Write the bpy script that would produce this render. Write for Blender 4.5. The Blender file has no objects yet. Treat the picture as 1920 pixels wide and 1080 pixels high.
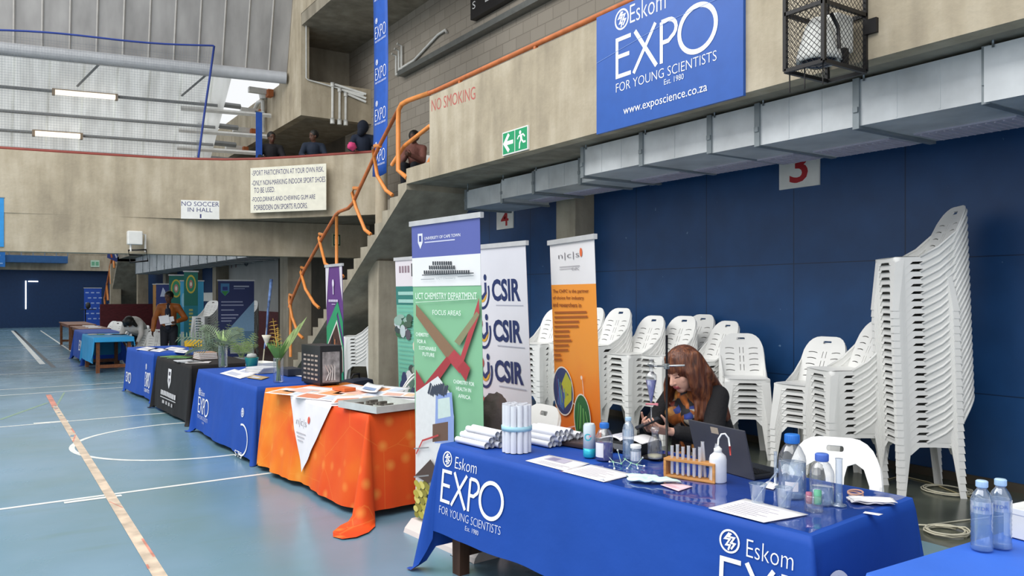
import bpy, bmesh, math, random
from mathutils import Vector, Matrix, noise
PI = math.pi
random.seed(7)
SC = bpy.context.scene
COL = SC.collection

# ------------------------------------------------------------------ camera, world, light, exposure
CAM_H = 1.62
FOC = 1480.0                      # focal length in pixels of the 1920 wide frame
YAW = math.atan(980.0/FOC)
SY, CY = math.sin(YAW), math.cos(YAW)
cam_data = bpy.data.cameras.new('camera')
cam_data.sensor_width = 36.0
cam_data.lens = 36.0*FOC/1920.0
cam_data.shift_y = 15.0/1920.0
cam_data.clip_start = 0.05
cam_data.clip_end = 300
cam = bpy.data.objects.new('camera', cam_data)
COL.objects.link(cam)
cam.location = (0, 0, CAM_H)
cam.rotation_euler = (PI/2, 0, -YAW)
SC.camera = cam

world = bpy.data.worlds.new('overcast_sky')
SC.world = world
world.use_nodes = True
bg = world.node_tree.nodes['Background']
bg.inputs['Color'].default_value = (0.96, 0.98, 1.0, 1)
bg.inputs['Strength'].default_value = 1.0

def area_light(name, loc, rot, sx, sy, power, col=(1, 1, 1)):
    d = bpy.data.lights.new(name, 'AREA')
    d.shape = 'RECTANGLE'; d.size = sx; d.size_y = sy; d.energy = power; d.color = col
    o = bpy.data.objects.new(name, d); COL.objects.link(o)
    o.location = loc; o.rotation_euler = rot
    return o
# the hall's long rooflight, high on the left over the playing floor
area_light('roof_light', (-3.0, 6.0, 9.5), (0, math.radians(-22), 0), 5, 22, 1500, (1, 0.99, 0.97))

SC.view_settings.view_transform = 'Standard'
SC.view_settings.look = 'None'
SC.view_settings.gamma = 1.0
SC.view_settings.use_curve_mapping = False
SC.view_settings.exposure = 0.0

# ------------------------------------------------------------------ pixel -> place helpers (frame 1920x1080)
def at_depth(px, py, D):
    u = (px-960)/FOC
    return Vector((D*(u*CY+SY), D*(CY-u*SY), CAM_H+D*(555-py)/FOC))
def on_z(px, py, z): return at_depth(px, py, (CAM_H-z)*FOC/(py-555))
def on_x(px, py, X): return at_depth(px, py, X/((px-960)/FOC*CY+SY))
def on_y(px, py, Y): return at_depth(px, py, Y/(CY-(px-960)/FOC*SY))

# ------------------------------------------------------------------ materials
def lin(c):
    if isinstance(c, str):
        c = c.lstrip('#'); c = tuple(int(c[i:i+2], 16)/255 for i in (0, 2, 4))
    return tuple(x/12.92 if x <= 0.04045 else ((x+0.055)/1.055)**2.4 for x in c)
MATS = {}
def mat(name, col, rough=0.6, metal=0.0, var=0.06, scale=8.0, bump=0.0, bscale=40.0, spec=0.4, emit=0, coat=0, trans=0, alpha=1.0, stretch=None, detail=4):
    if name in MATS: return MATS[name]
    m = bpy.data.materials.new(name); m.use_nodes = True
    nt = m.node_tree; N = nt.nodes; L = nt.links
    b = N['Principled BSDF']
    c = lin(col)
    b.inputs['Roughness'].default_value = rough
    b.inputs['Metallic'].default_value = metal
    b.inputs['Specular IOR Level'].default_value = spec
    b.inputs['Coat Weight'].default_value = coat
    b.inputs['Transmission Weight'].default_value = trans
    b.inputs['Alpha'].default_value = alpha
    tc = N.new('ShaderNodeTexCoord'); mp = N.new('ShaderNodeMapping')
    L.new(tc.outputs['Object'], mp.inputs['Vector'])
    if stretch: mp.inputs['Scale'].default_value = stretch
    n = N.new('ShaderNodeTexNoise'); n.inputs['Scale'].default_value = scale; n.inputs['Detail'].default_value = detail
    L.new(mp.outputs[0], n.inputs['Vector'])
    r = N.new('ShaderNodeValToRGB')
    lo = tuple(max(0, x*(1-2*var)) for x in c); hi = tuple(min(1, x*(1+2*var)+0.002*var) for x in c)
    r.color_ramp.elements[0].position = 0.25; r.color_ramp.elements[1].position = 0.75
    r.color_ramp.elements[0].color = (*lo, 1); r.color_ramp.elements[1].color = (*hi, 1)
    L.new(n.outputs['Fac'], r.inputs['Fac']); L.new(r.outputs['Color'], b.inputs['Base Color'])
    if emit:
        b.inputs['Emission Color'].default_value = (*c, 1); b.inputs['Emission Strength'].default_value = emit
    if bump:
        n2 = N.new('ShaderNodeTexNoise'); n2.inputs['Scale'].default_value = bscale; n2.inputs['Detail'].default_value = 5
        L.new(mp.outputs[0], n2.inputs['Vector'])
        bp = N.new('ShaderNodeBump'); bp.inputs['Strength'].default_value = bump; bp.inputs['Distance'].default_value = 0.02
        L.new(n2.outputs['Fac'], bp.inputs['Height']); L.new(bp.outputs[0], b.inputs['Normal'])
    MATS[name] = m
    return m
def flat(col):
    """printed ink of one colour"""
    return mat('ink_'+col.lstrip('#'), col, rough=0.55, var=0.02, scale=30)
def thin_glass(name, tint='#f4fbff', gloss=0.06, rough=0.02, body=0.06, dcol=None):
    if name in MATS: return MATS[name]
    m = bpy.data.materials.new(name); m.use_nodes = True
    nt = m.node_tree; N = nt.nodes; L = nt.links
    N.remove(N['Principled BSDF'])
    out = N['Material Output']
    t = N.new('ShaderNodeBsdfTransparent'); t.inputs['Color'].default_value = (*lin(tint), 1)
    g = N.new('ShaderNodeBsdfGlossy'); g.inputs['Roughness'].default_value = rough
    d = N.new('ShaderNodeBsdfDiffuse'); d.inputs['Color'].default_value = (*lin(dcol or tint), 1)
    lw = N.new('ShaderNodeLayerWeight'); lw.inputs['Blend'].default_value = 0.35
    ma = N.new('ShaderNodeMath'); ma.operation = 'MULTIPLY_ADD'; ma.use_clamp = True
    ma.inputs[1].default_value = 0.55; ma.inputs[2].default_value = gloss
    L.new(lw.outputs['Facing'], ma.inputs[0])
    m1 = N.new('ShaderNodeMixShader'); m1.inputs[0].default_value = body
    L.new(t.outputs[0], m1.inputs[1]); L.new(d.outputs[0], m1.inputs[2])
    m2 = N.new('ShaderNodeMixShader')
    L.new(ma.outputs[0], m2.inputs[0]); L.new(m1.outputs[0], m2.inputs[1]); L.new(g.outputs[0], m2.inputs[2])
    L.new(m2.outputs[0], out.inputs['Surface'])
    MATS[name] = m
    return m

def node_mat(name):
    m = bpy.data.materials.new(name); m.use_nodes = True
    MATS[name] = m
    return m, m.node_tree.nodes, m.node_tree.links, m.node_tree.nodes['Principled BSDF']
def ramp(N, stops):
    r = N.new('ShaderNodeValToRGB'); e = r.color_ramp.elements
    while len(e) < len(stops): e.new(0.5)
    for k, (p, c) in enumerate(stops):
        e[k].position = p; e[k].color = (*lin(c), 1)
    return r
def concrete(name, dark, mid, light, seam=0.9, axis='Z', boards=0.0):
    """board-marked cast concrete: cloudy tone, streaks running down, fine bump, shutter seams"""
    m, N, L, b = node_mat(name)
    tc = N.new('ShaderNodeTexCoord')
    n1 = N.new('ShaderNodeTexNoise'); n1.inputs['Scale'].default_value = 1.3; n1.inputs['Detail'].default_value = 8; n1.inputs['Roughness'].default_value = 0.65
    L.new(tc.outputs['Object'], n1.inputs['Vector'])
    mp = N.new('ShaderNodeMapping'); mp.inputs['Scale'].default_value = (2.2, 2.2, 0.35)
    L.new(tc.outputs['Object'], mp.inputs['Vector'])
    n2 = N.new('ShaderNodeTexNoise'); n2.inputs['Scale'].default_value = 2.0; n2.inputs['Detail'].default_value = 6
    L.new(mp.outputs[0], n2.inputs['Vector'])
    ad = N.new('ShaderNodeMath'); ad.operation = 'MULTIPLY_ADD'; ad.inputs[1].default_value = 0.5
    L.new(n1.outputs['Fac'], ad.inputs[0])
    m5 = N.new('ShaderNodeMath'); m5.operation = 'MULTIPLY'; m5.inputs[1].default_value = 0.5
    L.new(n2.outputs['Fac'], m5.inputs[0]); L.new(m5.outputs[0], ad.inputs[2])
    r = ramp(N, [(0.36, dark), (0.5, mid), (0.63, light)])
    L.new(ad.outputs[0], r.inputs['Fac']); L.new(r.outputs['Color'], b.inputs['Base Color'])
    n3 = N.new('ShaderNodeTexNoise'); n3.inputs['Scale'].default_value = 18; n3.inputs['Detail'].default_value = 6
    L.new(tc.outputs['Object'], n3.inputs['Vector'])
    bp = N.new('ShaderNodeBump'); bp.inputs['Strength'].default_value = 0.25; bp.inputs['Distance'].default_value = 0.02
    L.new(n3.outputs['Fac'], bp.inputs['Height']); L.new(bp.outputs[0], b.inputs['Normal'])
    b.inputs['Roughness'].default_value = 0.85; b.inputs['Specular IOR Level'].default_value = 0.2
    return m
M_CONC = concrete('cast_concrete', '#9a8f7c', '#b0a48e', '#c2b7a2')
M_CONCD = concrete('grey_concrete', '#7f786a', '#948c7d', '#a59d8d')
M_STAIR = concrete('stair_concrete', '#8d8677', '#a59c8a', '#b7ae9b')

# ------------------------------------------------------------------ mesh helpers
class MB:
    """collects shapes in one bmesh; each call may name a material slot"""
    def __init__(s): s.bm = bmesh.new(); s.mats = []
    def slot(s, m):
        if m is None: return 0
        if m not in s.mats: s.mats.append(m)
        return s.mats.index(m)
    def _tag(s, faces, m, smooth=False):
        i = s.slot(m)
        for f in faces: f.material_index = i; f.smooth = smooth
    def poly(s, pts, m=None):
        vs = [s.bm.verts.new(p) for p in pts]
        f = s.bm.faces.new(vs); s._tag([f], m); return f
    def box(s, c, d, m=None, rz=0.0, bevel=0.0, rot=None):
        R = rot if rot is not None else Matrix.Rotation(rz, 3, 'Z')
        vs = []
        for k in range(8):
            v = Vector(((1 if k & 1 else -1)*d[0]/2, (1 if k & 2 else -1)*d[1]/2, (1 if k & 4 else -1)*d[2]/2))
            vs.append(s.bm.verts.new(R @ v+Vector(c)))
        fs = [s.bm.faces.new([vs[i] for i in q]) for q in ((0, 2, 3, 1), (4, 5, 7, 6), (0, 1, 5, 4), (2, 6, 7, 3), (0, 4, 6, 2), (1, 3, 7, 5))]
        s._tag(fs, m)
        if bevel:
            es = list({e for f in fs for e in f.edges})
            r = bmesh.ops.bevel(s.bm, geom=es, offset=bevel, segments=2, affect='EDGES', profile=0.6)
            s._tag(r['faces'], m)
        return s
    def span(s, a, b, m=None, bevel=0.0):
        a = Vector(a); b = Vector(b)
        return s.box((a+b)/2, [abs(x) for x in (b-a)], m, bevel=bevel)
    def prism(s, pts, axis, a, b, m=None):
        """polygon pts (2-D) extruded between a and b along an axis: 'x' -> (y,z), 'y' -> (x,z), 'z' -> (x,y)"""
        def mk(p, t):
            return {'x': (t, p[0], p[1]), 'y': (p[0], t, p[1]), 'z': (p[0], p[1], t)}[axis]
        A = [s.bm.verts.new(mk(p, a)) for p in pts]; B = [s.bm.verts.new(mk(p, b)) for p in pts]
        fs = [s.bm.faces.new(A), s.bm.faces.new(B[::-1])]
        n = len(pts)
        for i in range(n): fs.append(s.bm.faces.new([A[i], B[i], B[(i+1) % n], A[(i+1) % n]]))
        bmesh.ops.recalc_face_normals(s.bm, faces=fs)
        s._tag(fs, m); return s
    def tube(s, pts, r, m=None, seg=8, cap=True, closed=False, r1=None):
        pts = [Vector(p) for p in pts]; n = len(pts); rings = []
        up = None
        for i, p in enumerate(pts):
            if closed: t = (pts[(i+1) % n]-pts[i-1]).normalized()
            else: t = (pts[min(i+1, n-1)]-pts[max(i-1, 0)]).normalized()
            if up is None:
                up = Vector((0, 0, 1)) if abs(t.z) < 0.9 else Vector((1, 0, 0))
            a = t.cross(up)
            if a.length < 1e-5: a = t.cross(Vector((0.3, 1, 0.2)))
            a.normalize(); b = a.cross(t).normalized(); up = b
            rr = r if r1 is None else r+(r1-r)*i/(n-1)
            rings.append([s.bm.verts.new(p+(a*math.cos(q*2*PI/seg)+b*math.sin(q*2*PI/seg))*rr) for q in range(seg)])
        fs = []
        for i in range(n if closed else n-1):
            A = rings[i]; B = rings[(i+1) % n]
            for q in range(seg): fs.append(s.bm.faces.new([A[q], A[(q+1) % seg], B[(q+1) % seg], B[q]]))
        s._tag(fs, m, seg > 4)
        if cap and not closed: s._tag([s.bm.faces.new(rings[0]), s.bm.faces.new(rings[-1][::-1])], m)
        return s
    def lathe(s, prof, c=(0, 0, 0), m=None, seg=20, rot=None, sq=None, ang=None):
        """profile [(r,z)...] turned round z"""
        c = Vector(c); rings = []
        for r, z in prof:
            ring = []
            for q in range(seg):
                a = q*2*PI/seg
                v = Vector((r*math.cos(a), r*math.sin(a), z))
                if sq: v.x *= sq[0]; v.y *= sq[1]
                if rot is not None: v = rot @ v
                ring.append(s.bm.verts.new(v+c))
            rings.append(ring)
        fs = []
        for A, B in zip(rings, rings[1:]):
            for q in range(seg): fs.append(s.bm.faces.new([A[q], A[(q+1) % seg], B[(q+1) % seg], B[q]]))
        s._tag(fs, m, True)
        caps = []
        if prof[0][0] > 1e-6: caps.append(s.bm.faces.new(rings[0][::-1]))
        if prof[-1][0] > 1e-6: caps.append(s.bm.faces.new(rings[-1]))
        s._tag(caps, m)
        return s
    def ball(s, c, r, m=None, seg=12, rings=8, sc=(1, 1, 1), rot=None):
        res = bmesh.ops.create_uvsphere(s.bm, u_segments=seg, v_segments=rings, radius=r)
        for v in res['verts']:
            p = Vector((v.co.x*sc[0], v.co.y*sc[1], v.co.z*sc[2]))
            if rot is not None: p = rot @ p
            v.co = p+Vector(c)
        s._tag(list({f for v in res['verts'] for f in v.link_faces}), m, True)
        return s
    def limb(s, a, b, ra, rb, seg=14):
        """tapered capsule, for bodies that are remeshed to one skin"""
        a = Vector(a); b = Vector(b); d = b-a; L = d.length
        q = d.to_track_quat('Z', 'Y').to_matrix()
        pr = []
        for k in range(5):
            t = -PI/2+k*PI/8
            pr.append((max(ra*math.cos(t), 0.0004), ra*math.sin(t)))
        for k in range(5):
            t = k*PI/8
            pr.append((max(rb*math.cos(t), 0.0004), L+rb*math.sin(t)))
        return s.lathe(pr, a, None, seg, rot=q)
    def grid(s, fn, nu, nv, m=None, smooth=True):
        g = [[s.bm.verts.new(fn(i/nu, j/nv)) for j in range(nv+1)] for i in range(nu+1)]
        fs = [s.bm.faces.new([g[i][j], g[i+1][j], g[i+1][j+1], g[i][j+1]]) for i in range(nu) for j in range(nv)]
        s._tag(fs, m, smooth); return s
    def mesh2d(s, me, fn, m=None):
        vs = [s.bm.verts.new(fn(*p)) for p in me[0]]
        fs = []
        for f in me[1]:
            try: fs.append(s.bm.faces.new([vs[i] for i in f]))
            except ValueError: pass
        s._tag(fs, m); return s
    def solidify(s, t):
        bmesh.ops.recalc_face_normals(s.bm, faces=s.bm.faces[:])
        bmesh.ops.solidify(s.bm, geom=s.bm.faces[:], thickness=t); return s
    def shift(s, v):
        bmesh.ops.translate(s.bm, verts=s.bm.verts[:], vec=Vector(v)); return s
    def normals(s):
        bmesh.ops.recalc_face_normals(s.bm, faces=s.bm.faces[:]); return s

def tag(o, label=None, cat=None, group=None, kind=None):
    if label: o['label'] = label
    if cat: o['category'] = cat
    if group: o['group'] = group
    if kind: o['kind'] = kind
    return o
def thing(name, label, cat, loc=(0, 0, 0), rz=0.0, group=None):
    o = bpy.data.objects.new(name, None); COL.objects.link(o)
    o.empty_display_size = 0.1
    o.location = loc; o.rotation_euler = (0, 0, rz)
    return tag(o, label, cat, group)
def part(name, mb, m, parent=None, label=None, world=False, smooth=None):
    """one mesh object; world=True: shapes were given in world coordinates (parent unrotated)"""
    if parent is not None and world:
        r = parent
        off = Vector((0, 0, 0))
        while r is not None: off += Vector(r.location); r = r.parent
        mb.shift(-off)
    me = bpy.data.meshes.new(name); mb.bm.to_mesh(me); mb.bm.free()
    for x in (mb.mats if mb.mats else [m]): me.materials.append(x)
    if smooth is not None:
        for p in me.polygons: p.use_smooth = smooth
    o = bpy.data.objects.new(name, me); COL.objects.link(o)
    if parent is not None: o.parent = parent
    if label: o['label'] = label
    return o
def single(name, mb, m, label, cat, group=None, smooth=None, origin=None):
    """a thing that is one mesh, its origin moved to its base"""
    bb = [v.co for v in mb.bm.verts]
    if origin is None:
        mn = [min(p[k] for p in bb) for k in range(3)]; mx = [max(p[k] for p in bb) for k in range(3)]
        origin = Vector(((mn[0]+mx[0])/2, (mn[1]+mx[1])/2, mn[2]))
    mb.shift(-Vector(origin))
    o = part(name, mb, m, smooth=smooth); o.location = origin
    return tag(o, label, cat, group)
def struct(name, mb, m, smooth=None):
    o = part(name, mb, m, smooth=smooth); o['kind'] = 'structure'; return o
def copy_tree(o, parent=None):
    c = o.copy(); COL.objects.link(c)
    if parent is not None: c.parent = parent
    for ch in list(o.children): copy_tree(ch, c)
    return c

def eval_mesh(obj):
    dg = bpy.context.evaluated_depsgraph_get(); dg.update()
    me = bpy.data.meshes.new_from_object(obj.evaluated_get(dg))
    return me
def remesh(mb, voxel, smooth=4):
    """fuse overlapping shapes to one continuous skin"""
    me = bpy.data.meshes.new('tmp'); mb.normals(); mb.bm.to_mesh(me); mb.bm.free()
    o = bpy.data.objects.new('tmp', me); COL.objects.link(o)
    r = o.modifiers.new('r', 'REMESH'); r.mode = 'VOXEL'; r.voxel_size = voxel; r.use_smooth_shade = True
    sm = o.modifiers.new('s', 'SMOOTH'); sm.factor = 0.5; sm.iterations = smooth
    me2 = eval_mesh(o)
    bpy.data.objects.remove(o); bpy.data.meshes.remove(me)
    n = MB(); n.bm.from_mesh(me2); bpy.data.meshes.remove(me2)
    for f in n.bm.faces: f.smooth = True
    return n

# ------------------------------------------------------------------ flat print: lettering, shapes
_TXT = {}
def text2d(s, offset=0.0, res=3):
    """lettering as flat polygons, scaled to a unit box; returns (verts, faces, aspect)"""
    k = (s, offset)
    if k in _TXT: return _TXT[k]
    cu = bpy.data.curves.new('t', 'FONT'); cu.body = s; cu.resolution_u = res; cu.offset = offset
    o = bpy.data.objects.new('t', cu); COL.objects.link(o)
    me = eval_mesh(o)
    bpy.data.objects.remove(o); bpy.data.curves.remove(cu)
    vs = [(v.co.x, v.co.y) for v in me.vertices]; fs = [tuple(p.vertices) for p in me.polygons]
    bpy.data.meshes.remove(me)
    if not vs: vs = [(0, 0)]
    x0 = min(v[0] for v in vs); x1 = max(v[0] for v in vs); y0 = min(v[1] for v in vs); y1 = max(v[1] for v in vs)
    w = max(x1-x0, 1e-4); h = max(y1-y0, 1e-4)
    vs = [((v[0]-x0)/w, (v[1]-y0)/h) for v in vs]
    _TXT[k] = (vs, fs, w/h)
    return _TXT[k]
def stroke2d(pts, w, closed=False):
    """a polyline of width w as quads"""
    pts = [Vector(p) for p in pts]; n = len(pts); L = []; R = []
    for i, p in enumerate(pts):
        if closed: a = (p-pts[i-1]).normalized(); b = (pts[(i+1) % n]-p).normalized()
        else:
            a = (p-pts[i-1]).normalized() if i else (pts[1]-p).normalized()
            b = (pts[i+1]-p).normalized() if i < n-1 else a
        t = (a+b)
        t = t.normalized() if t.length > 1e-4 else a
        nn = Vector((-t.y, t.x)); k = max(0.5, abs(nn.dot(Vector((-a.y, a.x)))))
        L.append(p+nn*w/2/k); R.append(p-nn*w/2/k)
    vs = L+R; fs = []
    for i in range(n if closed else n-1):
        j = (i+1) % n; fs.append((i, n+i, n+j, j))
    return [tuple(v) for v in vs], fs
def circ(cx, cy, rx, ry=None, n=28, a0=0, a1=360):
    ry = rx if ry is None else ry
    full = abs(a1-a0) >= 360
    return [(cx+rx*math.cos(math.radians(a0+(a1-a0)*i/(n if full else n-1))), cy+ry*math.sin(math.radians(a0+(a1-a0)*i/(n if full else n-1)))) for i in range(n)]
class Print:
    """prints shapes onto a surface given by fn(u, v, lift) -> point"""
    def __init__(s, fn): s.fn = fn; s.mb = MB(); s.lift = 0.0012
    def _put(s, me, col):
        l = s.lift; s.lift += 0.00025
        s.mb.mesh2d(me, lambda u, v: s.fn(u, v, l), flat(col))
    def text(s, t, u, v, w=None, h=None, col='#ffffff', bold=0.0, align='l'):
        vs, fs, asp = text2d(t, bold)
        if w is None: w = h*asp
        if h is None: h = w/asp
        if align == 'c': u -= w/2
        s._put(([(u+a*w, v+b*h) for a, b in vs], fs), col); return s
    def rect(s, u, v, w, h, col): s._put(([(u, v), (u+w, v), (u+w, v+h), (u, v+h)], [(0, 1, 2, 3)]), col); return s
    def poly(s, pts, col): s._put((pts, [tuple(range(len(pts)))]), col); return s
    def disc(s, cu, cv, r, col, ry=None, n=28): return s.poly(circ(cu, cv, r, ry, n), col)
    def line(s, pts, w, col, closed=False): s._put(stroke2d(pts, w, closed), col); return s
    def ring(s, cu, cv, r, w, col, ry=None, a0=0, a1=360):
        return s.line(circ(cu, cv, r, ry, 36, a0, a1), w, col, abs(a1-a0) >= 360)
    def done(s, name, parent, label=None):
        for c in parent.children:            # print belongs to the board, panel or cloth it is printed on
            if c.name.split('.')[0] in ('board', 'panel', 'cloth', 'plate', 'card', 'sheet', 'paper', 'pages', 'body', 'label', 'front_pocket'):
                return part(name, s.mb, None, c, label)
        return part(name, s.mb, None, parent, label)

def eskom_mark(P, u, v, h, col='#ffffff'):
    """ring with the zig-zag flash inside"""
    r = h/2; cx = u+r*0.86; cy = v+r; w = h*0.085
    P.ring(cx, cy, r-w/2, w, col, ry=r-w/2)
    k = r*0.62
    P.line([(cx-0.05*k, cy+1.15*k), (cx-0.75*k, cy+0.25*k), (cx+0.05*k, cy+0.3*k), (cx-0.5*k, cy-0.55*k), (cx+0.1*k, cy-0.5*k), (cx-0.15*k, cy-1.2*k)], w, col)
    P.line([(cx+0.25*k, cy+1.1*k), (cx-0.2*k, cy+0.6*k), (cx+0.75*k, cy+0.6*k), (cx+0.25*k, cy-0.15*k), (cx+0.85*k, cy-0.2*k), (cx+0.3*k, cy-1.0*k)], w, col)
def expo_word(P, u, v, w, h, sw, col='#ffffff'):
    """the thin capitals E X P O"""
    e = w*0.17
    P.line([(u+e, v+h-sw/2), (u+sw/2, v+h-sw/2), (u+sw/2, v+sw/2), (u+e, v+sw/2)], sw, col)
    P.line([(u+sw/2, v+h*0.53), (u+e*0.9, v+h*0.53)], sw, col)
    x = u+w*0.20
    P.line([(x+sw/2, v+h), (x+w*0.24, v)], sw*1.1, col); P.line([(x+w*0.23, v+h), (x, v)], sw, col)
    p = u+w*0.49
    P.line([(p, v), (p, v+h-sw/2)], sw, col)
    P.line([(p, v+h-sw/2), (p+w*0.07, v+h-sw/2)]+[(p+w*0.07+w*0.075*math.sin(t*PI/8), v+h*0.735+(h*0.265-sw/2)*math.cos(t*PI/8)) for t in range(1, 8)]+[(p+w*0.07, v+h*0.47), (p, v+h*0.47)], sw, col)
    P.ring(u+w*0.83, v+h*0.5, w*0.165, sw*1.15, col, ry=h*0.5)
def expo_logo(P, u, v, w, h, small=True):
    """Eskom / EXPO / FOR YOUNG SCIENTISTS / Est. 1980 within a box"""
    eskom_mark(P, u, v+h*0.76, h*0.22)
    P.text('Eskom', u+w*0.21, v+h*0.775, w*0.36, h*0.16, bold=-0.012)
    expo_word(P, u, v+h*0.26, w, h*0.46, w*0.033)
    P.text('FOR YOUNG SCIENTISTS', u, v+h*0.10, w, h*0.105, bold=-0.02)
    if small: P.text('Est. 1980', u+w*0.47, v, w*0.22, h*0.06, bold=-0.015)

# ================================================================== THE SETTING
# ---- floor: painted sports floor, with the court's painted lines; bare dark screed under the gallery
def floor_material():
    m, N, L, b = node_mat('painted_sports_floor')
    tc = N.new('ShaderNodeTexCoord')
    n1 = N.new('ShaderNodeTexNoise'); n1.inputs['Scale'].default_value = 0.55; n1.inputs['Detail'].default_value = 7
    L.new(tc.outputs['Object'], n1.inputs['Vector'])
    r = ramp(N, [(0.30, '#64848a'), (0.45, '#678a9a'), (0.58, '#6f91a6'), (0.72, '#799bb0')])
    L.new(n1.outputs['Fac'], r.inputs['Fac'])
    mp = N.new('ShaderNodeMapping'); mp.inputs['Scale'].default_value = (0.6, 2.2, 1)
    L.new(tc.outputs['Object'], mp.inputs['Vector'])
    n2 = N.new('ShaderNodeTexNoise'); n2.inputs['Scale'].default_value = 1.6; n2.inputs['Detail'].default_value = 6
    L.new(mp.outputs[0], n2.inputs['Vector'])
    r2 = ramp(N, [(0.58, '#000000'), (0.74, '#8a8a8a')])
    L.new(n2.outputs['Fac'], r2.inputs['Fac'])
    mx = N.new('ShaderNodeMix'); mx.data_type = 'RGBA'
    L.new(r2.outputs['Color'], mx.inputs[0]); L.new(r.outputs['Color'], mx.inputs[6]); mx.inputs[7].default_value = (*lin('#5f7a66'), 1)
    L.new(mx.outputs[2], b.inputs['Base Color'])
    n3 = N.new('ShaderNodeTexNoise'); n3.inputs['Scale'].default_value = 2.5; n3.inputs['Detail'].default_value = 4
    L.new(tc.outputs['Object'], n3.inputs['Vector'])
    mr = N.new('ShaderNodeMapRange'); mr.inputs[3].default_value = 0.16; mr.inputs[4].default_value = 0.34
    L.new(n3.outputs['Fac'], mr.inputs[0]); L.new(mr.outputs[0], b.inputs['Roughness'])
    b.inputs['Specular IOR Level'].default_value = 0.5
    return m
M_FLOOR = floor_material()
M_SCREED = mat('dark_screed', '#4f5348', rough=0.22, var=0.25, scale=1.5, spec=0.5)
M_LINE = mat('white_line_paint', '#dfe3df', rough=0.4, var=0.08, scale=14)
M_TAPE = mat('worn_court_tape', '#cbb9a4', rough=0.5, var=0.18, scale=7)
M_TAPER = mat('red_court_tape', '#cf8a78', rough=0.5, var=0.2, scale=7)
M_GREENL = mat('green_line_paint', '#7f9d86', rough=0.4, var=0.1)
M_BLACKL = mat('black_line_paint', '#30383e', rough=0.4, var=0.1)
f = MB()
f.poly([(-14, -4, 0), (5.15, -4, 0), (5.15, 48.5, 0), (-14, 48.5, 0)], M_FLOOR)
f.poly([(5.15, -4, 0), (9, -4, 0), (9, 48.5, 0), (5.15, 48.5, 0)], M_SCREED)
Z1 = 0.0015
def fl_line(pts, w, m, z=Z1, closed=False):
    f.mesh2d(stroke2d(pts, w, closed), lambda x, y: (x, y, z), m)
fl_line([(-9, 6.72), (0.07, 7.144), (2.2, 7.243), (5.0, 7.37)], 0.05, M_LINE)
fl_line([(-9, 10.95), (0.11, 11.617), (2.15, 11.767), (5, 11.97)], 0.05, M_LINE)
fl_line([(-9, 14.4), (0.14, 15.28), (2.02, 15.477), (5, 15.79)], 0.05, M_LINE)
fl_line([(-9, 15.8), (0.15, 16.237), (2.13, 16.337), (5, 16.48)], 0.05, M_LINE)
fl_line([(-9, 23.2), (5, 23.5)], 0.05, M_LINE); fl_line([(-9, 29.0), (2.2, 29.3)], 0.05, M_LINE)
fl_line(circ(1.95, 9.5, 1.2226, n=64), 0.055, M_LINE, closed=True)
a, b_ = on_z(120, 943, 0), on_z(228, 929, 0); fl_line([(a.x, a.y), (b_.x, b_.y)], 0.06, M_LINE, 0.002)
a, b_ = on_z(63, 794, 0), on_z(128, 789, 0); fl_line([(a.x, a.y), (b_.x, b_.y)], 0.08, M_LINE, 0.002)
fl_line([(0.80, 13.4), (0.823, 4.9), (0.835, 2.0)], 0.075, M_TAPE, 0.0026)
fl_line([(0.806, 15.0), (0.80, 13.4)], 0.075, M_TAPER, 0.0026)
y = 13.4
while y > 3.0:                           # the tape's frayed pink edges and worn-through gaps
    q = random.uniform(0.05, 0.5); xx = 0.80+(13.4-y)*0.0026
    if random.random() < 0.3: fl_line([(xx+random.choice((-0.03, 0.03)), y), (xx+random.choice((-0.03, 0.03))*1.1, y-q)], random.uniform(0.008, 0.02), M_TAPER, 0.003)
    if random.random() < 0.25: fl_line([(xx+random.uniform(-.02, .02), y), (xx+random.uniform(-.02, .02), y-q*0.3)], random.uniform(0.02, 0.05), M_FLOOR, 0.0032)
    y -= q+random.uniform(0.05, 0.4)
a, b_ = on_z(0, 787, 0), on_z(90, 755, 0); fl_line([(a.x, a.y), (b_.x, b_.y)], 0.05, M_GREENL)
fl_line([(0.80, 13.2), (1.05, 15.2)], 0.03, M_GREENL)
fl_line([(0.894, 43.6), (1.055, 21.8)], 0.12, M_LINE); fl_line([(0.98, 43.6), (1.22, 20.6)], 0.09, M_BLACKL)
fl_line([(-6, 19.0), (5, 19.6)], 0.05, M_LINE); fl_line([(2.0, 43), (2.0, 26)], 0.06, M_LINE)
struct('floor', f, None)

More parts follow.
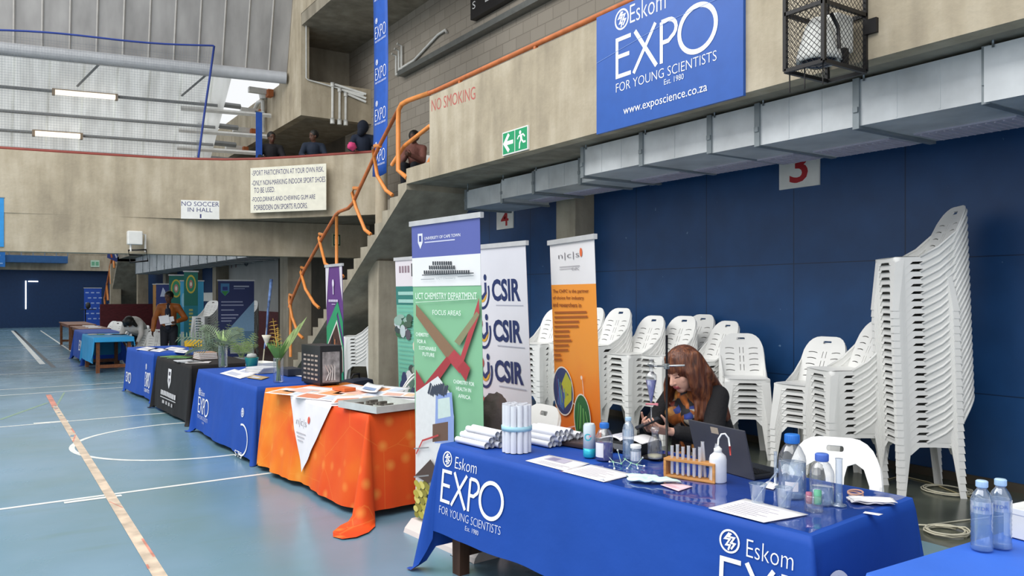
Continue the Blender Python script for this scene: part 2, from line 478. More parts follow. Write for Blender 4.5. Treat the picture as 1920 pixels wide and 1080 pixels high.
# ---- right-hand wall: blue painted panels, then the second hall's wall
def blue_panels():
    m, N, L, b = node_mat('blue_painted_panels')
    tc = N.new('ShaderNodeTexCoord'); sp = N.new('ShaderNodeSeparateXYZ'); L.new(tc.outputs['Object'], sp.inputs[0])
    n = N.new('ShaderNodeTexNoise'); n.inputs['Scale'].default_value = 3; n.inputs['Detail'].default_value = 6
    L.new(tc.outputs['Object'], n.inputs['Vector'])
    r = ramp(N, [(0.3, '#184272'), (0.7, '#1d4b7f')])
    L.new(n.outputs['Fac'], r.inputs['Fac'])
    n2 = N.new('ShaderNodeTexNoise'); n2.inputs['Scale'].default_value = 9; n2.inputs['Detail'].default_value = 3
    L.new(tc.outputs['Object'], n2.inputs['Vector'])
    r2 = ramp(N, [(0.735, '#000000'), (0.75, '#ffffff')]); L.new(n2.outputs['Fac'], r2.inputs['Fac'])
    mx = N.new('ShaderNodeMix'); mx.data_type = 'RGBA'
    L.new(r2.outputs['Color'], mx.inputs[0]); L.new(r.outputs['Color'], mx.inputs[6]); mx.inputs[7].default_value = (*lin('#5f7fa3'), 1)
    # joints: a groove each 1.22 m along the wall and at 1.05 m up
    def groove(sock, period, off, w):
        a = N.new('ShaderNodeMath'); a.operation = 'ADD'; a.inputs[1].default_value = off; L.new(sock, a.inputs[0])
        q = N.new('ShaderNodeMath'); q.operation = 'PINGPONG'; q.inputs[1].default_value = period/2; L.new(a.outputs[0], q.inputs[0])
        l = N.new('ShaderNodeMath'); l.operation = 'LESS_THAN'; l.inputs[1].default_value = w; L.new(q.outputs[0], l.inputs[0])
        return l.outputs[0]
    g1 = groove(sp.outputs['Y'], 1.22, 100*1.22-5.32, 0.006); g2 = groove(sp.outputs['Z'], 1.18, 10*1.18-0.78, 0.005)
    mm = N.new('ShaderNodeMath'); mm.operation = 'MAXIMUM'; L.new(g1, mm.inputs[0]); L.new(g2, mm.inputs[1])
    mx2 = N.new('ShaderNodeMix'); mx2.data_type = 'RGBA'
    L.new(mm.outputs[0], mx2.inputs[0]); L.new(mx.outputs[2], mx2.inputs[6]); mx2.inputs[7].default_value = (*lin('#132e50'), 1)
    L.new(mx2.outputs[2], b.inputs['Base Color'])
    b.inputs['Roughness'].default_value = 0.42
    return m
M_BLUEW = blue_panels()
M_BLUED = mat('dark_blue_paint', '#1f3d66', rough=0.5, var=0.06)
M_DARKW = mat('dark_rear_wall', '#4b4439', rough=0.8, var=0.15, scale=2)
M_GREYW = mat('pale_grey_wall', '#a7a8a6', rough=0.7, var=0.05, scale=2)
M_OXIDE = mat('oxide_red_brick', '#5a1d22', rough=0.6, var=0.18, scale=6, stretch=(1, 1, 4))
w = MB()
w.span((7.1, -4, 0), (7.35, 12.6, 3.25), M_BLUEW)
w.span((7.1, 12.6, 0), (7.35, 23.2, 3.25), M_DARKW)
w.span((7.1, 23.2, 0), (7.35, 29.2, 1.15), M_OXIDE); w.span((7.1, 23.2, 1.15), (7.35, 29.2, 3.3), M_GREYW)
w.span((7.1, 29.2, 0), (7.35, 47.5, 3.3), M_BLUED)
struct('wall_right', w, None)
w = MB(); w.span((7.06, -4, 0.0), (7.1, 8.5, 0.07), M_DARKW); struct('baseboard_right', w, None)
# columns standing against the wall
for k, (x, y, s, top, m_) in enumerate([(6.98, 8.85, 0.44, 3.3, M_STAIR), (5.50, 12.15, 0.42, 2.2, M_STAIR), (5.78, 17.6, 0.55, 2.6, M_CONCD), (6.9, 29.2, 0.5, 3.3, M_CONCD), (6.9, 33.4, 0.5, 3.3, M_CONCD), (6.9, 38.5, 0.6, 3.3, M_CONCD)]):
    c = MB(); c.box((x, y, top/2), (s, s, top), m_, bevel=0.015); struct('trim_%d' % (k+1), c, None)
c = MB(); c.tube([(5.62, 12.55, 2.35), (5.62, 12.55, 9.5)], 0.105, M_CONC, seg=20); struct('trim_7', c, None)
# far end wall
w = MB(); w.span((-14, 47.5, 0), (7.35, 47.8, 2.95), mat('far_blue_wall', '#1b3a63', rough=0.45, var=0.06)); w.span((-14, 47.0, 2.95), (7.35, 47.8, 3.75), M_CONC)
w.span((-14, 47.5, 3.75), (7.35, 47.8, 6.2), M_CONCD)
struct('wall_back', w, None)
# the bright slit of the half-open far door and the glowing lamp over it
w = MB(); w.span((1.53, 47.44, 0.95), (1.585, 47.5, 2.4), mat('daylight_in_door_slit', '#f4f6f4', emit=2.0, var=0)); struct('door_1', w, None)
w = MB(); w.span((1.66, 47.42, 2.34), (2.1, 47.5, 2.40), mat('lamp_over_door', '#ffffff', emit=1.5, var=0)); struct('lamp_1', w, None)

# ---- gallery on the right: slab, parapet, back wall, roof
g = MB()
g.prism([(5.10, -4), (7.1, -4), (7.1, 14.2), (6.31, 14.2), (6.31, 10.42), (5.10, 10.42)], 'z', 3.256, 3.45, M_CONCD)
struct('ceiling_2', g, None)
g = MB()
g.span((5.06, -4, 3.25), (5.22, 9.70, 4.37), M_CONC)
g.span((5.055, 9.70, 3.25), (5.22, 10.42, 3.47), M_CONC)
g.normals(); struct('wall_gallery', g, None)
M_BLOCK = None
def block_wall():
    m, N, L, b = node_mat('grey_block_wall')
    tc = N.new('ShaderNodeTexCoord'); mp = N.new('ShaderNodeMapping'); mp.inputs['Rotation'].default_value = (PI/2, 0, PI/2)
    sp = N.new('ShaderNodeSeparateXYZ'); cb = N.new('ShaderNodeCombineXYZ')
    L.new(tc.outputs['Object'], sp.inputs[0]); L.new(sp.outputs['Y'], cb.inputs['X']); L.new(sp.outputs['Z'], cb.inputs['Y'])
    br = N.new('ShaderNodeTexBrick'); br.inputs['Scale'].default_value = 1.0
    br.inputs['Brick Width'].default_value = 0.4; br.inputs['Row Height'].default_value = 0.2; br.inputs['Mortar Size'].default_value = 0.008
    br.inputs['Color1'].default_value = (*lin('#8e867a'), 1); br.inputs['Color2'].default_value = (*lin('#978f83'), 1); br.inputs['Mortar'].default_value = (*lin('#7c7469'), 1)
    L.new(cb.outputs[0], br.inputs['Vector']); L.new(br.outputs['Color'], b.inputs['Base Color'])
    b.inputs['Roughness'].default_value = 0.85
    return m
M_BLOCK = block_wall()
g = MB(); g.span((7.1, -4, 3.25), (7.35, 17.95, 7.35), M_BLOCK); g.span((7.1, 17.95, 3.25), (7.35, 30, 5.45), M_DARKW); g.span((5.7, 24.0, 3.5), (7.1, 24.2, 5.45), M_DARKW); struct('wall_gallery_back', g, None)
g = MB()
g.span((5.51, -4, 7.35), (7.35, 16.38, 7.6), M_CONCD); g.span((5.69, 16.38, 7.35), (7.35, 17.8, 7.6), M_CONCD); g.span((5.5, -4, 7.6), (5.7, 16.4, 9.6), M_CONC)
struct('ceiling_3', g, None)
# upper stand on the gallery: its parapet running away, pier and end box
g = MB()
g.prism([(16.4, 5.45), (30, 5.45), (30, 6.42), (17.9, 6.42), (17.9, 9.6), (16.4, 9.6)], 'x', 5.5, 5.68, M_CONC)
g.span((5.68, 16.4, 5.45), (7.1, 16.6, 6.22), M_CONC); g.span((5.68, 16.6, 5.45), (7.1, 30, 5.6), M_CONCD)
g.span((5.68, 17.7, 5.6), (7.1, 17.85, 7.35), M_CONCD)
g.normals(); struct('wall_upper_stand', g, None)

# ---- the curved balcony across the hall
BAL = [(-12, 19.8), (-4, 18.48), (0.17, 17.767), (1.03, 17.62), (1.93, 17.46), (2.88, 17.26), (3.5, 17.03), (4.05, 16.74), (4.56, 16.33), (5.19, 15.60), (5.77, 14.83), (6.2, 14.27), (6.28, 14.16)]
def wall_along(mb, line, t, z0, z1, m):
    n = len(line); A = []; B = []
    for i, p in enumerate(line):
        a = Vector(line[max(i-1, 0)]); b = Vector(line[min(i+1, n-1)]); d = (b-a).normalized(); nn = Vector((-d.y, d.x))
        A.append(Vector(p)); B.append(Vector(p)+nn*t)
    for i in range(n-1):
        for q in ([(A[i], z0), (A[i+1], z0), (A[i+1], z1), (A[i], z1)], [(B[i], z0), (B[i], z1), (B[i+1], z1), (B[i+1], z0)],
                  [(A[i], z1), (A[i+1], z1), (B[i+1], z1), (B[i], z1)], [(A[i], z0), (B[i], z0), (B[i+1], z0), (A[i+1], z0)]):
            fc = mb.poly([(p.x, p.y, z) for p, z in q], m); fc.smooth = True
    for i in (0, n-1): mb.poly([(A[i].x, A[i].y, z0), (B[i].x, B[i].y, z0), (B[i].x, B[i].y, z1), (A[i].x, A[i].y, z1)], m)
    bmesh.ops.remove_doubles(mb.bm, verts=mb.bm.verts[:], dist=0.0005)
    mb.normals()
    for e in mb.bm.edges:
        if len(e.link_faces) == 2 and e.calc_face_angle(0) > 0.6: e.smooth = False
g = MB(); wall_along(g, BAL, 0.16, 3.2, 4.40, M_CONC); struct('wall_balcony', g, None)
g = MB(); wall_along(g, [(-12, 19.815), (-4, 18.495), (0.17, 17.782), (2.88, 17.28), (7.1, 16.5)], 0.4, 2.47, 3.2, M_CONC); struct('wall_balcony_beam', g, None)
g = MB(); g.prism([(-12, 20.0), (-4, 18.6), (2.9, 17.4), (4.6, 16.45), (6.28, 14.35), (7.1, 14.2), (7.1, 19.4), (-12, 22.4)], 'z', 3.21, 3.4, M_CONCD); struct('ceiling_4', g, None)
M_RAILRED = mat('oxide_red_rail', '#8a3a30', rough=0.45)
g = MB(); g.tube([(x-0.0, y+0.06, 4.425) for x, y in BAL], 0.032, M_RAILRED); struct('trim_8', g, None)

# ---- staircase down from the gallery
RIS, TRD, Y0, ZT = 0.1725, 0.285, 10.42, 3.45
pts = [(Y0, ZT)]
for k in range(20):
    pts.append((Y0+TRD*k, ZT-RIS*(k+1))); pts.append((Y0+TRD*(k+1), ZT-RIS*(k+1)))
pts = pts[:-1]
pts += [(15.66, 0.0), (10.42, 3.17)]
g = MB(); g.prism(pts, 'x', 5.06, 6.3, M_STAIR); struct('trim_9', g, None)

# ---- roof: steep grey lining over the balcony and the daylight sheets beyond it
M_ROOF = mat('grey_roof_lining', '#9a9896', rough=0.8, var=0.12, scale=1.6, stretch=(2, 1, 0.6))
M_SEAM = mat('roof_seam', '#aaa7a2', rough=0.7, var=0.05)
M_PIPE = mat('grey_eaves_pipe', '#a5a7aa', rough=0.4, var=0.04)
def roofpt(x, t): return Vector((x, 18.35-0.19*x-0.26*t, 6.48+t))       # t: height above the eaves
g = MB()
g.poly([roofpt(-12, 0), roofpt(5.48, 0), roofpt(5.48, 3.6), roofpt(-12, 3.6)], M_ROOF)
x = 5.1
while x > -12:
    a, b_ = roofpt(x, 0), roofpt(x, 3.6); o = Vector((0, -0.03, 0))
    g.tube([a+o*0.5, b_+o*0.5], 0.022, M_SEAM, seg=4); x -= 0.47
g.tube([roofpt(-12, -0.05)+Vector((0, -0.05, 0)), roofpt(5.46, -0.05)+Vector((0, -0.05, 0))], 0.13, M_PIPE, seg=14)
struct('ceiling', g, None)
def sheet_material():
    m, N, L, b = node_mat('translucent_roof_sheet')
    N.remove(b)
    d = N.new('ShaderNodeBsdfDiffuse'); t = N.new('ShaderNodeBsdfTranslucent'); e = N.new('ShaderNodeEmission')
    tc = N.new('ShaderNodeTexCoord'); n = N.new('ShaderNodeTexNoise'); n.inputs['Scale'].default_value = 2.0; n.inputs['Detail'].default_value = 5
    mp = N.new('ShaderNodeMapping'); mp.inputs['Scale'].default_value = (2.5, 0.5, 0.6)
    L.new(tc.outputs['Object'], mp.inputs[0]); L.new(mp.outputs[0], n.inputs['Vector'])
    r = ramp(N, [(0.3, '#cfd0cd'), (0.7, '#eef0ee')]); L.new(n.outputs['Fac'], r.inputs['Fac'])
    for q in (d, t, e): L.new(r.outputs['Color'], q.inputs['Color'])
    e.inputs['Strength'].default_value = 0.22                      # daylight coming through the sheet
    m1 = N.new('ShaderNodeMixShader'); L.new(d.outputs[0], m1.inputs[1]); L.new(t.outputs[0], m1.inputs[2])
    a = N.new('ShaderNodeAddShader'); L.new(m1.outputs[0], a.inputs[0]); L.new(e.outputs[0], a.inputs[1])
    L.new(a.outputs[0], N['Material Output'].inputs['Surface'])
    return m
M_SHEET = sheet_material()
M_PURLIN = mat('grey_purlin', '#868888', rough=0.6)
M_WHITEB = mat('white_steel', '#d9d9d5', rough=0.5)
def shpt(x, z): return Vector((x, 19.1-0.19*x+(6.6-z)*0.5, z))
g = MB(); g.poly([shpt(-12, 4.2), shpt(4.2, 4.2), shpt(4.55, 6.6), shpt(-12, 6.6)], M_SHEET)
x = 4.1
while x > -12:
    g.tube([shpt(x, 4.25)+Vector((0, -0.02, 0)), shpt(x+0.05, 6.55)+Vector((0, -0.02, 0))], 0.025, M_SHEET, seg=4); x -= 0.62
struct('window_2', g, None)
for k, z in enumerate((5.92, 5.47, 5.10, 4.76)):
    g = MB(); a = shpt(-12, z)+Vector((0, -0.09, 0)); b_ = shpt(4.3, z)+Vector((0, -0.09, 0))
    g.tube([a, b_], 0.035, M_PURLIN, seg=6)
    c1 = shpt(3.55, z-0.12); c2 = shpt(5.45, z-0.12)
    g.tube([c1+Vector((0, -0.12, 0)), c2+Vector((0, -0.12, 0))], 0.05, M_WHITEB, seg=4)
    g.tube([c1+Vector((0.4, -0.12, 0.2)), c1+Vector((1.3, -0.12, 0.2))], 0.06, M_PURLIN, seg=4)
    struct('trim_%d' % (10+k), g, None)
for k, x in enumerate((1.55, 3.55)):
    g = MB(); g.tube([roofpt(x+0.35, -0.1), shpt(x, 6.05)+Vector((0, -0.12, 0))], 0.03, M_PURLIN, seg=4); struct('trim_%d' % (14+k), g, None)
g = MB()
for k in range(5):
    z = 6.3-0.33*k; y = 18.3+k*0.7
    g.box((5.40, y, z), (0.12, 0.2, 0.16), mat('orange_roof_block', '#b5683c', rough=0.7)); g.box((5.2, y+0.1, z+0.05), (0.5, 0.12, 0.12), M_WHITEB)
struct('trim_16', g, None)

# ---- second hall beyond the balcony: its gallery, duct-high slab, stair and low wall
g = MB(); g.span((5.06, 19.5, 3.36), (7.35, 44, 3.55), M_CONCD); g.span((5.06, 19.5, 3.55), (5.22, 41, 4.5), M_CONC); struct('wall_gallery_far', g, None)
g = MB()
p2 = [(41, 3.45)]
for k in range(16): p2 += [(41+0.3*k, 3.45-0.2*(k+1)), (41+0.3*(k+1), 3.45-0.2*(k+1))]
p2 = p2[:-1]+[(45.6, 0), (41, 3.2)]
g.prism(p2, 'x', 5.0, 6.4, M_STAIR); struct('trim_17', g, None)
g = MB(); g.span((4.2, 40.2, 0), (7.1, 40.4, 1.25), M_OXIDE); struct('wall_low_red', g, None)
for k, (x, y) in enumerate([(5.15, 43), (6.1, 41.2)]):
    c = MB(); c.box((x, y, 1.6), (0.45, 0.45, 3.2), M_CONC); struct('trim_%d' % (18+k), c, None)

# ================================================================== FIXTURES
M_ORANGE = mat('orange_rail_paint', '#e8924a', rough=0.4, var=0.08)
M_ORANGED = mat('worn_orange_rail_paint', '#c4703f', rough=0.45, var=0.12)
M_GALV = mat('galvanised_steel', '#d2d6d8', rough=0.4, metal=0.3, var=0.10, scale=3)
M_GALVD = mat('galvanised_flange', '#8f979b', rough=0.4, metal=0.5)
M_WHITE = mat('white_board', '#e9e9e4', rough=0.5, var=0.03)
M_CREAM = mat('cream_board', '#e8e4d2', rough=0.5, var=0.04)
M_STEELW = mat('white_conduit', '#cfcfca', rough=0.4)
M_BLACK = mat('black_steel', '#1c1a1b', rough=0.45, var=0.1)
M_DGREY = mat('dark_grey_plastic', '#35373b', rough=0.45)

# ---- long rail on the gallery parapet
t = thing('parapet_rail', 'long orange rail running along the top of the gallery parapet behind the big blue sign', 'handrail', (5.10, 3.0, 4.37))
m = MB(); m.tube([(5.10, -4, 4.435), (5.10, 9.62, 4.435), (5.08, 9.75, 4.43)], 0.03); part('rail', m, M_ORANGED, t, world=True)
m = MB()
for k in range(8): m.span((5.08, -3+1.7*k, 4.36), (5.12, -2.96+1.7*k, 4.42))
part('bracket', m, M_ORANGED, t, world=True)

# ---- stair rail with hairpin balusters
t = thing('stair_rail', 'bent orange tube handrail with hairpin posts along the concrete stair', 'handrail', (5.02, 13.0, 0.0))
XR = 5.02
m = MB(); m.tube([(XR+0.06, 9.75, 4.43), (XR, 10.28, 4.43), (XR, 10.5, 4.42), (XR, 10.6, 4.36), (XR, 10.62, 4.2), (XR, 10.62, 3.47), (XR+0.05, 10.42, 3.34)], 0.036); part('newel_tube', m, M_ORANGE, t, world=True)
m = MB(); m.tube([(XR, 10.6, 4.37), (XR, 11.3, 3.93), (XR, 12.1, 3.35), (XR, 12.35, 3.16), (XR, 12.56, 3.09), (XR, 12.97, 3.07), (XR, 13.13, 3.03), (XR, 13.8, 2.67), (XR, 14.8, 2.10), (XR, 15.45, 1.60), (XR, 15.68, 1.40)], 0.03); part('handrail', m, M_ORANGED, t, world=True)
for a, b_, c_, d_ in [((11.25, 3.93), (11.5, 3.90), (11.37, 3.49), (10.92, 3.14)), ((12.1, 3.37), (12.36, 3.33), (12.22, 3.07), (11.73, 2.60)), ((13.75, 2.72), (13.95, 2.68), (13.65, 2.2), (12.9, 1.95)), ((14.75, 2.14), (14.95, 2.08), (14.7, 1.75), (14.1, 1.40)), ((15.45, 1.62), (15.65, 1.52), (15.5, 1.2), (15.0, 0.80))]:
    m = MB(); m.tube([(XR, *a), (XR-0.01, (a[0]+b_[0])/2+0.06, a[1]+0.03), (XR-0.01, *b_), (XR, *c_), (XR, d_[0]+0.12, d_[1]+0.08), (XR+0.05, *d_)], 0.03)
    part('baluster', m, M_ORANGE, t, world=True)
for y, z0, z1 in [(13.14, 1.90, 3.05), (15.66, 0.4, 1.5)]:
    m = MB(); m.tube([(XR+0.02, y, z1), (XR+0.02, y, z0)], 0.03); part('post', m, M_ORANGE, t, world=True)

# ---- frame rail at the gap in the parapet
t = thing('landing_rail', 'orange tube frame rail closing the gap at the stair head', 'handrail', (5.12, 10.0, 3.47))
m = MB(); m.tube([(5.12, 11.05, 3.62), (5.12, 10.62, 3.84), (5.12, 9.80, 3.99), (5.12, 9.74, 3.95), (5.12, 9.74, 3.56), (5.12, 9.9, 3.44)], 0.03); part('frame', m, M_ORANGE, t, world=True)

# ---- air duct of the first hall
def duct(name, label, secs, grilles, base):
    """secs: (x_front, x_back, y0, y1, z0, z1)"""
    t = thing(name, label, 'air duct', base)
    for (xf, xb, y0, y1, z0, z1) in secs:
        m = MB(); m.span((xf, y0, z0), (xb, y1, z1))
        n = max(1, int((y1-y0)/0.3))
        for k in range(1, n): m.span((xf-0.004, y0+(y1-y0)*k/n-0.006, z0+0.01), (xf+0.002, y0+(y1-y0)*k/n+0.006, z1-0.01))
        part('duct_section', m, M_GALV, t, world=True)
    ys_ = sorted({y for q in secs for y in q[2:4]})
    for y in ys_:
        xf, xb, _, _, z0, z1 = [q for q in secs if y in q[2:4]][-1]
        m = MB(); m.prism([(xf-0.018, z0-0.022), (xb, z0-0.022), (xb, z0+0.003), (xf+0.004, z0+0.003), (xf+0.004, z1+0.012), (xf-0.018, z1+0.012)], 'y', y-0.026, y+0.026)
        m.span((xf-0.03, y-0.02, z0+0.1), (xf-0.01, y+0.02, z0+0.14)); part('flange', m, M_GALVD, t, world=True)
    for (xf, xb, y0, y1, z0, z1) in secs:
        m = MB(); m.tube([(xf-0.01, y1-0.06, z1-0.02), (xf-0.01, y1-0.06, max(3.26, z1+0.01))], 0.008, seg=6); part('hanger_rod', m, M_GALVD, t, world=True)
    for (xa, xb, y0, y1, z) in grilles:
        m = MB(); m.span((xa, y0, z-0.012), (xb, y1, z+0.006))
        n = int((y1-y0)/0.06)
        for k in range(n): m.span((xa+0.03, y0+0.03+k*0.06, z-0.02), (xb-0.03, y0+0.042+k*0.06, z-0.01))
        part('grille', m, M_GRILLE, t, world=True, label='pale lilac grille under the duct')
    return t
M_GRILLE = mat('lilac_grey_grille', '#b9b6c6', rough=0.5)
duct('air_duct', 'large galvanised air duct under the gallery above the blue wall', [
    (5.36, 6.45, -3.5, -0.2, 2.87, 3.23), (5.36, 6.45, -0.2, 1.45, 2.87, 3.23), (5.36, 6.45, 1.45, 2.57, 2.87, 3.23), (5.40, 6.45, 2.57, 3.49, 2.886, 3.23), (5.40, 6.45, 3.49, 4.40, 2.886, 3.23), (5.40, 6.45, 4.40, 4.93, 2.90, 3.23), (5.40, 6.45, 4.93, 5.82, 2.92, 3.23), (5.40, 6.45, 5.82, 6.75, 2.93, 3.23),
    (5.80, 6.6, 6.80, 7.30, 2.95, 3.23), (5.80, 6.6, 7.30, 8.25, 2.95, 3.23), (5.80, 6.6, 8.25, 9.02, 2.94, 3.2), (5.82, 6.6, 9.02, 10.0, 2.90, 3.16)],
    [(6.0, 6.4, 1.7, 2.45, 2.87), (6.0, 6.4, 2.66, 3.40, 2.886), (6.0, 6.4, 3.6, 4.30, 2.886), (6.0, 6.4, 4.5, 4.9, 2.90), (6.05, 6.4, 5.0, 5.75, 2.92), (6.05, 6.4, 5.95, 6.7, 2.93), (6.2, 6.5, 7.4, 8.15, 2.95), (6.2, 6.5, 8.35, 8.95, 2.94)], (5.9, 3.0, 2.87))
ys = [19.6, 20.6, 21.6, 22.7, 23.8, 25, 26.2, 27.5, 29, 30.5, 32, 33.6, 35.3, 37, 39]
duct('air_duct', 'galvanised air duct with close ribs in the second hall beyond the balcony', [(5.5, 6.5, a, b_, 2.62, 3.34) for a, b_ in zip(ys, ys[1:])], [], (6.0, 29, 2.62))

# ---- conduits and cable tray on the gallery walls
M_TRAY = mat('steel_cable_tray', '#70726f', rough=0.4, metal=0.4)
t = thing('cable_tray', 'long dark steel cable tray along the grey block wall of the gallery', 'cable tray', (7.0, 8, 6.1))
m = MB(); m.span((6.93, 0, 6.10), (7.1, 14.7, 6.14)); m.span((6.93, 0, 6.14), (6.95, 14.7, 6.2)); part('tray', m, M_TRAY, t, world=True)
m = MB()
for k in range(3): m.tube([(6.97+0.035*k, 0, 6.17), (6.97+0.035*k, 14.8, 6.17)], 0.016, seg=6)
part('cable', m, M_STEELW, t, world=True)
t = thing('conduit', 'thin bent white conduit above the cable tray', 'conduit', (7.05, 13, 6.3))
m = MB(); m.tube([(7.06, 14.9, 6.3), (7.06, 14.2, 6.32), (7.06, 13.2, 6.55), (7.06, 12.9, 6.56), (7.06, 12.86, 6.5)], 0.025); part('pipe', m, M_STEELW, t, world=True)
t = thing('conduit', 'cluster of upright conduits where the cable tray ends beside the hanging banner', 'conduit', (7.05, 14.9, 6.1))
for k in range(3):
    m = MB(); m.tube([(7.05, 14.75+0.13*k, 6.2), (7.05, 14.75+0.13*k, 6.75-0.07*k), (6.95, 14.75+0.13*k, 6.78-0.07*k)], 0.025); part('pipe', m, M_STEELW, t, world=True)
# pipes bracketed to the end box of the upper stand
for k, (x0, drop, lab) in enumerate([(5.6, None, 'long thin white conduit bending down the pier and along the upper stand'), (6.18, 6.19, 'tallest of the white conduits dropping off the end box of the upper stand'), (6.34, 6.10, 'middle of the white conduits dropping off the end box of the upper stand'), (6.48, 6.02, 'shortest of the white conduits dropping off the end box of the upper stand')]):
    t = thing('conduit', lab, 'conduit', (x0, 16.36, 5.4))
    m = MB()
    if drop is None: m.tube([(5.60, 16.36, 9.4), (5.60, 16.36, 6.24), (5.64, 16.36, 6.21), (6.9, 16.36, 6.06)], 0.016)
    else:
        m.tube([(x0, 16.36, 5.36), (x0, 16.36, drop), (x0+0.05, 16.36, drop+0.01), (6.95, 16.36, drop-0.1)], 0.028)
        m.tube([(x0, 16.36, 5.34), (x0, 16.36, 5.46)], 0.05); m.tube([(x0, 16.36, drop-0.05), (x0, 16.36, drop+0.04)], 0.045)
    part('pipe', m, M_STEELW, t, world=True)
t = thing('downpipe', 'white drainpipe with a hopper on the outside of the sloping stand', 'pipe', (5.42, 19.5, 5.5))
m = MB(); m.tube([(5.42, 18.9, 5.5), (5.42, 18.9, 6.25), (5.42, 19.3, 6.3), (5.42, 19.7, 6.15)], 0.05); part('pipe', m, M_STEELW, t, world=True)
m = MB(); m.tube([(5.42, 18.9, 6.3), (5.42, 18.9, 6.5)], 0.08, r1=0.12); part('hopper', m, M_WHITEB, t, world=True)

# ---- score board on the gallery wall
t = thing('scoreboard', 'black scoreboard with a thin white border high on the gallery wall', 'scoreboard', (7.02, 10.7, 6.4))
m = MB(); m.span((6.98, 9.4, 6.42), (7.1, 11.85, 7.34)); part('panel', m, M_BLACK, t, world=True)
P = Print(lambda u, v, l: Vector((6.979-l, 11.85-u, 6.42+v)))
P.line([(0.5, 0.9), (0.5, 0.17), (2.3, 0.17)], 0.02, '#c9c9c9')
for k, ch in enumerate('SNO'): P.text(ch, 0.07, 0.16+0.24*k, 0.1, 0.13, '#d8d8d8')
o = P.done('lettering', t); o.location = -Vector(t.location)

# ---- caged floodlight on the parapet
t = thing('caged_floodlight', 'white floodlight in a black mesh cage bolted to the parapet right of the big sign', 'floodlight', (4.82, 3.35, 3.16))
cx0, cx1, cy0, cy1, cz0, cz1 = 4.58, 5.05, 3.20, 3.50, 3.17, 3.95
m = MB(); bw = 0.026
for x in (cx0, cx1):
    for y in (cy0, cy1): m.span((x-bw/2, y-bw/2, cz0), (x+bw/2, y+bw/2, cz1))
for z in (cz0, cz1, 3.56):
    for y in (cy0, cy1): m.span((cx0, y-bw/2, z-bw/2), (cx1, y+bw/2, z+bw/2))
    for x in (cx0, cx1): m.span((x-bw/2, cy0, z-bw/2), (x+bw/2, cy1, z+bw/2))
part('cage_frame', m, M_BLACK, t, world=True)
m = MB()
def lattice(fn, w, h, p):
    """diamond mesh clipped to a w x h rectangle"""
    k = -h
    while k < w:
        for sgn in (1, -1):
            a0, a1 = max(0, k), min(w, k+h)
            if a1 > a0+0.004:
                v0, v1 = a0-k, a1-k
                if sgn < 0: v0, v1 = h-v0, h-v1
                m.tube([fn(a0, v0), fn(a1, v1)], 0.0022, seg=4, cap=False)
        k += p
H = cz1-cz0; Wd = cx1-cx0; Ly = cy1-cy0
lattice(lambda a, b_: (cx0, cy0+a*1.0, cz0+b_), Ly, H, 0.042)
lattice(lambda a, b_: (cx0+a, cy0, cz0+b_), Wd, H, 0.042)
lattice(lambda a, b_: (cx0+a, cy1, cz0+b_), Wd, H, 0.042)
part('wire_mesh', m, M_BLACK, t, world=True)
m = MB(); m.lathe([(0.05, 0.30), (0.09, 0.24), (0.13, 0.1), (0.145, 0.04), (0.15, 0.0), (0.13, 0.0), (0.12, 0.02)], (4.74, 3.35, 3.22), None, 24)
m.box((4.9, 3.35, 3.43), (0.2, 0.2, 0.26), bevel=0.03); part('lamp_housing', m, M_WHITE, t, world=True)
m = MB(); m.lathe([(0.0, -0.04), (0.06, -0.032), (0.11, 0.0), (0.12, 0.03)], (4.74, 3.35, 3.22), None, 20); part('lens', m, mat('dark_lens_glass', '#1d2a3c', rough=0.1), t, world=True)
m = MB(); m.tube([(4.66, 3.2, 3.5), (4.72, 3.19, 3.42), (4.75, 3.2, 3.28)], 0.012); m.box((4.84, 3.22, 3.24), (0.05, 0.03, 0.12)); part('hanger_arm', m, M_BLACK, t, world=True)
m = MB()
for x, y in ((4.6, 3.48), (4.6, 3.36), (4.6, 3.22)): m.tube([(x, y, 3.17), (x, y, 3.02)], 0.005, seg=6)
part('rod', m, M_BLACK, t, world=True)
m = MB(); m.span((5.03, 3.11, 3.42), (5.06, 3.2, 3.52)); part('bracket', m, M_BLACK, t, world=True)

# ---- wall projector / speaker box on the balcony edge
t = thing('wall_speaker', 'small white box speaker on a bracket under the balcony rim', 'speaker', (2.4, 17.1, 2.3))
m = MB(); m.box((2.40, 17.16, 2.77), (0.27, 0.18, 0.27), bevel=0.02); part('housing', m, M_WHITE, t, world=True)
m = MB(); m.tube([(2.32, 17.1, 2.64), (2.32, 17.1, 2.5)], 0.02); m.tube([(2.52, 17.2, 2.85), (2.6, 17.2, 2.85), (2.6, 17.2, 2.5)], 0.02); part('bracket', m, M_WHITEB, t, world=True)
m = MB()
q = [(2.28, 17.1, 2.52), (2.60, 17.1, 2.54), (2.63, 17.1, 2.32), (2.31, 17.1, 2.28)]
m.tube(q, 0.018, closed=True); m.tube([(2.32, 17.3, 2.44), (2.56, 17.3, 2.44)], 0.015); part('cradle', m, M_BLACK, t, world=True)

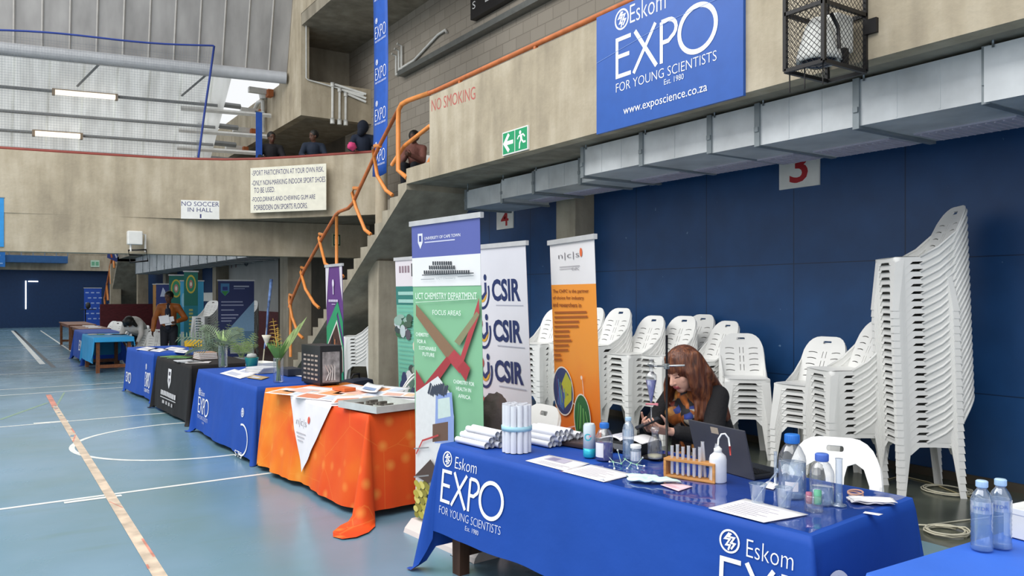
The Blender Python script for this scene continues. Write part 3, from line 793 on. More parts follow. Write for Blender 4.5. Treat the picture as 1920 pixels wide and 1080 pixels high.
# ---- signs
P0 = Vector((5.03, 6.07, 3.23))
t = thing('wall_sign', 'big blue sign reading EXPO for young scientists on the gallery parapet', 'sign', P0)
m = MB(); m.span((5.03, 4.245, 3.225), (5.06, 6.075, 4.385)); part('board', m, mat('royal_blue_board', '#2c5cae', rough=0.4, var=0.03), t, world=True)
P = Print(lambda u, v, l: Vector((-l, -u, v)))
eskom_mark(P, 0.285, 0.93, 0.2); P.text('Eskom', 0.488, 0.955, 0.47, 0.17, bold=-0.01)
expo_word(P, 0.285, 0.475, 1.265, 0.39, 0.038)
P.text('FOR YOUNG SCIENTISTS', 0.291, 0.345, 1.26, 0.085, bold=-0.012); P.text('Est. 1980', 0.94, 0.275, 0.24, 0.05, '#e8eefa')
P.text('www.exposcience.co.za', 0.398, 0.09, 1.05, 0.095)
P.line([(0.0, 0.70), (1.0, 0.83), (1.83, 0.86)], 0.004, '#7d9ad3')
P.done('lettering', t)
t = thing('exit_sign', 'green and white exit sign with arrow and running figure on the parapet', 'sign', (5.04, 8.05, 3.32))
P0 = on_x(943.6, 293, 5.05); P1 = on_x(991.4, 282, 5.05)
W = P0.y-P1.y; H = on_x(943.6, 249.5, 5.05).z-P0.z
t.location = (5.05, P0.y, P0.z)
m = MB(); m.span((-0.012, -W, 0), (0.01, 0, H)); part('plate', m, M_WHITE, t)
P = Print(lambda u, v, l: Vector((-0.012-l, -u, v)))
gcol = '#1f9a66'; b_ = 0.014
P.rect(b_, b_, W/2-1.5*b_, H-2*b_, gcol); P.rect(W/2+b_/2, b_, W/2-1.5*b_, H-2*b_, gcol)
cx = W/4; cy = H/2; k = H*0.36
P.line([(cx+k, cy), (cx-k*0.7, cy)], 0.045, '#ffffff'); P.line([(cx+0.1*k, cy+k), (cx-k*0.85, cy), (cx+0.1*k, cy-k)], 0.045, '#ffffff')
cx = W*0.75
P.disc(cx-0.02, cy+k*0.8, 0.022, '#ffffff'); P.line([(cx-0.005, cy+k*0.5), (cx+0.005, cy-k*0.1)], 0.04, '#ffffff')
P.line([(cx-0.075, cy+k*0.1), (cx-0.05, cy+k*0.42), (cx+0.04, cy+k*0.52), (cx+0.075, cy+k*0.2)], 0.018, '#ffffff')
P.line([(cx+0.005, cy-0.0), (cx+0.045, cy-k*0.4), (cx+0.09, cy-k*0.38)], 0.022, '#ffffff'); P.line([(cx, cy), (cx-0.03, cy-k*0.45), (cx-0.035, cy-k*1.05)], 0.022, '#ffffff')
P.done('pictogram', t)
t = thing('painted_notice', 'faded red NO SMOKING lettering painted on the gallery parapet', 'painted notice', (5.06, 9.64, 4.12))
P = Print(lambda u, v, l: Vector((-l, -u, v-0.06*u))); P.text('NO SMOKING', 0, 0.03, 1.17, 0.16, '#b9625a'); P.done('lettering', t)
# rules board on the curved balcony
A = Vector((4.44, 16.33, 3.31)); B = Vector((5.52, 14.93, 3.31)); d = (B-A); L = d.length; ang = math.atan2(d.y, d.x)
t = thing('notice_board', 'large cream board of sport hall rules on the curved balcony', 'sign', A, ang)
m = MB(); m.span((0, -0.015, 0), (L, 0.0, 0.91)); part('board', m, M_CREAM, t)
P = Print(lambda u, v, l: Vector((u, -0.015-l, v)))
for s_, u, v, w_ in [('-SPORT PARTICIPATION AT YOUR OWN RISK.', 0.02, 0.75, 0.95), ('-ONLY NON-MARKING INDOOR SPORT SHOES', 0.02, 0.55, 0.97), ('TO BE USED.', 0.05, 0.40, 0.28), ('-FOOD,DRINKS AND CHEWING GUM ARE', 0.02, 0.21, 0.84), ('FORBIDDEN ON SPORTS FLOORS.', 0.05, 0.05, 0.71)]:
    P.text(s_, u*L, v, w_*L, 0.105, '#33356b')
P.done('lettering', t)
t = thing('notice_board', 'white sheet reading NO SOCCER IN HALL 1 on the balcony front', 'sign', (3.25, 17.08, 3.19), math.atan2(-0.27, 0.75))
m = MB(); m.span((0, -0.03, 0), (0.74, -0.02, 0.38)); part('sheet', m, M_WHITE, t)
P = Print(lambda u, v, l: Vector((u, -0.03-l, v)))
P.text('NO SOCCER', 0.01, 0.26, 0.72, 0.09, '#3a3d72'); P.text('IN HALL', 0.13, 0.145, 0.47, 0.085, '#3a3d72'); P.text('1', 0.36, 0.02, 0.03, 0.08, '#3a3d72')
P.done('lettering', t)
for ch, px0, px1, y0, lab in [('3', 1462, 1537, 353, 'white card with a red numeral three, its top hidden by the duct'), ('4', 932, 963, 429, 'white card with a red numeral four left of the wall column')]:
    a = on_x(px0, y0, 7.09); b_ = on_x(px1, y0, 7.09); w_ = a.y-b_.y
    t = thing('number_card', lab, 'sign', (7.1, a.y, a.z-0.02)); hh = 0.5 if ch == '3' else 0.46
    m = MB(); m.span((-0.02, -w_, 0), (0.0, 0, hh)); part('card', m, M_WHITE, t)
    P = Print(lambda u, v, l: Vector((-0.02-l, -u, v))); P.text(ch, w_*0.27, 0.05, w_*0.46, 0.25 if ch == '4' else 0.35, '#b3242c', bold=0.012); P.done('numeral', t)
t = thing('exit_sign', 'small dim green exit sign under the balcony behind the stair', 'sign', (6.3, 16.63, 2.7))
m = MB(); m.span((-0.02, -0.01, 0), (0.2, 0.02, 0.3)); part('plate', m, mat('cream_plate', '#c9c7a8', rough=0.5), t)
P = Print(lambda u, v, l: Vector((u, -0.01-l, v))); P.rect(0, 0.03, 0.16, 0.24, '#1d5a40'); P.text('E', 0.02, 0.06, 0.05, 0.18, '#e8ecd8'); P.text('I', 0.1, 0.06, 0.03, 0.18, '#e8ecd8'); P.done('pictogram', t)
t = thing('exit_sign', 'pale green exit sign on the far wall beside the far stair', 'sign', (4.45, 46.97, 3.15))
m = MB(); m.span((0, -0.02, 0), (0.42, 0.02, 0.36)); part('plate', m, mat('pale_green_plate', '#b9d6c0', rough=0.5), t)
P = Print(lambda u, v, l: Vector((u, -0.02-l, v))); P.rect(0.05, 0.08, 0.14, 0.2, '#6fae8a'); P.rect(0.24, 0.08, 0.14, 0.2, '#6fae8a'); P.done('pictogram', t)
# wall letters in the second hall
t = thing('painted_notice', 'dark letters H and G on the grey wall of the second hall', 'painted notice', (7.09, 29, 2.5))
P = Print(lambda u, v, l: Vector((-l, -u, v))); P.text('H', 0.4, 0.1, 0.7, 0.5, '#6b4a4d'); P.done('letter', t)
P = Print(lambda u, v, l: Vector((-l, -u, v))); P.text('G', 2.0, 0.1, 0.6, 0.62, '#46494f'); P.done('letter', t)
for k in range(3):
    m = MB(); m.span((7.04, 41.2, 1.05+0.47*k), (7.1, 43.6, 1.28+0.47*k))
    single('wall_panel', m, M_GREYW, ['lowest', 'middle', 'top'][k]+' of three pale bars on the far blue wall behind the far banners', 'panel', 'pale bars on the far blue wall')
for k in range(2):
    m = MB(); m.span((7.04, 31.0+k*3.4, 1.42), (7.1, 33.0+k*3.2, 1.75))
    single('wall_panel', m, M_WHITE, ['nearer', 'farther'][k]+' white horizontal panel on the blue wall above the far chair stacks', 'panel', 'white panels above the far chairs')

# ---- hanging banner beside the round column
t = thing('hanging_banner', 'tall narrow blue banner with white EXPO print hanging beside the round column', 'banner', (5.3, 12.2, 3.6))
m = MB(); m.grid(lambda a, b_: Vector((0.03*math.sin(b_*5), -0.55*a, b_*5.6-0.03*math.sin(a*3))), 4, 24); m.solidify(0.004); part('cloth', m, mat('banner_blue', '#1f57b4', rough=0.55, var=0.05), t)
P = Print(lambda u, v, l: Vector((-0.008-l+0.03*math.sin(v/5.6*5), -u, v)))
for k in range(8):
    v = 0.12+k*0.68
    eskom_mark(P, 0.1, v+0.34, 0.09); P.text('EXPO', 0.08, v+0.09, 0.42, 0.2, bold=-0.02); P.text('FOR YOUNG SCIENTISTS', 0.08, v+0.03, 0.42, 0.03)
P.done('lettering', t)
t = thing('hanging_banner', 'slim blue banner hanging at the balcony rail by the white roof brackets', 'banner', (4.62, 16.62, 4.1))
m = MB(); m.span((0, 0, 0), (0.13, 0.012, 1.35)); part('cloth', m, mat('banner_blue2', '#2450a4', rough=0.55), t)
m = MB(); m.tube([(-0.02, 0.006, 1.36), (0.16, 0.006, 1.36)], 0.015); part('top_bar', m, M_GALVD, t)
t = thing('hanging_banner', 'sky blue banner edge hanging at the left end of the balcony', 'banner', (-0.42, 17.75, 2.55))
m = MB(); m.span((0, 0, 0), (0.65, 0.012, 0.92)); part('cloth', m, mat('banner_sky', '#2f93d8', rough=0.55), t)
m = MB(); m.tube([(-0.02, 0.006, 0.93), (0.66, 0.006, 0.93)], 0.012); part('top_bar', m, M_GALVD, t)

# ---- lamps on the roof purlins
for x0, x1, z, lab in [(1.12, 2.28, 5.92, 'upper lit fluorescent batten under the daylight roof'), (0.78, 1.66, 5.10, 'lower lit fluorescent batten under the daylight roof')]:
    a = shpt(x0, z)+Vector((0, -0.16, -0.03)); b_ = shpt(x1, z)+Vector((0, -0.16, -0.03))
    t = thing('batten_lamp', lab, 'lamp', (a+b_)/2)
    m = MB(); m.tube([a, b_], 0.055, seg=8); part('diffuser', m, mat('warm_tube_light', '#fff3e0', emit=1.3, var=0), t, world=True)
    m = MB()
    for q in (a, b_): m.box(q, (0.05, 0.13, 0.13))
    m.tube([a+Vector((0, 0.06, 0.06)), b_+Vector((0, 0.06, 0.06))], 0.03, seg=4); part('end_cap', m, mat('lamp_brown_cap', '#9a8770', rough=0.6), t, world=True)

# ---- sports net behind the balcony
t = thing('sports_net', 'fine netting edged with blue rope behind the balcony under the roof', 'net', (0.5, 17.9, 4.4))
def netpt(x, z): return Vector((x, 17.99-0.19*x, z))
def nettop(x): return 6.68+0.045*x+0.03*math.sin(x*1.7)
m = MB(); m.tube([netpt(x*0.3-6, nettop(x*0.3-6)) for x in range(34)]+[netpt(3.93, 6.86)], 0.02); m.tube([netpt(3.93, 6.86), netpt(3.86, 6.3), netpt(3.75, 5.5), netpt(3.62, 4.42)], 0.022)
part('rope', m, mat('blue_rope', '#2b418c', rough=0.7), t, world=True, label='blue edge rope')
m = MB(); x = 3.9
while x > -1.6:
    m.tube([netpt(x-0.1*(nettop(x)-4.4)/2.4*0, nettop(x)), netpt(min(x, 3.6), 4.42)], 0.0016, seg=3, cap=False); x -= 0.05
z = 4.45
while z < 6.85:
    xr = 3.62+(z-4.42)*0.13; x_l = -1.6
    if z < 6.6: m.tube([netpt(x_l, z), netpt(xr, z)], 0.0016, seg=3, cap=False)
    z += 0.05
o = part('netting', m, mat('pale_net_cord', '#7d858f', rough=0.8), t, world=True); o['kind'] = 'stuff'

# ---- far end: rail cage on the far balcony and a screen
t = thing('balcony_rail', 'blue edged balcony with grey railings on the far end wall', 'railing', (0.9, 46.6, 3.3))
m = MB(); m.span((-1.2, 46.2, 3.3), (3.35, 47.0, 3.65)); part('deck', m, mat('blue_deck_edge', '#2c5d92', rough=0.5), t, world=True)
m = MB()
for z in (4.1, 4.5): m.tube([(-1.2, 46.25, z), (3.35, 46.25, z)], 0.03, seg=6)
for k in range(10): m.tube([(-1.2+k*0.505, 46.25, 3.65), (-1.2+k*0.505, 46.25, 4.8)], 0.03, seg=6)
part('railing', m, mat('grey_rail', '#6f7a86', rough=0.5), t, world=True)
t = thing('hanging_banner', 'bright blue banner with a green and white corner on the far balcony', 'banner', (-1.3, 46.1, 3.05))
m = MB(); m.span((0, -0.02, 0), (1.95, 0.0, 1.0)); part('cloth', m, mat('banner_azure', '#2a78c8', rough=0.5), t)
P = Print(lambda u, v, l: Vector((u, -0.03-l*4, v))); P.poly([(0.45, 1.0), (0.45, 0.45), (0.9, 0.8), (0.7, 1.0)], '#b7d8a0'); P.rect(1.25, 0.52, 0.5, 0.07, '#8fb4e4'); P.rect(1.25, 0.36, 0.42, 0.07, '#8fb4e4'); P.rect(1.1, 0.14, 0.75, 0.06, '#9ec4f0'); P.done('print', t)

# ================================================================== STACKING CHAIRS
M_CHAIR = mat('white_chair_plastic', '#f0f0ed', rough=0.42, var=0.02, scale=5)
def plate2d(outline, holes, cuts=()):
    """flat plate with holes as a bmesh in the xy plane, cut along vertical lines so that it can be bowed"""
    cu = bpy.data.curves.new('c', 'CURVE'); cu.dimensions = '2D'; cu.fill_mode = 'BOTH'
    for pts in [outline]+holes:
        sp = cu.splines.new('POLY'); sp.points.add(len(pts)-1); sp.use_cyclic_u = True
        for q, p in zip(sp.points, pts): q.co = (p[0], p[1], 0, 1)
    o = bpy.data.objects.new('c', cu); COL.objects.link(o)
    me = eval_mesh(o); bpy.data.objects.remove(o); bpy.data.curves.remove(cu)
    mb = MB(); mb.bm.from_mesh(me); bpy.data.meshes.remove(me)
    bmesh.ops.remove_doubles(mb.bm, verts=mb.bm.verts[:], dist=0.0002)
    for c in cuts:
        bmesh.ops.bisect_plane(mb.bm, geom=mb.bm.verts[:]+mb.bm.edges[:]+mb.bm.faces[:], plane_co=(c, 0, 0), plane_no=(1, 0, 0))
    return mb
def rrect(cx, cy, w, h, r, n=3):
    pts = []
    for k, (sx, sy) in enumerate(((1, 1), (-1, 1), (-1, -1), (1, -1))):
        for i in range(n+1):
            a = (k+i/n)*PI/2
            pts.append((cx+sx*(w/2-r)+r*math.cos(a), cy+sy*(h/2-r)+r*math.sin(a)))
    return pts
def back_mesh(open_back=False):
    """the backrest: round-topped bowed plate with grip hole and slots, standing on the seat's rear edge"""
    W0, W1, Hh = 0.20, 0.225, 0.44
    out = [(-W0, 0), (W0, 0), (W1, 0.22), (W1-0.008, 0.31)]
    out += [(0.08+(W1-0.095)*math.cos(a), 0.31+0.13*math.sin(a)) for a in [PI/10*k for k in range(1, 5)]]
    out += [(0.08, Hh), (-0.08, Hh)]+[(-0.08-(W1-0.095)*math.sin(a), 0.31+0.13*math.cos(a)) for a in [PI/10*k for k in range(1, 5)]]
    out += [(-W1+0.008, 0.31), (-W1, 0.22)]
    holes = [rrect(0, 0.385, 0.085, 0.028, 0.010)]
    if open_back:
        for s in (-1, 1):
            h = [(s*0.035, 0.02), (s*0.045, 0.25), (s*0.06, 0.305), (s*0.10, 0.32), (s*0.14, 0.295), (s*0.165, 0.22), (s*0.165, 0.02)]
            holes.append(h if s > 0 else h[::-1])
    else:
        for s in (-1, 1):
            for k in range(5):
                v = 0.055+k*0.055; a = [(s*(0.075+0.018*i), v+0.016*math.sin(PI*i/9.0+0.5)) for i in range(6)]
                b_ = [(x, y+0.0075) for x, y in a[::-1]]
                holes.append(a+b_)
            for k in range(3): holes.append(rrect(s*0.018, 0.10+k*0.085, 0.007, 0.062, 0.003, 1))
    mb = plate2d(out, holes, cuts=(-0.19, -0.15, -0.1, -0.05, 0, 0.05, 0.1, 0.15, 0.19))
    for v in mb.bm.verts:
        x, y = v.co.x, v.co.y
        v.co = Vector((x, 0.165+y*0.42+0.12*y*y-0.54*x*x*(0.4+y), 0.415+y*1.02))
    mb.solidify(0.009)
    # the rolled rim that gives the edge its depth
    rim = [Vector((x, 0.165+y*0.42+0.12*y*y-0.54*x*x*(0.4+y)+0.012, 0.415+y*0.94)) for x, y in out[1:]+[out[0]]]
    mb.tube(rim, 0.011, seg=6)
    # side wings sweeping from the seat's flank up into the back
    for s in (-1, 1):
        P0, P1, P2, P3 = Vector((s*0.211, -0.02, 0.436)), Vector((s*0.209, 0.185, 0.436)), Vector((s*0.221, 0.285, 0.66)), Vector((s*0.216, 0.12, 0.515))
        mb.poly([P0, P1, P2, P3]); mb.tube([P0, P3, P2+Vector((0, -0.004, 0))], 0.010, seg=6)
    return mb
def seat_mesh():
    mb = MB()
    def top(a, b_):
        x = (a-0.5)*2; y = (b_-0.5)*2
        w = 0.205+0.012*(1-b_)
        return Vector((x*w, -0.215+0.41*b_-0.012*(1-abs(x)**2)*(b_ < 0.01), 0.44-0.016*(1-x*x)*(1-y*y)-0.006*(b_ < 0.06)))
    mb.grid(top, 10, 10)
    # deep apron all round with arched underside
    def side(p, q, n, sag):
        for k in range(n):
            a = Vector(p).lerp(Vector(q), k/n); c = Vector(p).lerp(Vector(q), (k+1)/n)
            da = 0.046-sag*math.sin(PI*k/n); dc = 0.046-sag*math.sin(PI*(k+1)/n)
            mb.poly([a, c, c+Vector((0, 0, -dc)), a+Vector((0, 0, -da))]).smooth = True
    c_ = [(-0.217, -0.215, 0.434), (0.217, -0.215, 0.434), (0.205, 0.195, 0.44), (-0.205, 0.195, 0.44)]
    for i in range(4): side(c_[i], c_[(i+1) % 4], 8, 0.008)
    bmesh.ops.remove_doubles(mb.bm, verts=mb.bm.verts[:], dist=0.0008)
    mb.normals()
    return mb
def leg_mesh(sx, sy):
    """angle-section leg, splayed outwards to the floor so that stacked chairs nest"""
    mb = MB()
    xt, yt = 0.214*sx, (-0.213 if sy < 0 else 0.192)
    xb, yb = 0.245*sx, (-0.245 if sy < 0 else 0.275)
    def ring(t):
        cx = xt+(xb-xt)*t; cy = yt+(yb-yt)*t; w = 0.088-0.032*t; d = 0.075-0.025*t if sy < 0 else 0.028+0.022*t; th = 0.007; z = 0.432*(1-t)
        L_ = [(0, 0), (-w, 0), (-w, th), (-th, th), (-th, d), (0, d)]
        return [mb.bm.verts.new((cx+p[0]*sx, cy-(p[1])*sy, z)) for p in L_]
    rs = [ring(t) for t in (0, 0.12, 0.5, 1)]
    for A, B in zip(rs, rs[1:]):
        for q in range(6): mb.bm.faces.new([A[q], A[(q+1) % 6], B[(q+1) % 6], B[q]])
    for r in (rs[0], rs[-1]): mb.bm.faces.new(r)
    # spreading gusset under the seat corner
    mb.poly([(xt, yt, 0.40), (xt-0.14*sx, yt, 0.40), (xt-0.080*sx, yt*1.02, 0.335), (xt, yt*1.02, 0.335)])
    if sy < 0: mb.poly([(xt, yt, 0.40), (xt, yt-0.14*sy, 0.40), (xt*1.01, yt-0.070*sy, 0.335), (xt*1.01, yt, 0.335)])
    return mb.normals()
def build_chair(name, label, open_back=False):
    t = thing(name, label, 'chair')
    part('seat', seat_mesh(), M_CHAIR, t); part('backrest', back_mesh(open_back), M_CHAIR, t)
    for sx in (-1, 1):
        for sy in (-1, 1): part('leg', leg_mesh(sx, sy), M_CHAIR, t)
    return t
CHAIR = build_chair('stacking_chair', 'white plastic chair'); CHAIR_USED = [False]
def place(proto, used, loc, rz, label, group):
    if used[0]: o = copy_tree(proto)
    else: o = proto; used[0] = True
    o.location = loc; o.rotation_euler = (0, 0, rz); o['label'] = label
    if group: o['group'] = group
    return o
ORD = ['top', 'second', 'third', 'fourth', 'fifth', 'sixth', 'seventh', 'eighth', 'ninth', 'tenth', 'eleventh', 'twelfth', 'thirteenth', 'fourteenth', 'fifteenth', 'sixteenth', 'seventeenth', 'eighteenth', 'nineteenth', 'twentieth', 'twenty-first', 'twenty-second', 'twenty-third', 'twenty-fourth', 'twenty-fifth', 'twenty-sixth']
def stack(x, y, phi, n, where, pitch=0.06, proto=None, used=None, lean=0.0022):
    """n chairs facing the compass angle phi (degrees from +x)"""
    fx, fy = math.cos(math.radians(phi)), math.sin(math.radians(phi))
    for k in range(n):
        pos = n-1-k
        lab = ('white plastic chair, topmost of '+where) if pos == 0 else 'white plastic chair, '+ORD[pos]+' from the top of '+where
        place(proto or CHAIR, used or CHAIR_USED, (x+fx*lean*k, y+fy*lean*k, pitch*k), math.radians(phi+90), lab, 'white chairs of '+where)
stack(6.45, 3.61, 141, 26, 'the tallest stack by the blue wall')
stack(6.30, 4.20, 152, 10, 'the stack touching the tallest stack')
stack(6.46, 4.68, 184, 7, 'the low stack left of the tallest two')
stack(6.42, 5.40, 227, 7, 'the stack nearest behind the red-haired person')
stack(6.50, 6.02, 172, 9, 'the stack just right of the red hair')
stack(6.66, 6.50, 178, 10, 'the rear stack above the red hair')
stack(6.30, 6.44, 180, 9, 'the front stack above the red hair', 0.066)
stack(6.12, 6.76, 178, 9, 'the stack left of the clamp stand', 0.066)
stack(5.96, 7.14, 180, 10, 'the second stack from the orange banner', 0.068)
stack(5.96, 7.62, 182, 10, 'the stack cut by the orange banner', 0.068)
stack(5.75, 8.04, 190, 10, 'the front stack beside the CSIR banner', 0.066)
stack(6.30, 8.14, 190, 10, 'the rear stack beside the CSIR banner', 0.066)
stack(5.98, 12.5, 150, 9, 'the left stack behind the collage banner')
stack(6.16, 11.95, 150, 10, 'the right stack behind the collage banner')
stack(5.42, 13.1, 150, 9, 'the stack beside the purple banner')
# simplified chair for the second hall, small in the picture: one mesh
cm = MB()
for mb_ in [seat_mesh(), back_mesh()]+[leg_mesh(a, b_) for a in (-1, 1) for b_ in (-1, 1)]:
    me_ = bpy.data.meshes.new('t'); mb_.bm.to_mesh(me_); cm.bm.from_mesh(me_); mb_.bm.free(); bpy.data.meshes.remove(me_)
FARC = part('stacking_chair', cm, M_CHAIR); FARC['category'] = 'chair'; FU = [False]
stack(4.9, 22.6, 215, 10, 'the left stack behind the far fern', 0.07, FARC, FU)
stack(5.5, 22.9, 215, 12, 'the middle stack behind the far fern', 0.07, FARC, FU)
stack(5.9, 22.3, 215, 10, 'the right stack behind the far fern', 0.07, FARC, FU)
for k, (px, d, phi, lab) in enumerate([(181, 23.5, 200, 'leftmost of the white chairs behind the light blue table'), (192, 23.0, 215, 'second white chair from the left behind the light blue table'), (206, 22.0, 200, 'middle white chair behind the light blue table'), (220, 20.8, 180, 'fourth white chair from the left behind the light blue table'), (236, 20.0, 190, 'white chair nearest the bending person at the light blue table')]):
    q = on_z(px, 555+1.62*FOC/d, 0); place(FARC, FU, (q.x+0.15, q.y, 0), math.radians(phi+90), lab, None)
for k, (px, d, phi, lab) in enumerate([(268, 17.8, 235, 'left of two pale chairs between the bending person and the brown jacket'), (285, 17.6, 240, 'right of two pale chairs between the bending person and the brown jacket')]):
    q = on_z(px, 555+1.62*FOC/d, 0); place(FARC, FU, (q.x, q.y, 0), math.radians(phi+90), lab, None)
# single chairs drawn up behind the tables: open-backed
OPENC = build_chair('plastic_chair', 'white chair', True); OU = [False]
place(OPENC, OU, (3.47, 2.37, 0), math.radians(213+90), 'white plastic chair with open back drawn up behind the nearest blue table', None)
place(OPENC, OU, (3.22, 6.32, 0), math.radians(190+90), 'white plastic chair back showing at the near corner of the orange table', None)
place(OPENC, OU, (3.30, 7.35, 0), math.radians(135+90), 'white plastic chair tilted side-on at the far end of the orange table', None)
t = thing('stool', 'low dark stool under the red-haired seated person', 'stool', (3.80, 3.47, 0))
m = MB(); m.lathe([(0.0, 0.42), (0.16, 0.42), (0.17, 0.43), (0.17, 0.45), (0.15, 0.46), (0.0, 0.46)], (0, 0, 0), None, 24); part('seat', m, M_DGREY, t)
for k in range(4): m = MB(); m.tube([(0.12*math.cos(k*PI/2+0.8), 0.12*math.sin(k*PI/2+0.8), 0.43), (0.17*math.cos(k*PI/2+0.8), 0.17*math.sin(k*PI/2+0.8), 0)], 0.014); part('leg', m, M_DGREY, t)

# ================================================================== TABLES AND CLOTHS
M_WOOD = mat('brown_table_wood', '#7a4a2c', rough=0.45, var=0.2, scale=3, stretch=(1, 8, 8))
M_WOODD = mat('dark_table_wood', '#4d3527', rough=0.5, var=0.2, scale=3, stretch=(8, 8, 1))
def table_frame(A, B):
    d = Vector(B)-Vector(A); return math.atan2(d.y, d.x), d.length
def table(name, label, A, B, W, H=0.745, wood=None, legs=True, group=None, inset=0.10):
    wood = wood or M_WOODD
    rz, L = table_frame(A, B)
    t = thing(name, label, 'table', (A[0], A[1], 0), rz, group)
    m = MB(); m.span((0, 0, H-0.03), (L, W, H), bevel=0.006); part('tabletop', m, wood, t)
    for x in (inset, L-inset):
        for y in (0.06, W-0.06):
            m = MB(); m.prism([(x-0.035, 0), (x+0.035, 0), (x+0.045, H-0.03), (x-0.045, H-0.03)], 'y', y-0.035, y+0.035); part('leg', m, wood, t)
        m = MB(); m.span((x-0.02, 0.09, 0.10), (x+0.02, W-0.09, 0.17)); part('foot_rail', m, wood, t)
    m = MB()
    for y in (0.05, W-0.07): m.span((inset, y, H-0.11), (L-inset, y+0.02, H-0.03))
    part('apron', m, wood, t)
    return t
class Cloth:
    """cloth over a table in the table's own frame: x along the front, y to the back"""
    def __init__(s, L, W, ztop, drops, flare=0.05, amp=0.02, freq=7.0, seed=0, corner=0.3, cflare=0.16, over=0.012, pool=0.0):
        s.L, s.W, s.z = L, W, ztop; s.drops = drops; s.fl = flare; s.amp = amp; s.fr = freq; s.seed = seed; s.co = corner; s.cf = cflare; s.o = over; s.pool = pool
    def _fold(s, q, tau):
        n = noise.noise(Vector((q*s.fr, s.seed*3.7, 0.3*tau)))+0.5*noise.noise(Vector((q*s.fr*2.3, s.seed+9.1, 0.5*tau)))
        return s.amp*n*tau
    def front(s, u, v, lift):
        """front face: u along, v height above the floor"""
        t = s.z-v; tau = max(0, t/s.drops[0])
        q = u
        return Vector((u, -s.o-s.fl*t-s._fold(q, min(1, tau))-0.006-lift, v))
    def side(s, k, u, v, lift):
        t = s.z-v; tau = max(0, t/s.drops[k]); off = s.o+s.fl*t+s._fold(u+10*k, min(1, tau))+0.006+lift
        if k == 1: return Vector((s.L+off, u, v))
        if k == 3: return Vector((-off, u, v))
    def build(s, m, nt=14):
        mb = MB(); per = []          # (base point, normal, drop, flare, q)
        L, W, o = s.L, s.W, s.o
        segs = [((0, 0), (L, 0), (0, -1)), ((L, 0), (L, W), (1, 0)), ((L, W), (0, W), (0, 1)), ((0, W), (0, 0), (-1, 0))]
        for k, (a, b_, n_) in enumerate(segs):
            a = Vector(a); b_ = Vector(b_); n_ = Vector(n_); ln = (b_-a).length; N = max(6, int(ln/0.04))
            for i in range(N+1):
                p = a.lerp(b_, i/N)
                u = {0: p.x, 1: p.y, 2: p.x, 3: p.y}[k]
                per.append((p, n_, s.drops[k], s.fl, u+10*k))
            d1, d2 = s.drops[k], s.drops[(k+1) % 4]; n2 = Vector(segs[(k+1) % 4][2])
            for i in range(1, 10):
                f_ = i/10; a_ = f_*PI/2; nn = (n_*math.cos(a_)+n2*math.sin(a_)).normalized()
                w_ = math.sin(2*a_)**1.5; co = s.co[k] if isinstance(s.co, tuple) else s.co
                per.append((b_, nn, (d1+(d2-d1)*f_)*(1+co*w_), s.fl+s.cf*w_*min(1, co*3), b_.x*3+b_.y+10*k+0.3*f_))
        cols = []
        for p, n_, dr, fl, q in per:
            col = []
            for j in range(nt+1):
                tau = j/nt; t = dr*tau
                off = o+fl*t+s._fold(q, tau)+0.006*min(1, j)
                z = s.z-t
                if z < 0.012:                       # spare cloth lies out on the floor
                    off += min(0.06, (0.012-z)*0.4) if s.pool == 0 else (0.012-z)*s.pool; z = 0.008+0.004*math.sin(q*30+j)
                col.append(mb.bm.verts.new((p.x+n_.x*off, p.y+n_.y*off, z-(0.006 if j else 0)*0)))
            cols.append(col)
        n = len(cols); fs = []
        for i in range(n):
            A, B = cols[i], cols[(i+1) % n]
            for j in range(nt): fs.append(mb.bm.faces.new([A[j], A[j+1], B[j+1], B[j]]))
        top = mb.bm.faces.new([c[0] for c in cols])
        mb._tag(fs, m, True); mb._tag([top], m)
        bmesh.ops.remove_doubles(mb.bm, verts=mb.bm.verts[:], dist=0.0004)
        mb.normals()
        bmesh.ops.triangulate(mb.bm, faces=[f_ for f_ in mb.bm.faces if len(f_.verts) > 4])
        return mb
def clothed(name, label, A, B, cloth, m, cat='tablecloth'):
    rz, L = table_frame(A, B)
    t = thing(name, label, cat, (A[0], A[1], 0.0), rz)
    part('cloth', cloth.build(m), m, t)
    return t
def cloth_mat(name, col, col2=None):
    return mat(name, col, rough=0.62, var=0.04, scale=2.5, bump=0.45, bscale=3.5, spec=0.25)
M_CLBLUE = cloth_mat('royal_blue_cloth', '#1f4da8')
M_CLBLACK = cloth_mat('black_cloth', '#1d1b1c')
M_CLSKY = cloth_mat('sky_blue_cloth', '#3aa3dc')
M_CLNEAR = cloth_mat('skylit_blue_cloth', '#3d70d8')  # lightened blue: the skylight on this cloth is put into its colour
def fine(P):
    """cut long printed edges so that they follow the cloth"""
    return P

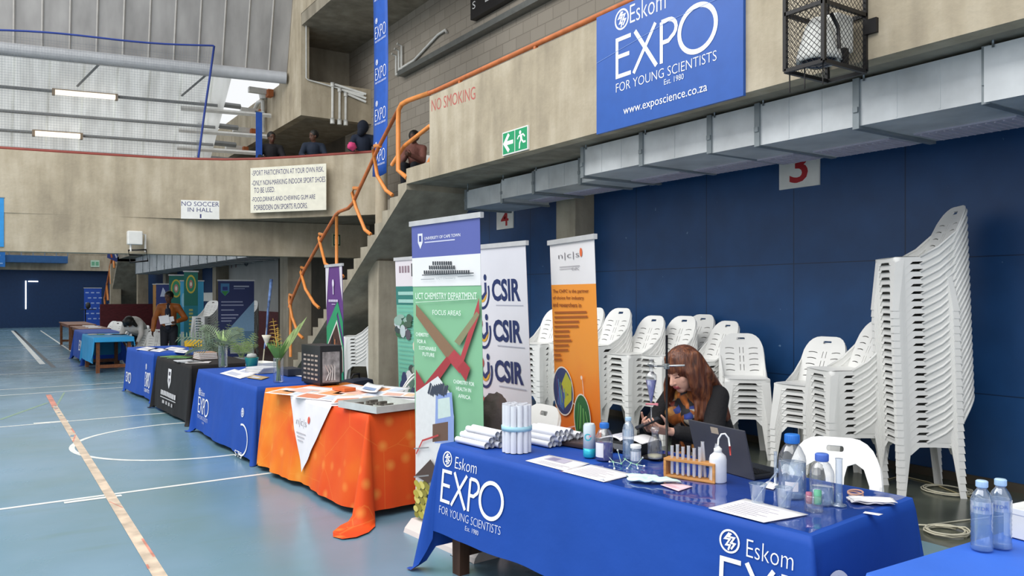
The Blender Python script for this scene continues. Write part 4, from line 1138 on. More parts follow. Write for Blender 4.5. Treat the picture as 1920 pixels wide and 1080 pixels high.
# nearest table (the lab demonstration)
NA, NB = (2.226, 4.101), (2.492, 1.797)
RZN, LN = table_frame(NA, NB); WN = 0.82; ZT = 0.75
table('trestle_table', 'wooden trestle table under the nearest EXPO cloth, legs showing at its far end', NA, NB, WN, 0.742)
NC = Cloth(LN, WN, 0.750, (0.50, 0.62, 0.5, 0.62), flare=0.10, amp=0.035, freq=2.2, seed=1, corner=(0.2, 0.2, 0.2, 0.42), cflare=0.14)
t = clothed('tablecloth', 'royal blue EXPO cloth on the nearest table with bottles and test tubes', NA, NB, NC, M_CLBLUE)
def printed(cl, T, u, v, w, h, name='lettering', which=None, refine=0.03):
    P = Print(lambda a, b_, l: Vector((a, b_, l)))
    expo_logo(P, u, v, w, h)
    bm = P.mb.bm
    for k in range(6):
        long = [e for e in bm.edges if e.calc_length() > refine]
        if not long: break
        bmesh.ops.subdivide_edges(bm, edges=long, cuts=1)
    bmesh.ops.triangulate(bm, faces=[f_ for f_ in bm.faces if len(f_.verts) > 4])
    for x in bm.verts: x.co = (which or cl.front)(x.co.x, x.co.y, x.co.z+0.002)
    return P.done(name, T)
printed(NC, t, 0.05, 0.325, 0.56, 0.405)
printed(NC, t, 1.965, 0.325, 0.50, 0.39) if False else None
printed(NC, t, 1.955, 0.29, 0.36*1.55, 0.42, which=lambda u, v, l: NC.front(u, v, l) if u < NC.L+0.02 else NC.side(1, 0.02+u-NC.L, v, l))

# clear plastic sheet laid over the wet half of the table
tr = Matrix.Rotation(RZN, 4, 'Z'); tr.translation = Vector((NA[0], NA[1], 0))
def nt(x, y, z=0.0): return tr @ Vector((x, y, 0.7505+z))
def sheet_fn(a, b_):
    x = 0.98+1.33*a; y = 0.012+0.80*b_
    return Vector((x, y, 0.7535+0.0030*noise.noise(Vector((x*9, y*9, 0)))+0.0016*noise.noise(Vector((x*30, y*22, 2)))))
m = MB(); m.grid(sheet_fn, 60, 40)
o = part('plastic_sheet', m, thin_glass('clear_plastic_film', '#f2f6fb', gloss=0.035, rough=0.06, body=0.0)); o.location = (NA[0], NA[1], 0); o.rotation_euler = (0, 0, RZN)
tag(o, 'clear crinkled plastic sheet over the near half of the nearest blue table', 'plastic sheet')

# table running out of the right bottom corner
RA, RB = (2.30, 1.44), (2.24, -0.4)
table('trestle_table', 'table under the plain bright blue cloth at the bottom right corner', (2.34, 1.40), (2.28, -0.4), 0.95, 0.742)
RC = Cloth(1.84, 0.98, 0.750, (0.62, 0.6, 0.6, 0.60), flare=0.04, amp=0.02, freq=3, seed=4)
t = clothed('tablecloth', 'plain bright blue cloth on the table at the bottom right corner', RA, RB, RC, M_CLNEAR)

# orange table
def orange_print():
    m, N, L, b = node_mat('orange_network_print')
    tc = N.new('ShaderNodeTexCoord')
    n1 = N.new('ShaderNodeTexNoise'); n1.inputs['Scale'].default_value = 1.6; n1.inputs['Detail'].default_value = 3
    L.new(tc.outputs['Object'], n1.inputs['Vector'])
    sp = N.new('ShaderNodeSeparateXYZ'); L.new(tc.outputs['Object'], sp.inputs[0])
    g = N.new('ShaderNodeMath'); g.operation = 'MULTIPLY_ADD'; g.inputs[1].default_value = 0.20; g.inputs[2].default_value = -0.10
    L.new(sp.outputs['X'], g.inputs[0])
    ad = N.new('ShaderNodeMath'); ad.operation = 'SUBTRACT'; L.new(n1.outputs['Fac'], ad.inputs[0]); L.new(g.outputs[0], ad.inputs[1])
    r = ramp(N, [(0.12, '#e2491c'), (0.38, '#e95f20'), (0.55, '#ee7a22'), (0.72, '#f39c33')])
    L.new(ad.outputs[0], r.inputs['Fac'])
    v = N.new('ShaderNodeTexVoronoi'); v.feature = 'DISTANCE_TO_EDGE'; v.inputs['Scale'].default_value = 2.1
    L.new(tc.outputs['Object'], v.inputs['Vector'])
    r2 = ramp(N, [(0.0, '#787878'), (0.008, '#000000')]); L.new(v.outputs['Distance'], r2.inputs['Fac'])
    v2 = N.new('ShaderNodeTexVoronoi'); v2.inputs['Scale'].default_value = 6; L.new(tc.outputs['Object'], v2.inputs['Vector'])
    r3 = ramp(N, [(0.04, '#a8a8a8'), (0.30, '#000000')]); L.new(v2.outputs['Distance'], r3.inputs['Fac'])
    mx1 = N.new('ShaderNodeMath'); mx1.operation = 'MAXIMUM'; L.new(r2.outputs['Color'], mx1.inputs[0]); L.new(r3.outputs['Color'], mx1.inputs[1])
    mx = N.new('ShaderNodeMix'); mx.data_type = 'RGBA'; L.new(mx1.outputs[0], mx.inputs[0]); L.new(r.outputs['Color'], mx.inputs[6]); mx.inputs[7].default_value = (*lin('#fbbf5c'), 1)
    L.new(mx.outputs[2], b.inputs['Base Color']); b.inputs['Roughness'].default_value = 0.6; b.inputs['Specular IOR Level'].default_value = 0.25
    return m
M_CLORANGE = orange_print()
OA, OB = (2.19, 7.50), (2.32, 5.40)
table('trestle_table', 'table under the orange printed cloth', (2.2, 7.45), (2.32, 5.45), 0.78, 0.742)
OC = Cloth(2.10, 0.80, 0.750, (0.70, 0.69, 0.6, 0.69), flare=0.10, amp=0.06, freq=3.6, seed=7, corner=(0.42, 0.1, 0.1, 0.06), cflare=0.20, pool=0.9)
ORT = clothed('tablecloth', 'orange network-printed cloth on the table left of the chemistry banner', OA, OB, OC, M_CLORANGE)
# white runner with a hanging point
RZO = math.atan2(OB[1]-OA[1], OB[0]-OA[0])
t = thing('table_runner', 'white table runner with a pointed end hanging over the orange cloth', 'table runner', (OA[0], OA[1], 0), RZO)
m = MB()
def run_fn(a, b_):
    u0, u1 = 0.66, 1.52; yb = 0.79
    if b_ < 0.5: return Vector((u0-0.5*(1-b_*2)+(u1-u0+0.8*(1-b_*2))*a, yb*(1-b_*2), 0.7515))
    q = (b_-0.5)*2; v = 0.7515-0.60*q; uc = 1.04
    u = (u0+(u1-u0)*a)*(1-q)+uc*q
    return Vector((u, -0.018-0.112*(0.7515-v)-0.004-OC._fold(u, (0.75-v)/0.70)-0.01, v))
m.grid(run_fn, 24, 40); part('cloth', m, mat('white_runner_cloth', '#ece9ee', rough=0.6, var=0.02), t)
P = Print(lambda u, v, l: Vector((u, -0.03-0.112*(0.7515-v)-OC._fold(u, (0.75-v)/0.70)-0.006-l, v)))
P.text('n|c|s', 0.86, 0.51, 0.22, 0.075, '#6b6468', bold=-0.02); P.disc(1.115, 0.59, 0.02, '#e0604a', 0.03)
for k in range(3): P.rect(0.88+0.02*k, 0.46-0.03*k, 0.2-0.04*k, 0.008, '#b9b3b8')
P.done('lettering', t)

# second blue EXPO table
BA, BB = (2.09, 9.90), (2.15, 7.68)
table('trestle_table', 'table under the second EXPO cloth, beyond the orange table', (2.12, 9.88), (2.17, 7.7), 0.78, 0.742)
BC = Cloth(2.22, 0.8, 0.750, (0.70, 0.69, 0.6, 0.69), flare=0.06, amp=0.035, freq=2.4, seed=11, corner=(0.1, 0.1, 0.1, 0.22), cflare=0.16)
t = clothed('tablecloth', 'royal blue EXPO cloth on the table between the orange and the black tables', BA, BB, BC, M_CLBLUE)
P = Print(lambda a, b_, l: Vector((a, b_, l)))
expo_logo(P, 0.10, 0.15, 0.5, 0.40); P.ring(1.93, 0.20, 0.17, 0.018, '#ffffff', ry=0.15, a0=-110, a1=110); eskom_mark(P, 1.86, 0.42, 0.09); P.text('STS', 1.75, 0.02, 0.22, 0.06)
bm_ = P.mb.bm
for k in range(5):
    lg = [e for e in bm_.edges if e.calc_length() > 0.04]
    if lg: bmesh.ops.subdivide_edges(bm_, edges=lg, cuts=1)
for x in bm_.verts: x.co = BC.front(x.co.x, x.co.y, x.co.z+0.003)
P.done('lettering', t)

# black table
KA, KB = (2.04, 12.35), (2.12, 10.48)
table('trestle_table', 'table under the black cloth', (2.06, 12.3), (2.14, 10.5), 0.78, 0.742)
KC = Cloth(1.87, 0.8, 0.750, (0.71, 0.70, 0.6, 0.7), flare=0.07, amp=0.03, freq=2.4, seed=17, corner=(0.12, 0.1, 0.1, 0.15))
t = clothed('tablecloth', 'black cloth with a white crest on the third table along', KA, KB, KC, M_CLBLACK)
P = Print(lambda u, v, l: KC.front(u, v, l+0.004))
P.poly([(0.76, 0.63), (0.94, 0.63), (0.94, 0.46), (0.85, 0.36), (0.76, 0.46)], '#e8e6e8'); P.poly([(0.80, 0.59), (0.90, 0.59), (0.90, 0.54), (0.80, 0.54)], '#4a4450'); P.poly([(0.81, 0.50), (0.89, 0.50), (0.85, 0.42)], '#5a5460')
for k in range(11): P.rect(0.42+0.079*k, 0.25, 0.055, 0.065, '#d8d6d8')
P.rect(0.42, 0.215, 0.86, 0.012, '#c8c6c8')
for k in range(4): P.rect(0.55+0.17*k, 0.14, 0.10, 0.045, '#b0aeb0')
P.done('emblem', t)
P = Print(lambda u, v, l: KC.side(1, u, v, l+0.004)); P.rect(0.12, 0.25, 0.14, 0.13, '#cfd2d6'); P.rect(0.3, 0.60, 0.12, 0.07, '#cfd2d6'); P.done('emblem', t)

# third blue table
TA, TB = (1.97, 14.8), (2.09, 13.0)
table('trestle_table', 'table under the farthest EXPO cloth of the near row', (1.99, 14.75), (2.1, 13.05), 0.78, 0.742)
TC = Cloth(1.80, 0.8, 0.750, (0.70, 0.69, 0.6, 0.69), flare=0.05, amp=0.03, freq=2.4, seed=23, corner=(0.15, 0.1, 0.1, 0.15))
t = clothed('tablecloth', 'royal blue EXPO cloth on the table beyond the black one', TA, TB, TC, M_CLBLUE)
P = Print(lambda u, v, l: TC.front(u, v, l+0.004)); expo_word(P, 0.05, 0.18, 0.4, 0.16, 0.02); expo_word(P, 1.40, 0.22, 0.38, 0.22, 0.02); P.text('SCIENTISTS', 1.38, 0.14, 0.4, 0.05); eskom_mark(P, 1.42, 0.48, 0.09); P.done('lettering', t)

# the wooden table with the sky-blue cloth, and the ones behind it
table('wooden_table', 'brown wooden table half covered by the sky blue cloth', (1.80, 20.5), (1.84, 18.55), 0.72, 0.745, M_WOOD, inset=0.08)
SCL = Cloth(1.95, 0.74, 0.752, (0.55, 0.10, 0.2, 0.5), flare=0.03, amp=0.02, freq=3, seed=31, corner=0.2)
clothed('tablecloth', 'sky blue cloth on the wooden table by the bending person', (1.79, 20.5), (1.83, 18.55), SCL, M_CLSKY)
table('wooden_table', 'wooden table under the dark blue cloth behind the sky blue one', (1.86, 23.2), (1.88, 20.9), 0.75, 0.745, M_WOOD)
SC2 = Cloth(2.4, 0.78, 0.752, (0.66, 0.66, 0.6, 0.66), flare=0.05, amp=0.025, freq=3, seed=37)
t = clothed('tablecloth', 'blue cloth on the table just behind the sky blue one', (1.85, 23.25), (1.87, 20.85), SC2, M_CLBLUE)
P = Print(lambda u, v, l: SC2.front(u, v, l+0.006)); expo_word(P, 1.4, 0.3, 0.7, 0.25, 0.035); P.done('lettering', t)
table('wooden_table', 'nearer bare brown table far down the hall', (1.96, 26.4), (1.99, 23.7), 0.75, 0.745, M_WOOD, group=None)
table('wooden_table', 'farther bare brown table far down the hall', (1.93, 30.2), (1.96, 26.9), 0.75, 0.76, M_WOOD, group=None)

# ================================================================== ROLL-UP BANNERS
def plane_px(A0, B0, fy=0.0):
    def fn(px, py):
        u, v = plane_px0(A0, B0)(px, py)
        d = Vector(B0)-Vector(A0); d.normalize(); fr = Vector((d.y, -d.x))*fy
        for _ in range(3):
            u, v = plane_px0((A0[0]+fr.x*v, A0[1]+fr.y*v), (B0[0]+fr.x*v, B0[1]+fr.y*v))(px, py)
        return u, v
    return fn
def plane_px0(A, B):
    ex, ey = B[0]-A[0], B[1]-A[1]; L_ = math.hypot(ex, ey); ex /= L_; ey /= L_
    def fn(px, py):
        u = (px-960)/FOC; a, b_ = u*CY+SY, CY-u*SY
        det = -a*ey+ex*b_; D = (-A[0]*ey+ex*A[1])/det
        return (D*a-A[0])*ex+(D*b_-A[1])*ey, CAM_H+D*(555-py)/FOC
    return fn
class Roll:
    """free-standing roll-up banner: foot box, pole, top bar and printed panel; front = the thing's -y"""
    def __init__(s, label, A, B, H, bands, fy=0.03, base=True, edge='#e8e8ea'):
        d = Vector(B)-Vector(A); s.W = d.length; s.H = H; s.fy = fy; s.A, s.B = A, B
        s.t = thing('roll_up_banner', label, 'banner', (A[0], A[1], 0), math.atan2(d.y, d.x))
        s.fn = lambda u, v, l: Vector((u, -fy*v-0.002-l, v))
        z0 = 0.09
        m = MB()
        for v0, v1, col in bands:
            n = 1
            mm = col if not isinstance(col, str) else mat('print_'+col.lstrip('#'), col, rough=0.45, var=0.03, scale=2)
            m.grid(lambda a, b_: s.fn(s.W*a, v0+(v1-v0)*b_, -0.002), 1, 1, mm, smooth=False)
        m.solidify(0.003); s.panel = part('panel', m, None, s.t)
        m = MB(); m.span((-0.02, -fy*H-0.012, H-0.012), (s.W+0.02, -fy*H+0.014, H+0.022)); part('top_bar', m, mat('silver_bar', '#c9cacc', rough=0.35, metal=0.3), s.t)
        m = MB(); m.tube([(s.W/2, 0.05, 0.06), (s.W/2, -fy*H+0.03, H)], 0.011); part('pole', m, M_GALVD, s.t)
        m = MB(); m.prism([(-0.10, 0.0), (0.10, 0.0), (0.09, 0.03), (0.035, 0.085), (-0.035, 0.085), (-0.09, 0.03)], 'x', -0.015, s.W+0.015); part('foot', m, mat('silver_foot', '#d8cdc8', rough=0.4, var=0.03), s.t)
        s.P = Print(s.fn); s.P.lift = 0.002
        s.pl = plane_px(A, B, fy)
    def T(s, txt, x0, y0, x1, hpx, col, bold=0.0):
        u0, v0 = s.pl(x0, y0); u1 = s.pl(x1, y0)[0]; h_ = s.pl(x0, y0-hpx)[1]-v0
        s.P.text(txt, u0, v0, u1-u0, h_, col, bold)
    def poly(s, pts, col): s.P.poly([s.clampu(*s.pl(*p)) for p in pts], col)
    def clampu(s, u, v): return (min(max(u, 0.0), s.W), min(max(v, 0.1), s.H))
    def line(s, pts, w, col): s.P.line([s.clampu(*s.pl(*p)) for p in pts], w, col)
    def done(s): s.P.done('print', s.t)

# chemistry banner
A, B = (2.47, 4.92), (2.54, 4.13); H = 2.11
R_ = Roll('tall green chemistry department roll-up banner between the orange and nearest tables', A, B, H, [(1.88, 2.10, '#5a64a8'), (1.685, 1.88, '#e9e9ea'), (0.09, 1.685, '#86bd94')], 0.02)
q = R_.pl
R_.T('UNIVERSITY OF CAPE TOWN', 797, 450, 864, 5.5, '#f2f2f6', 0.004); R_.P.rect(q(797, 456)[0], q(797, 456)[1], 0.36, 0.008, '#c9cce4')
u, v = q(789, 452); R_.P.poly([(u-0.03, v+0.05), (u+0.03, v+0.05), (u+0.03, v-0.01), (u, v-0.055), (u-0.03, v-0.01)], '#dfe1ee'); R_.P.rect(u-0.015, v-0.005, 0.03, 0.04, '#4a5394')
# building drawn in black over the white band
for row, (x0, x1, y) in enumerate([(812, 852, 497), (806, 858, 505), (797, 888, 514)]):
    n = int((x1-x0)/4.2)
    for k in range(n): u, v = q(x0+k*4.2, y); R_.P.rect(u, v, 0.017, 0.024, '#3b4046')
R_.line([(795, 516), (892, 512)], 0.006, '#3b4046'); R_.line([(793, 524), (818, 523)], 0.004, '#8a8f94'); R_.line([(862, 519), (892, 517)], 0.004, '#8a8f94')
R_.T('UCT Chemistry', 822, 525, 858, 5, '#9aa0a4')
R_.T('UCT CHEMISTRY DEPARTMENT', 783, 561, 898, 12, '#eef6ee', 0.0); R_.line([(783, 567), (898, 560)], 0.004, '#cfe6d2')
R_.T('FOCUS AREAS', 815, 590, 868, 9, '#eef6ee')
R_.poly([(784, 570), (784, 592), (842, 672), (856, 655)], '#8d6f55'); R_.poly([(842, 672), (866, 700), (912, 590), (912, 558), (868, 668), (856, 655)], '#b5444a'); R_.poly([(856, 640), (866, 648), (903, 590), (898, 584)], '#8e8a68')
R_.poly([(784, 692), (784, 735), (800, 752), (850, 680), (842, 668), (800, 720)], '#a83a40'); R_.poly([(862, 690), (878, 715), (886, 690), (874, 676)], '#a83a40')
for i, (s_, x0, x1, y) in enumerate([('CHEMISTRY', 784, 808, 630), ('FOR A', 787, 803, 643), ('SUSTAINABLE', 790, 822, 655), ('FUTURE', 797, 819, 667)]): R_.T(s_, x0, y, x1, 7, '#eef6ee', 0.01)
for s_, x0, x1, y in [('CHEMISTRY FOR', 855, 894, 718), ('HEALTH IN', 860, 888, 731), ('AFRICA', 864, 887, 745)]: R_.T(s_, x0, y, x1, 7, '#eef6ee', 0.01)
R_.poly([(784, 735), (826, 705), (848, 735), (856, 780), (856, 840), (784, 980)], '#e3e4e4')
R_.poly([(822, 740), (852, 735), (856, 785), (856, 830), (820, 830)], '#8fa4d8'); R_.poly([(826, 748), (848, 744), (850, 780), (826, 785)], '#cfe0da'); R_.poly([(816, 795), (845, 790), (845, 825), (816, 828)], '#6f5648')
for k in range(9): R_.line([(808+4*k, 738+((k*7) % 5)), (813+4*k, 718+((k*5) % 6))], 0.022, '#3f4656')
for k in range(40):
    x = 786+((k*37) % 24); y = 905+((k*53) % 66); u, v = q(x, y); u, v = R_.clampu(u, v); R_.P.disc(u, v, 0.03, ['#b9b04e', '#d8cf74', '#8f8a3c'][k % 3], 0.022, 10)
R_.poly([(786, 890), (815, 860), (828, 880), (812, 905)], '#51443e'); R_.line([(788, 850), (800, 825), (830, 815)], 0.012, '#c04a4a')
R_.line([(784, 840), (812, 838)], 0.008, '#8d8f90'); R_.line([(784, 893), (812, 890)], 0.010, '#8d8f90')
R_.done()
# CSIR banner
A, B = (3.31, 5.42), (3.34, 4.72); R_ = Roll('white roll-up banner with repeated CSIR logo', A, B, 2.0, [(0.09, 2.0, '#dedee6')], 0.05)
for k, v in enumerate((1.58, 1.27, 0.96, 0.65)):
    R_.P.text('CSIR', 0.25, v, 0.37, 0.17, '#1d2f63', bold=0.035); R_.P.rect(0.30, v-0.035, 0.35, 0.008, '#b0b2c0')
    cu, cv = 0.115, v+0.085
    R_.P.ring(cu, cv-0.01, 0.095, 0.022, '#1d2f63', ry=0.13, a0=200, a1=380); R_.P.ring(cu, cv, 0.06, 0.02, '#d8a53c', ry=0.085, a0=180, a1=350); R_.P.line([(cu-0.05, cv+0.1), (cu-0.045, cv-0.02), (cu, cv-0.06), (cu+0.05, cv-0.02), (cu+0.05, cv+0.06)], 0.028, '#26356a'); R_.P.disc(cu-0.04, cv+0.05, 0.03, '#b7413f', 0.04); R_.P.disc(cu+0.05, cv+0.1, 0.02, '#1d2f63', 0.025)
R_.done()
# NICIS banner
def orange_fade():
    m, N, L, b = node_mat('orange_banner_print')
    tc = N.new('ShaderNodeTexCoord'); sp = N.new('ShaderNodeSeparateXYZ'); L.new(tc.outputs['Object'], sp.inputs[0])
    mr = N.new('ShaderNodeMapRange'); mr.inputs[1].default_value = 0.2; mr.inputs[2].default_value = 1.7; L.new(sp.outputs['Z'], mr.inputs[0])
    n = N.new('ShaderNodeTexNoise'); n.inputs['Scale'].default_value = 2.2; L.new(tc.outputs['Object'], n.inputs['Vector'])
    a = N.new('ShaderNodeMath'); a.operation = 'MULTIPLY_ADD'; a.inputs[1].default_value = 0.5; L.new(n.outputs['Fac'], a.inputs[0]); L.new(mr.outputs[0], a.inputs[2])
    r = ramp(N, [(0.25, '#e0601f'), (0.75, '#ef8427'), (1.1, '#f39a36')]); L.new(a.outputs[0], r.inputs['Fac']); L.new(r.outputs['Color'], b.inputs['Base Color'])
    b.inputs['Roughness'].default_value = 0.45
    return m
A, B = (3.47, 4.61), (3.34, 3.95); R_ = Roll('orange and white NICIS roll-up banner behind the nearest table', A, B, 2.0, [(1.70, 2.0, '#e6e4e6'), (0.09, 1.70, orange_fade())], 0.04)
R_.T('n|c|s', 1048, 489, 1087, 14, '#6a666c', -0.015); u, v = R_.pl(1090, 473); R_.P.disc(u, v, 0.018, '#dd6a3c', 0.03)
R_.line([(1050, 501), (1088, 498)], 0.004, '#9a969c'); R_.line([(1050, 505), (1075, 503)], 0.004, '#b0acb2'); R_.T('CHPC', 1073, 507, 1087, 5, '#7a767c')
for s_, y, x1 in [('The CHPC is the partner', 551, 1105), ('of choice for industry', 563, 1096), ('and researchers in', 575, 1091)]: R_.T(s_, 1038, y, x1, 8, '#7a3512', 0.012)
for k, w_ in enumerate([60, 62, 46, 45, 28, 28, 32, 27, 26, 12, 14]):
    y = 586+k*8.8; R_.line([(1041, y), (1041+w_, y-w_*0.02)], 0.013, '#a65a22')
u1, v1 = R_.pl(1058, 733); u2, v2 = R_.pl(1097, 779)
R_.line([(1040, 790), (1052, 760)], 0.006, '#f2c8a0'); R_.P.line([(u1, v1), (u2, v2)], 0.007, '#f4dccc'); R_.line([(1100, 775), (1094, 712)], 0.007, '#f4dccc'); R_.line([(1098, 795), (1040, 806)], 0.009, '#f0c0bc')
R_.P.disc(u1, v1, 0.165, '#e9e2d6', 0.175); R_.P.disc(u1, v1, 0.155, '#34406e', 0.165); R_.P.poly([(u1+0.02, v1-0.12), (u1+0.13, v1-0.05), (u1+0.14, v1+0.07), (u1+0.06, v1+0.14), (u1-0.02, v1+0.05)], '#b7b83c'); R_.P.poly([(u1-0.1, v1-0.10), (u1, v1-0.14), (u1+0.03, v1-0.02), (u1-0.06, v1+0.03)], '#3f66a0')
for k in range(7): R_.P.line([(u1-0.1+0.03*k, v1+0.1-0.02*k), (u1-0.06+0.022*k, v1-0.12+0.018*k)], 0.010, ['#6a4a80', '#5f8fc0', '#86a84a'][k % 3])
R_.P.disc(u2-0.02, v2-0.03, 0.125, '#e9e2d6', 0.175); R_.P.disc(u2-0.02, v2-0.03, 0.115, '#2c6a3c', 0.165)
for k in range(9): R_.P.line([(u2-0.10+0.02*k, v2-0.12+0.01*k), (u2-0.06+0.012*k, v2+0.08-0.006*k)], 0.011, ['#4f9a52', '#1f5a3a', '#7fb86a'][k % 3])
R_.P.disc(*R_.pl(1094, 708), 0.014, '#f4dccc')
R_.done()
# collage banner (behind the chemistry banner)
A, B = (3.62, 7.60), (3.66, 6.85); R_ = Roll('teal photo-collage roll-up banner half hidden behind the chemistry banner', A, B, 2.0, [(1.72, 2.0, '#dfd9de'), (1.53, 1.72, '#2f7a72'), (0.09, 1.53, '#77bfa6')], 0.03)
[R_.P.rect(0.08+0.06*k, 1.86, 0.04, 0.07, '#8f7a84') for k in range(4)]; R_.P.rect(0.34, 1.82, 0.07, 0.13, '#2a2426'); R_.P.rect(0.43, 1.82, 0.06, 0.13, '#3a3030'); R_.P.rect(0.52, 1.82, 0.06, 0.13, '#2a2426')
for k in range(2): R_.P.rect(0.05, 1.63-0.08*k, 0.6, 0.035, '#9cc9bf')
for k in range(30): R_.P.rect(0.03, 0.2+0.045*k, 0.66, 0.006, '#62b0a2')
def blotch(R, cu, cv, ru, rv, cols, seed):
    rnd = random.Random(seed)
    for k in range(len(cols)*3):
        R.P.disc(cu+rnd.uniform(-ru, ru)*0.7, cv+rnd.uniform(-rv, rv)*0.7, rnd.uniform(0.15, 0.45)*ru, cols[k % len(cols)], rnd.uniform(0.15, 0.5)*rv, 9)
blotch(R_, 0.18, 1.32, 0.2, 0.14, ['#3d4a4a', '#c9d3d8', '#3c6a4a', '#5a5560', '#8fb0a4', '#b9c9cc', '#46604f'], 1)
blotch(R_, 0.46, 1.0, 0.22, 0.2, ['#c9c8b0', '#46504f', '#d9d4c0', '#8a9a8a'], 2)
blotch(R_, 0.2, 0.66, 0.22, 0.2, ['#3a4468', '#9ab0c0', '#46506a', '#cfd6da'], 3)
blotch(R_, 0.5, 0.35, 0.22, 0.2, ['#2c3a40', '#46606a', '#a8c8b8'], 4)
R_.done()
# purple banner
A, B = (3.66, 9.82), (3.64, 9.20); R_ = Roll('purple and green roll-up banner in front of the stair', A, B, 2.0, [(0.09, 2.0, '#643a80')], 0.02)
R_.P.poly([(0, 2.0), (0, 1.45), (0.10, 1.85), (0.14, 2.0)], '#d9d4dc'); R_.P.poly([(0.52, 2.0), (0.62, 2.0), (0.62, 1.55), (0.55, 1.75)], '#d9d4dc')
R_.P.poly([(0.0, 1.0), (0.0, 1.22), (0.44, 1.56), (0.62, 1.3), (0.62, 1.1), (0.44, 1.42)], '#2f9a68'); R_.P.poly([(0.0, 1.1), (0.40, 1.38), (0.62, 1.0), (0.62, 0.09), (0.0, 0.09)], '#2f9a68')
R_.P.poly([(0.05, 1.02), (0.40, 1.32), (0.60, 0.95), (0.60, 0.6), (0.20, 0.5)], '#e4e0da'); R_.P.poly([(0.07, 1.01), (0.395, 1.28), (0.58, 0.94), (0.58, 0.66), (0.21, 0.53)], '#4a3026')
blotch(R_, 0.3, 0.95, 0.17, 0.16, ['#b8764e', '#1f1c1c', '#8a4a34', '#2a2624'], 5); blotch(R_, 0.42, 0.68, 0.12, 0.1, ['#d9d4cc', '#9aa09a', '#c9b08a'], 6)
R_.P.poly([(0.0, 0.5), (0.2, 0.46), (0.62, 0.7), (0.62, 0.09), (0.0, 0.09)], '#2f9a78'); R_.P.ring(0.38, 0.3, 0.2, 0.006, '#9ad0b8')
R_.P.disc(0.30, 1.78, 0.035, '#e4dcec', 0.05); R_.P.rect(0.285, 1.64, 0.03, 0.13, '#e4dcec')
for k in range(7): R_.P.rect(0.12+0.052*k, 1.545, 0.04, 0.03, '#d8cce4')
R_.P.rect(0.24, 1.51, 0.14, 0.012, '#b8a4c8')
R_.done()

# ---- roll-up banners of the second hall
def facing(px, D, w):
    """ends of a banner of width w square to the view line at pixel column px, depth D"""
    c = at_depth(px, 555, D); d = Vector((c.y, -c.x)).normalized()
    return (c.x-d.x*w/2, c.y-d.y*w/2), (c.x+d.x*w/2, c.y+d.y*w/2)
A, B = facing(443, 19.5, 0.84); R_ = Roll('dark blue roll-up banner with a green shield and sky blue corner in the second hall', A, B, 2.0, [(0.09, 2.0, '#2b3a78')], 0.0)
R_.P.poly([(0.06, 1.93), (0.26, 1.93), (0.26, 1.72), (0.16, 1.62), (0.06, 1.72)], '#5a9ad0'); R_.P.poly([(0.07, 1.74), (0.25, 1.74), (0.16, 1.62)], '#4fae5a'); R_.P.rect(0.10, 1.76, 0.12, 0.09, '#3c4a9a')
R_.P.rect(0.36, 1.84, 0.36, 0.035, '#c9cde4'); R_.P.rect(0.36, 1.79, 0.26, 0.022, '#9aa2cc')
for k, (w_, v) in enumerate([(0.5, 1.46), (0.52, 1.38), (0.3, 1.26), (0.4, 1.14), (0.34, 1.06), (0.24, 0.99)]): R_.P.rect(0.07, v, w_, 0.03, '#b9bfe0')
R_.P.poly([(0.84, 1.5), (0.84, 0.75), (0.2, 0.75)], '#9ac4ea'); R_.P.poly([(0.2, 0.75), (0.84, 0.75), (0.84, 0.4), (0.2, 0.45)], '#6f9ac0'); R_.P.poly([(0.28, 0.45), (0.8, 0.45), (0.84, 0.2), (0.28, 0.2)], '#c9cfd0')
R_.done()
A, B = facing(358, 22.0, 0.36); R_ = Roll('tall narrow green and gold banner in front of a sky blue one', A, B, 2.30, [(1.35, 2.3, '#1f6f62'), (0.09, 1.35, '#1f7a88')], 0.0)
R_.P.disc(0.18, 1.95, 0.13, '#c9b84a', 0.26, 16); R_.P.disc(0.18, 1.95, 0.10, '#2f8a66', 0.21, 16); R_.P.disc(0.18, 1.95, 0.05, '#b87a70', 0.12, 12); R_.P.disc(0.18, 1.95, 0.025, '#e8dccc', 0.06, 12)
for k in range(7): R_.P.rect(0.13, 1.2-0.1*k, 0.10, 0.06, '#a8b06a')
R_.done()
A, B = facing(360, 22.6, 0.62); R_ = Roll('sky blue banner behind the tall green and gold one', A, B, 2.05, [(0.09, 2.05, '#4fb0dc')], 0.0); R_.P.rect(0.02, 0.1, 0.16, 0.5, '#dfe8ec'); R_.P.disc(0.08, 1.5, 0.05, '#9ad4ec', 0.2); R_.done()
A, B = facing(331, 24.0, 0.42); R_ = Roll('green and gold banner just left of the tall one, behind the brown jacket', A, B, 2.25, [(0.09, 2.25, '#1f6f62')], 0.0)
R_.P.disc(0.2, 1.85, 0.15, '#c9b84a', 0.28, 16); R_.P.disc(0.2, 1.85, 0.115, '#3f9a70', 0.23, 16); R_.P.disc(0.2, 1.85, 0.06, '#c98a80', 0.13, 12); R_.P.disc(0.2, 1.85, 0.03, '#f0e4d8', 0.07, 12); R_.done()
A, B = facing(306, 25.5, 0.42); R_ = Roll('blue and red banner with a white emblem left of the green one', A, B, 2.0, [(1.1, 2.0, '#33417f'), (0.09, 1.1, '#7a3a52')], 0.0); R_.P.poly([(0.12, 1.6), (0.2, 1.9), (0.26, 1.8), (0.32, 1.6)], '#c9d4ec'); R_.P.rect(0.1, 1.35, 0.24, 0.04, '#b0b8d8'); R_.P.rect(0.1, 1.2, 0.24, 0.08, '#b0506a'); R_.done()
A, B = facing(295, 25.9, 0.26); R_ = Roll('amber banner edge far left of the banner group in the second hall', A, B, 2.0, [(0.09, 2.0, '#cf9a58')], 0.0)
